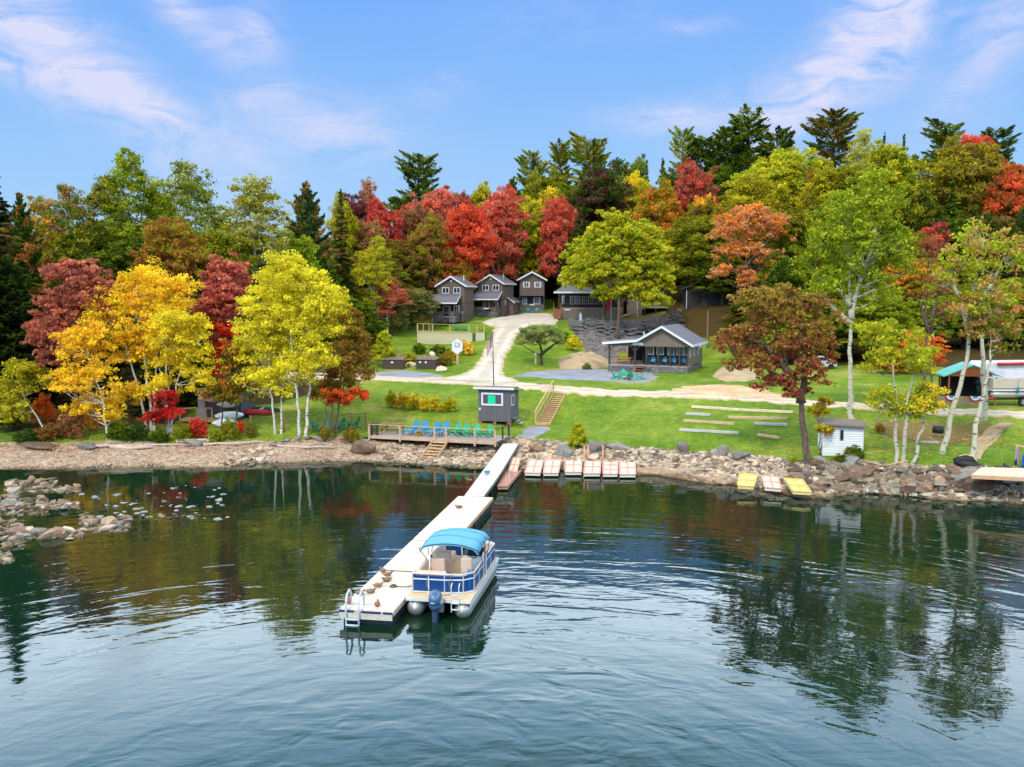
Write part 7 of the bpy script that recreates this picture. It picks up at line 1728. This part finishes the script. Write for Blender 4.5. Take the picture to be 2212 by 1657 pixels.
def rock(v, sx, sy, sz, k, label, group=None, tilt=.25, sink=.12):
    o = bpy.data.objects.new('rock', rg.choice(RM[k])); COL.objects.link(o); o.location = (v[0], v[1], v[2] + sz * (.35 - sink))
    o.scale = (sx, sy, sz); o.rotation_euler = (rg.uniform(-tilt, tilt), rg.uniform(-tilt, tilt), rg.uniform(0, 6.28)); tag(o, label, 'rock', group); return o
# named boulders
def boulder(px, py, w, h, k, lb):
    b = G(px, py); s = scale_at(b); o = rock(b, w / s / 1.5, w / s / 1.9, h / s, k, lb, sink=.0); o.rotation_euler = (.1, .15, rg.uniform(-.4, .4)); return o
boulder(787, 976, 52, 30, 1, 'big dark boulder with a pale top left of the deck stairs'); boulder(838, 992, 24, 12, 1, 'brown rock on the beach left of the stairs foot')
boulder(2085, 1040, 66, 34, 2, 'large lichen covered boulder under the rubber boat'); boulder(2110, 1058, 60, 26, 1, 'wide brown boulder below the lichen covered one')
boulder(1560, 985, 26, 20, 2, 'grey rounded boulder at the lawn edge, left of the lichen one'); boulder(1600, 990, 46, 22, 2, 'wide lichen spotted boulder at the lawn edge'); boulder(1472, 978, 26, 20, 2, 'light grey boulder at the lawn edge')
boulder(1335, 968, 50, 12, 2, 'long flat grey slab at the lawn edge right of the cone shrub'); boulder(1220, 985, 34, 26, 2, 'smooth grey boulder in the bank below the cone shrub'); boulder(1160, 975, 40, 20, 0, 'big tan boulder right of the walkway end')
boulder(1290, 975, 40, 30, 2, 'lichen covered boulder above the turquoise striped panel'); boulder(905, 800 - 0, 24, 12, 2, 'grey boulder between the two bin boxes') if False else None
boulder(888, 792, 22, 12, 3, 'pale pointed boulder between the two bin boxes'); boulder(953, 800, 24, 8, 3, 'flat pale stone on the grass right of the bins'); boulder(420, 962, 34, 10, 2, 'dark flat stone among the driftwood on the beach')
boulder(90, 967, 70, 12, 1, 'long brown slab at the back of the far left beach'); boulder(190, 968, 40, 14, 2, 'grey round boulder at the back of the left beach')
def band(n, x0, x1, t0, t1, smin, smax, ks, label, group, flat=.5):
    for i in range(n):
        x = rg.uniform(x0, x1); a = P(x, np.interp(x, [p_[0] for p_ in SHORE], [p_[1] for p_ in SHORE]), 0); bx = a.x; by = np.interp(bx, BKX, BKY)
        y = a.y + (by - a.y) * rg.uniform(t0, t1); s = smin + (smax - smin) * rg.random() ** 2; rock((bx, y, T(bx, y)), s * rg.uniform(.8, 1.5), s * rg.uniform(.6, 1.0), s * rg.uniform(.4, .8) * flat * 2, rg.choice(ks), label, group)
band(36, 850, 1085, .42, .95, .25, .6, [0, 0, 1, 3], 'rock of the bank below the deck, between its stairs and the walkway', 'rocks of the bank below the deck')
band(10, 1118, 1400, .45, 1.05, .25, .62, [0, 2, 3, 1], 'rock of the bank right of the walkway, above the pale dock panels', 'rocks above the pale dock panels')
band(9, 1400, 1740, .35, 1.02, .25, .6, [0, 0, 2, 3], 'rock of the bank below the lawn timbers', 'rocks below the lawn timbers')
band(52, 1740, 2240, .05, 1.0, .4, 1.0, [1, 1, 0, 2], 'brown slab rock of the bank right of the crimson maple', 'slab rocks at the right shore')
band(24, 560, 790, .8, 1.1, .26, .55, [2, 2, 0], 'grey rock at the back of the beach below the yellow birches', 'rocks below the yellow birches')
band(9, 470, 560, .0, .55, .2, .5, [0, 3, 0], 'stone of the pile jutting from the beach into the water', 'stones jutting from the beach')
# flat sloping ledges at the water line
def ledge(pts, k, lb, z0=.05, z1=.3):
    v = [P(x, y, z) for x, y, z in pts]; o = v[0].copy(); m = MB().prism([p_ - o for p_ in v], (0, 0, -.35)); ob = m.build('rock_ledge', RK[k]); ob.location = o; tag(ob, lb, 'rock ledge')
ledge([(1372, 1018, .25), (1420, 1024, .1), (1500, 1040, .03), (1560, 1047, .02), (1588, 1042, .12), (1560, 1034, .3), (1480, 1022, .45), (1400, 1006, .5)], 0, 'long pinkish rock ledge sloping into the water right of the pale panels')
ledge([(1668, 1058, .1), (1720, 1074, .03), (1758, 1079, .02), (1764, 1074, .06), (1740, 1062, .2), (1700, 1052, .3)], 0, 'thin pink rock ledge in the water under the yellow panels')
ledge([(1770, 1056, .3), (1845, 1064, .08), (1850, 1050, .35), (1800, 1042, .5)], 1, 'reddish flat ledge right of the yellow panels')
ledge([(2150, 1066, .35), (2235, 1086, .1), (2235, 1070, .4), (2180, 1060, .5)], 3, 'layered pale slate ledge at the lower right shore')
# rocky shoal at the left
def inshoal(x, y):
    return (x < 80 and 1035 < y < 1056) or (x < 62 - abs(y - 1046) * .3) and 1036 < y < 1060
SHO = [((18, 122), (1036, 1064), 18), ((127, 168), (1052, 1064), 6), ((-20, 100), (1076, 1114), 22), ((100, 168), (1084, 1100), 9), ((175, 276), (1114, 1150), 26), ((20, 175), (1142, 1164), 18), ((-20, 50), (1124, 1190), 9), ((-30, 20), (1194, 1216), 2)]
tot = 0
for (xa, xb), (ya, yb), n in SHO:
    for i in range(n):
        if tot >= 106: break
        tot += 1; y = rg.uniform(ya, yb); x = rg.uniform(xa, xb); v = P(x, y, 0); s = .22 + .34 * rg.random() ** 1.6
        rock((v.x, v.y, -.03), s * rg.uniform(.9, 1.7), s * rg.uniform(.6, 1.1), s * .75, rg.choice([0, 3, 3, 0, 2]), 'pinkish stone of the rocky shoal in the water at the left', 'stones of the rocky shoal', tilt=.15)
for i in range(10):
    x = rg.uniform(250, 470) if i > 4 else rg.uniform(300, 400); y = rg.uniform(1070, 1122) if i > 4 else rg.uniform(1108, 1126); v = P(x, y, 0); s = rg.uniform(.1, .26)
    rock((v.x, v.y, -.05), s * 1.3, s, s * .6, rg.choice([2, 3, 2]), 'small grey stone barely above the water right of the shoal', 'small stones right of the shoal', tilt=.1)
def rubble(name, pts, n, smin, smax, mat, label, seed, z=None, t=None):
    g = np.random.default_rng(seed); V = []; F = []
    base = np.array([(-1, -.8, -.4), (1, -.7, -.4), (.9, .8, -.4), (-.8, .9, -.4), (-.6, -.6, .4), (.7, -.5, .5), (.6, .6, .35), (-.5, .5, .5)]); fc = [(0, 1, 5, 4), (1, 2, 6, 5), (2, 3, 7, 6), (3, 0, 4, 7), (4, 5, 6, 7)]
    for i in range(n):
        x, y, zz = pts(g); s = smin + (smax - smin) * g.random() ** 2; a = g.random() * 6.28; c, s_ = math.cos(a), math.sin(a)
        b = base * np.array([s * g.uniform(.8, 1.5), s * g.uniform(.6, 1.1), s * g.uniform(.4, .9)]) * g.uniform(.8, 1.2, (8, 3))
        b = np.stack([b[:, 0] * c - b[:, 1] * s_ + x, b[:, 0] * s_ + b[:, 1] * c + y, b[:, 2] + b[:, 0] * g.normal() * .2 + zz], -1)
        k = len(V); V += b.tolist(); F += [tuple(k + j for j in f) for f in fc]
    me = bpy.data.meshes.new(name); me.from_pydata(V, [], F); me.materials.append(mat); at_ = me.attributes.new('stone', 'FLOAT', 'FACE')
    at_.data.foreach_set('value', np.repeat(g.random(n), 5).astype(np.float32)); o = bpy.data.objects.new(name, me); COL.objects.link(o); o['kind'] = 'stuff'; o['label'] = label; o['category'] = 'stones'; return o
def rubmat(k=1.0, nm='loose_stones'):
    m, nt, b = newmat(nm); L = nt.links.new; a = N(nt, 'ShaderNodeAttribute', attribute_name='stone')
    r = ramp(nt, a.outputs['Fac'], [(0, lin((96, 78, 64), k)), (.3, lin((146, 122, 100), k)), (.55, lin((186, 160, 134), k)), (.8, lin((212, 194, 168), k)), (1, lin((136, 134, 128), k))]); L(wetband(nt, r.outputs[0]), b.inputs['Base Color']); b.inputs['Roughness'].default_value = .9; return m
RUB = rubmat(); RUBD = rubmat(.5, 'dark_bank_stones'); PEB = pm('pink_pebbles', (206, 172, 150), .9, .9, .25, 1.5)
def shorepts(x0, x1, t0, t1):
    def f(g):
        x = g.uniform(x0, x1); a = P(x, np.interp(x, [p_[0] for p_ in SHORE], [p_[1] for p_ in SHORE]), 0); by = np.interp(a.x, BKX, BKY); y = a.y + (by - a.y) * g.uniform(t0, t1); return a.x, y, T(a.x, y) + .02
    return f
rubble('loose_stones', shorepts(820, 1420, -.02, 1.0), 5200, .05, .26, RUB, 'loose broken stones covering the bank between the deck and the pale panels', 1)
def fewpts(g):
    v = P(g.uniform(175, 515), 1040 + 88 * g.beta(2, 1.6), 0); return v.x, v.y, -.04
rubble('scattered_stones', fewpts, 95, .1, .3, pm('wet_grey_stone', (160, 162, 162), .85), 'small pale stones scattered in the shallow water right of the shoal', 6)
rubble('loose_stones', shorepts(1400, 2260, -.02, 1.0), 6500, .06, .32, RUB, 'loose broken stones covering the bank along the right shore', 2)
rubble('bank_stones', shorepts(1740, 2260, .1, 1.0), 2600, .14, .46, RUBD, 'dark brown broken stones packed between the slab rocks at the right', 12)
rubble('beach_pebbles', shorepts(-60, 830, -.01, .95), 9000, .02, .075, PEB, 'pinkish pebbles of the beach at the left', 3)
rubble('jutting_stones', shorepts(470, 575, -.25, .7), 420, .08, .28, RUB, 'heap of pinkish stones jutting from the beach into the water', 9)
def shoalpts(g):
    (xa, xb), (ya, yb), n = SHO[g.integers(0, len(SHO))]; v = P(g.uniform(xa - 3, xb + 2), g.uniform(ya, yb), 0); return v.x, v.y, -.02
rubble('shoal_stones', shoalpts, 2300, .08, .26, RUB, 'small stones filling the rocky shoal at the left', 4)
def slatepts(g):
    while True:
        x = g.uniform(1228, 1470); s = g.uniform(13.4, 18.0); v = GS(x, s)
        if x > 1235 + (s - 13.4) * 13 and (s < 14.4 or x < 1335): return v.x, v.y, v.z
rubble('slate_scree', slatepts, 2600, .08, .34, pm('dark_slate_chips', (128, 118, 116), .88, .85, .4, 1.2), 'dark slate scree on the slope below the lodge', 5)
# stacked slate wall below the lodge
e = thing('slate_wall', 'rough dark stacked slate wall on the slope below the lodge', 'wall', GS(1240, 14.4)); V0 = e.location; m = MB()
for r_ in range(4):
    for i in range(26):
        x = 1236 + i * 9.5 + rg.uniform(-3, 3); v = GS(x, 14.5 - r_ * .12 + .2 * math.sin(i)) - V0; m.cb((v.x, v.y, v.z + .12 + r_ * .26), (rg.uniform(.6, 1.2), rg.uniform(.4, .8), rg.uniform(.2, .34)), rz=rg.uniform(-.3, .3), ry=rg.uniform(-.1, .1))
m.build('slabs', pm('slate_slabs', (116, 112, 112), .9, .85, .35, 1.5, .6, 6), e)
# driftwood on the left beach
DW = pm('driftwood', (206, 184, 166), .9, .85, .15, 3)
for (a, b, r_, lb) in [((170, 969), (420, 962), .09, 'long thin driftwood pole across the back of the left beach'), ((440, 963), (560, 958), .1, 'driftwood log left of the beach rocks'), ((235, 972), (330, 970), .16, 'thick pale driftwood log on the left beach'),
                       ((600, 965), (720, 970), .09, 'slender pale driftwood pole below the green chairs'), ((380, 958), (450, 955), .16, 'pale driftwood trunk with a root stump near the red bushes')]:
    A_, B_ = G(*a), G(*b); d_ = B_ - A_; g = np.random.default_rng(int(a[0])); pts = [Vector((0, 0, r_)) + d_ * t + Vector((0, g.normal() * .1, g.normal() * .03)) for t in (0, .25, .5, .75, 1)]
    o = MB().tube(pts, [r_, r_ * 1.05, r_ * .9, r_ * .8, r_ * .55], 8).build('driftwood_log', DW, None, True); o.location = A_; tag(o, lb, 'driftwood')
b = G(452, 957); o = MB().tube([(0, 0, 0), (.1, 0, .5)], [.22, .1], 7).tube([(0, 0, .1), (-.4, .1, .35)], [.12, .03], 6).tube([(0, 0, .1), (.4, -.1, .2)], [.12, .03], 6).build('driftwood_stump', DW, None, True); o.location = b; tag(o, 'bleached driftwood root stump beside the bright green bush', 'driftwood')
A_, B_ = G(1868, 1008), G(1960, 1012); o = MB().tube([(0, 0, .4), (B_ - A_) * .45 + Vector((0, 0, .1)), (B_ - A_) + Vector((0, 0, .5))], .045, 6).tube([(B_ - A_) * .5 + Vector((0, 0, .1)), (B_ - A_) * .62 + Vector((0, -1.6, -.6))], .035, 5).build('fallen_branch', PINEW, None, True); o.location = A_; tag(o, 'bare fallen branch lying on the rocks below the two white stems', 'branch')

# fallen leaves on the lawn, thickest under the trees
def leaf_litter():
    g = np.random.default_rng(77); V = []; F = []; cols = []
    spots = [(40, 966, 5, 500), (150, 968, 4, 260), (480, 960, 4, 160), (1748, 960, 6, 420), (1338, 760, 7, 300), (1838, 900, 5, 260), (1944, 985, 5, 300), (2034, 960, 5, 260), (2100, 950, 5, 240), (650, 930, 7, 500), (720, 900, 7, 400), (330, 940, 8, 500), (1168, 800, 4, 120), (1300, 880, 16, 260), (900, 880, 16, 260), (1550, 900, 16, 300), (1950, 900, 12, 300), (1450, 840, 14, 160)]
    for x, y, r_, n in spots:
        c = G(x, y)
        for _ in range(n):
            px, py = c.x + g.normal() * r_ * .6, c.y + g.normal() * r_ * .35
            if py < np.interp(px, BKX, BKY) - 2.5: continue
            z = T(px, py) + .13; a = g.random() * 6.28; s_ = g.uniform(.05, .11); k = len(V)
            for q in range(4): V.append((px + math.cos(a + q * 1.571) * s_ * (1 if q % 2 else .6), py + math.sin(a + q * 1.571) * s_ * (1 if q % 2 else .6), z + g.normal() * .02))
            F.append((k, k + 1, k + 2, k + 3)); cols.append(g.random())
    me = bpy.data.meshes.new('fallen_leaves'); me.from_pydata(V, [], F); a_ = me.attributes.new('stone', 'FLOAT', 'FACE'); a_.data.foreach_set('value', np.array(cols, np.float32))
    m, nt, b = newmat('fallen_leaf'); a = N(nt, 'ShaderNodeAttribute', attribute_name='stone'); r = ramp(nt, a.outputs['Fac'], [(0, lin((176, 120, 50))), (.4, lin((214, 170, 60))), (.7, lin((190, 90, 50))), (1, lin((150, 110, 70)))]); nt.links.new(r.outputs[0], b.inputs['Base Color']); b.inputs['Roughness'].default_value = .9
    me.materials.append(m); o = bpy.data.objects.new('fallen_leaves', me); COL.objects.link(o); o['kind'] = 'stuff'; o['label'] = 'yellow and orange leaves fallen on the lawn under the trees'; o['category'] = 'leaves'
leaf_litter()
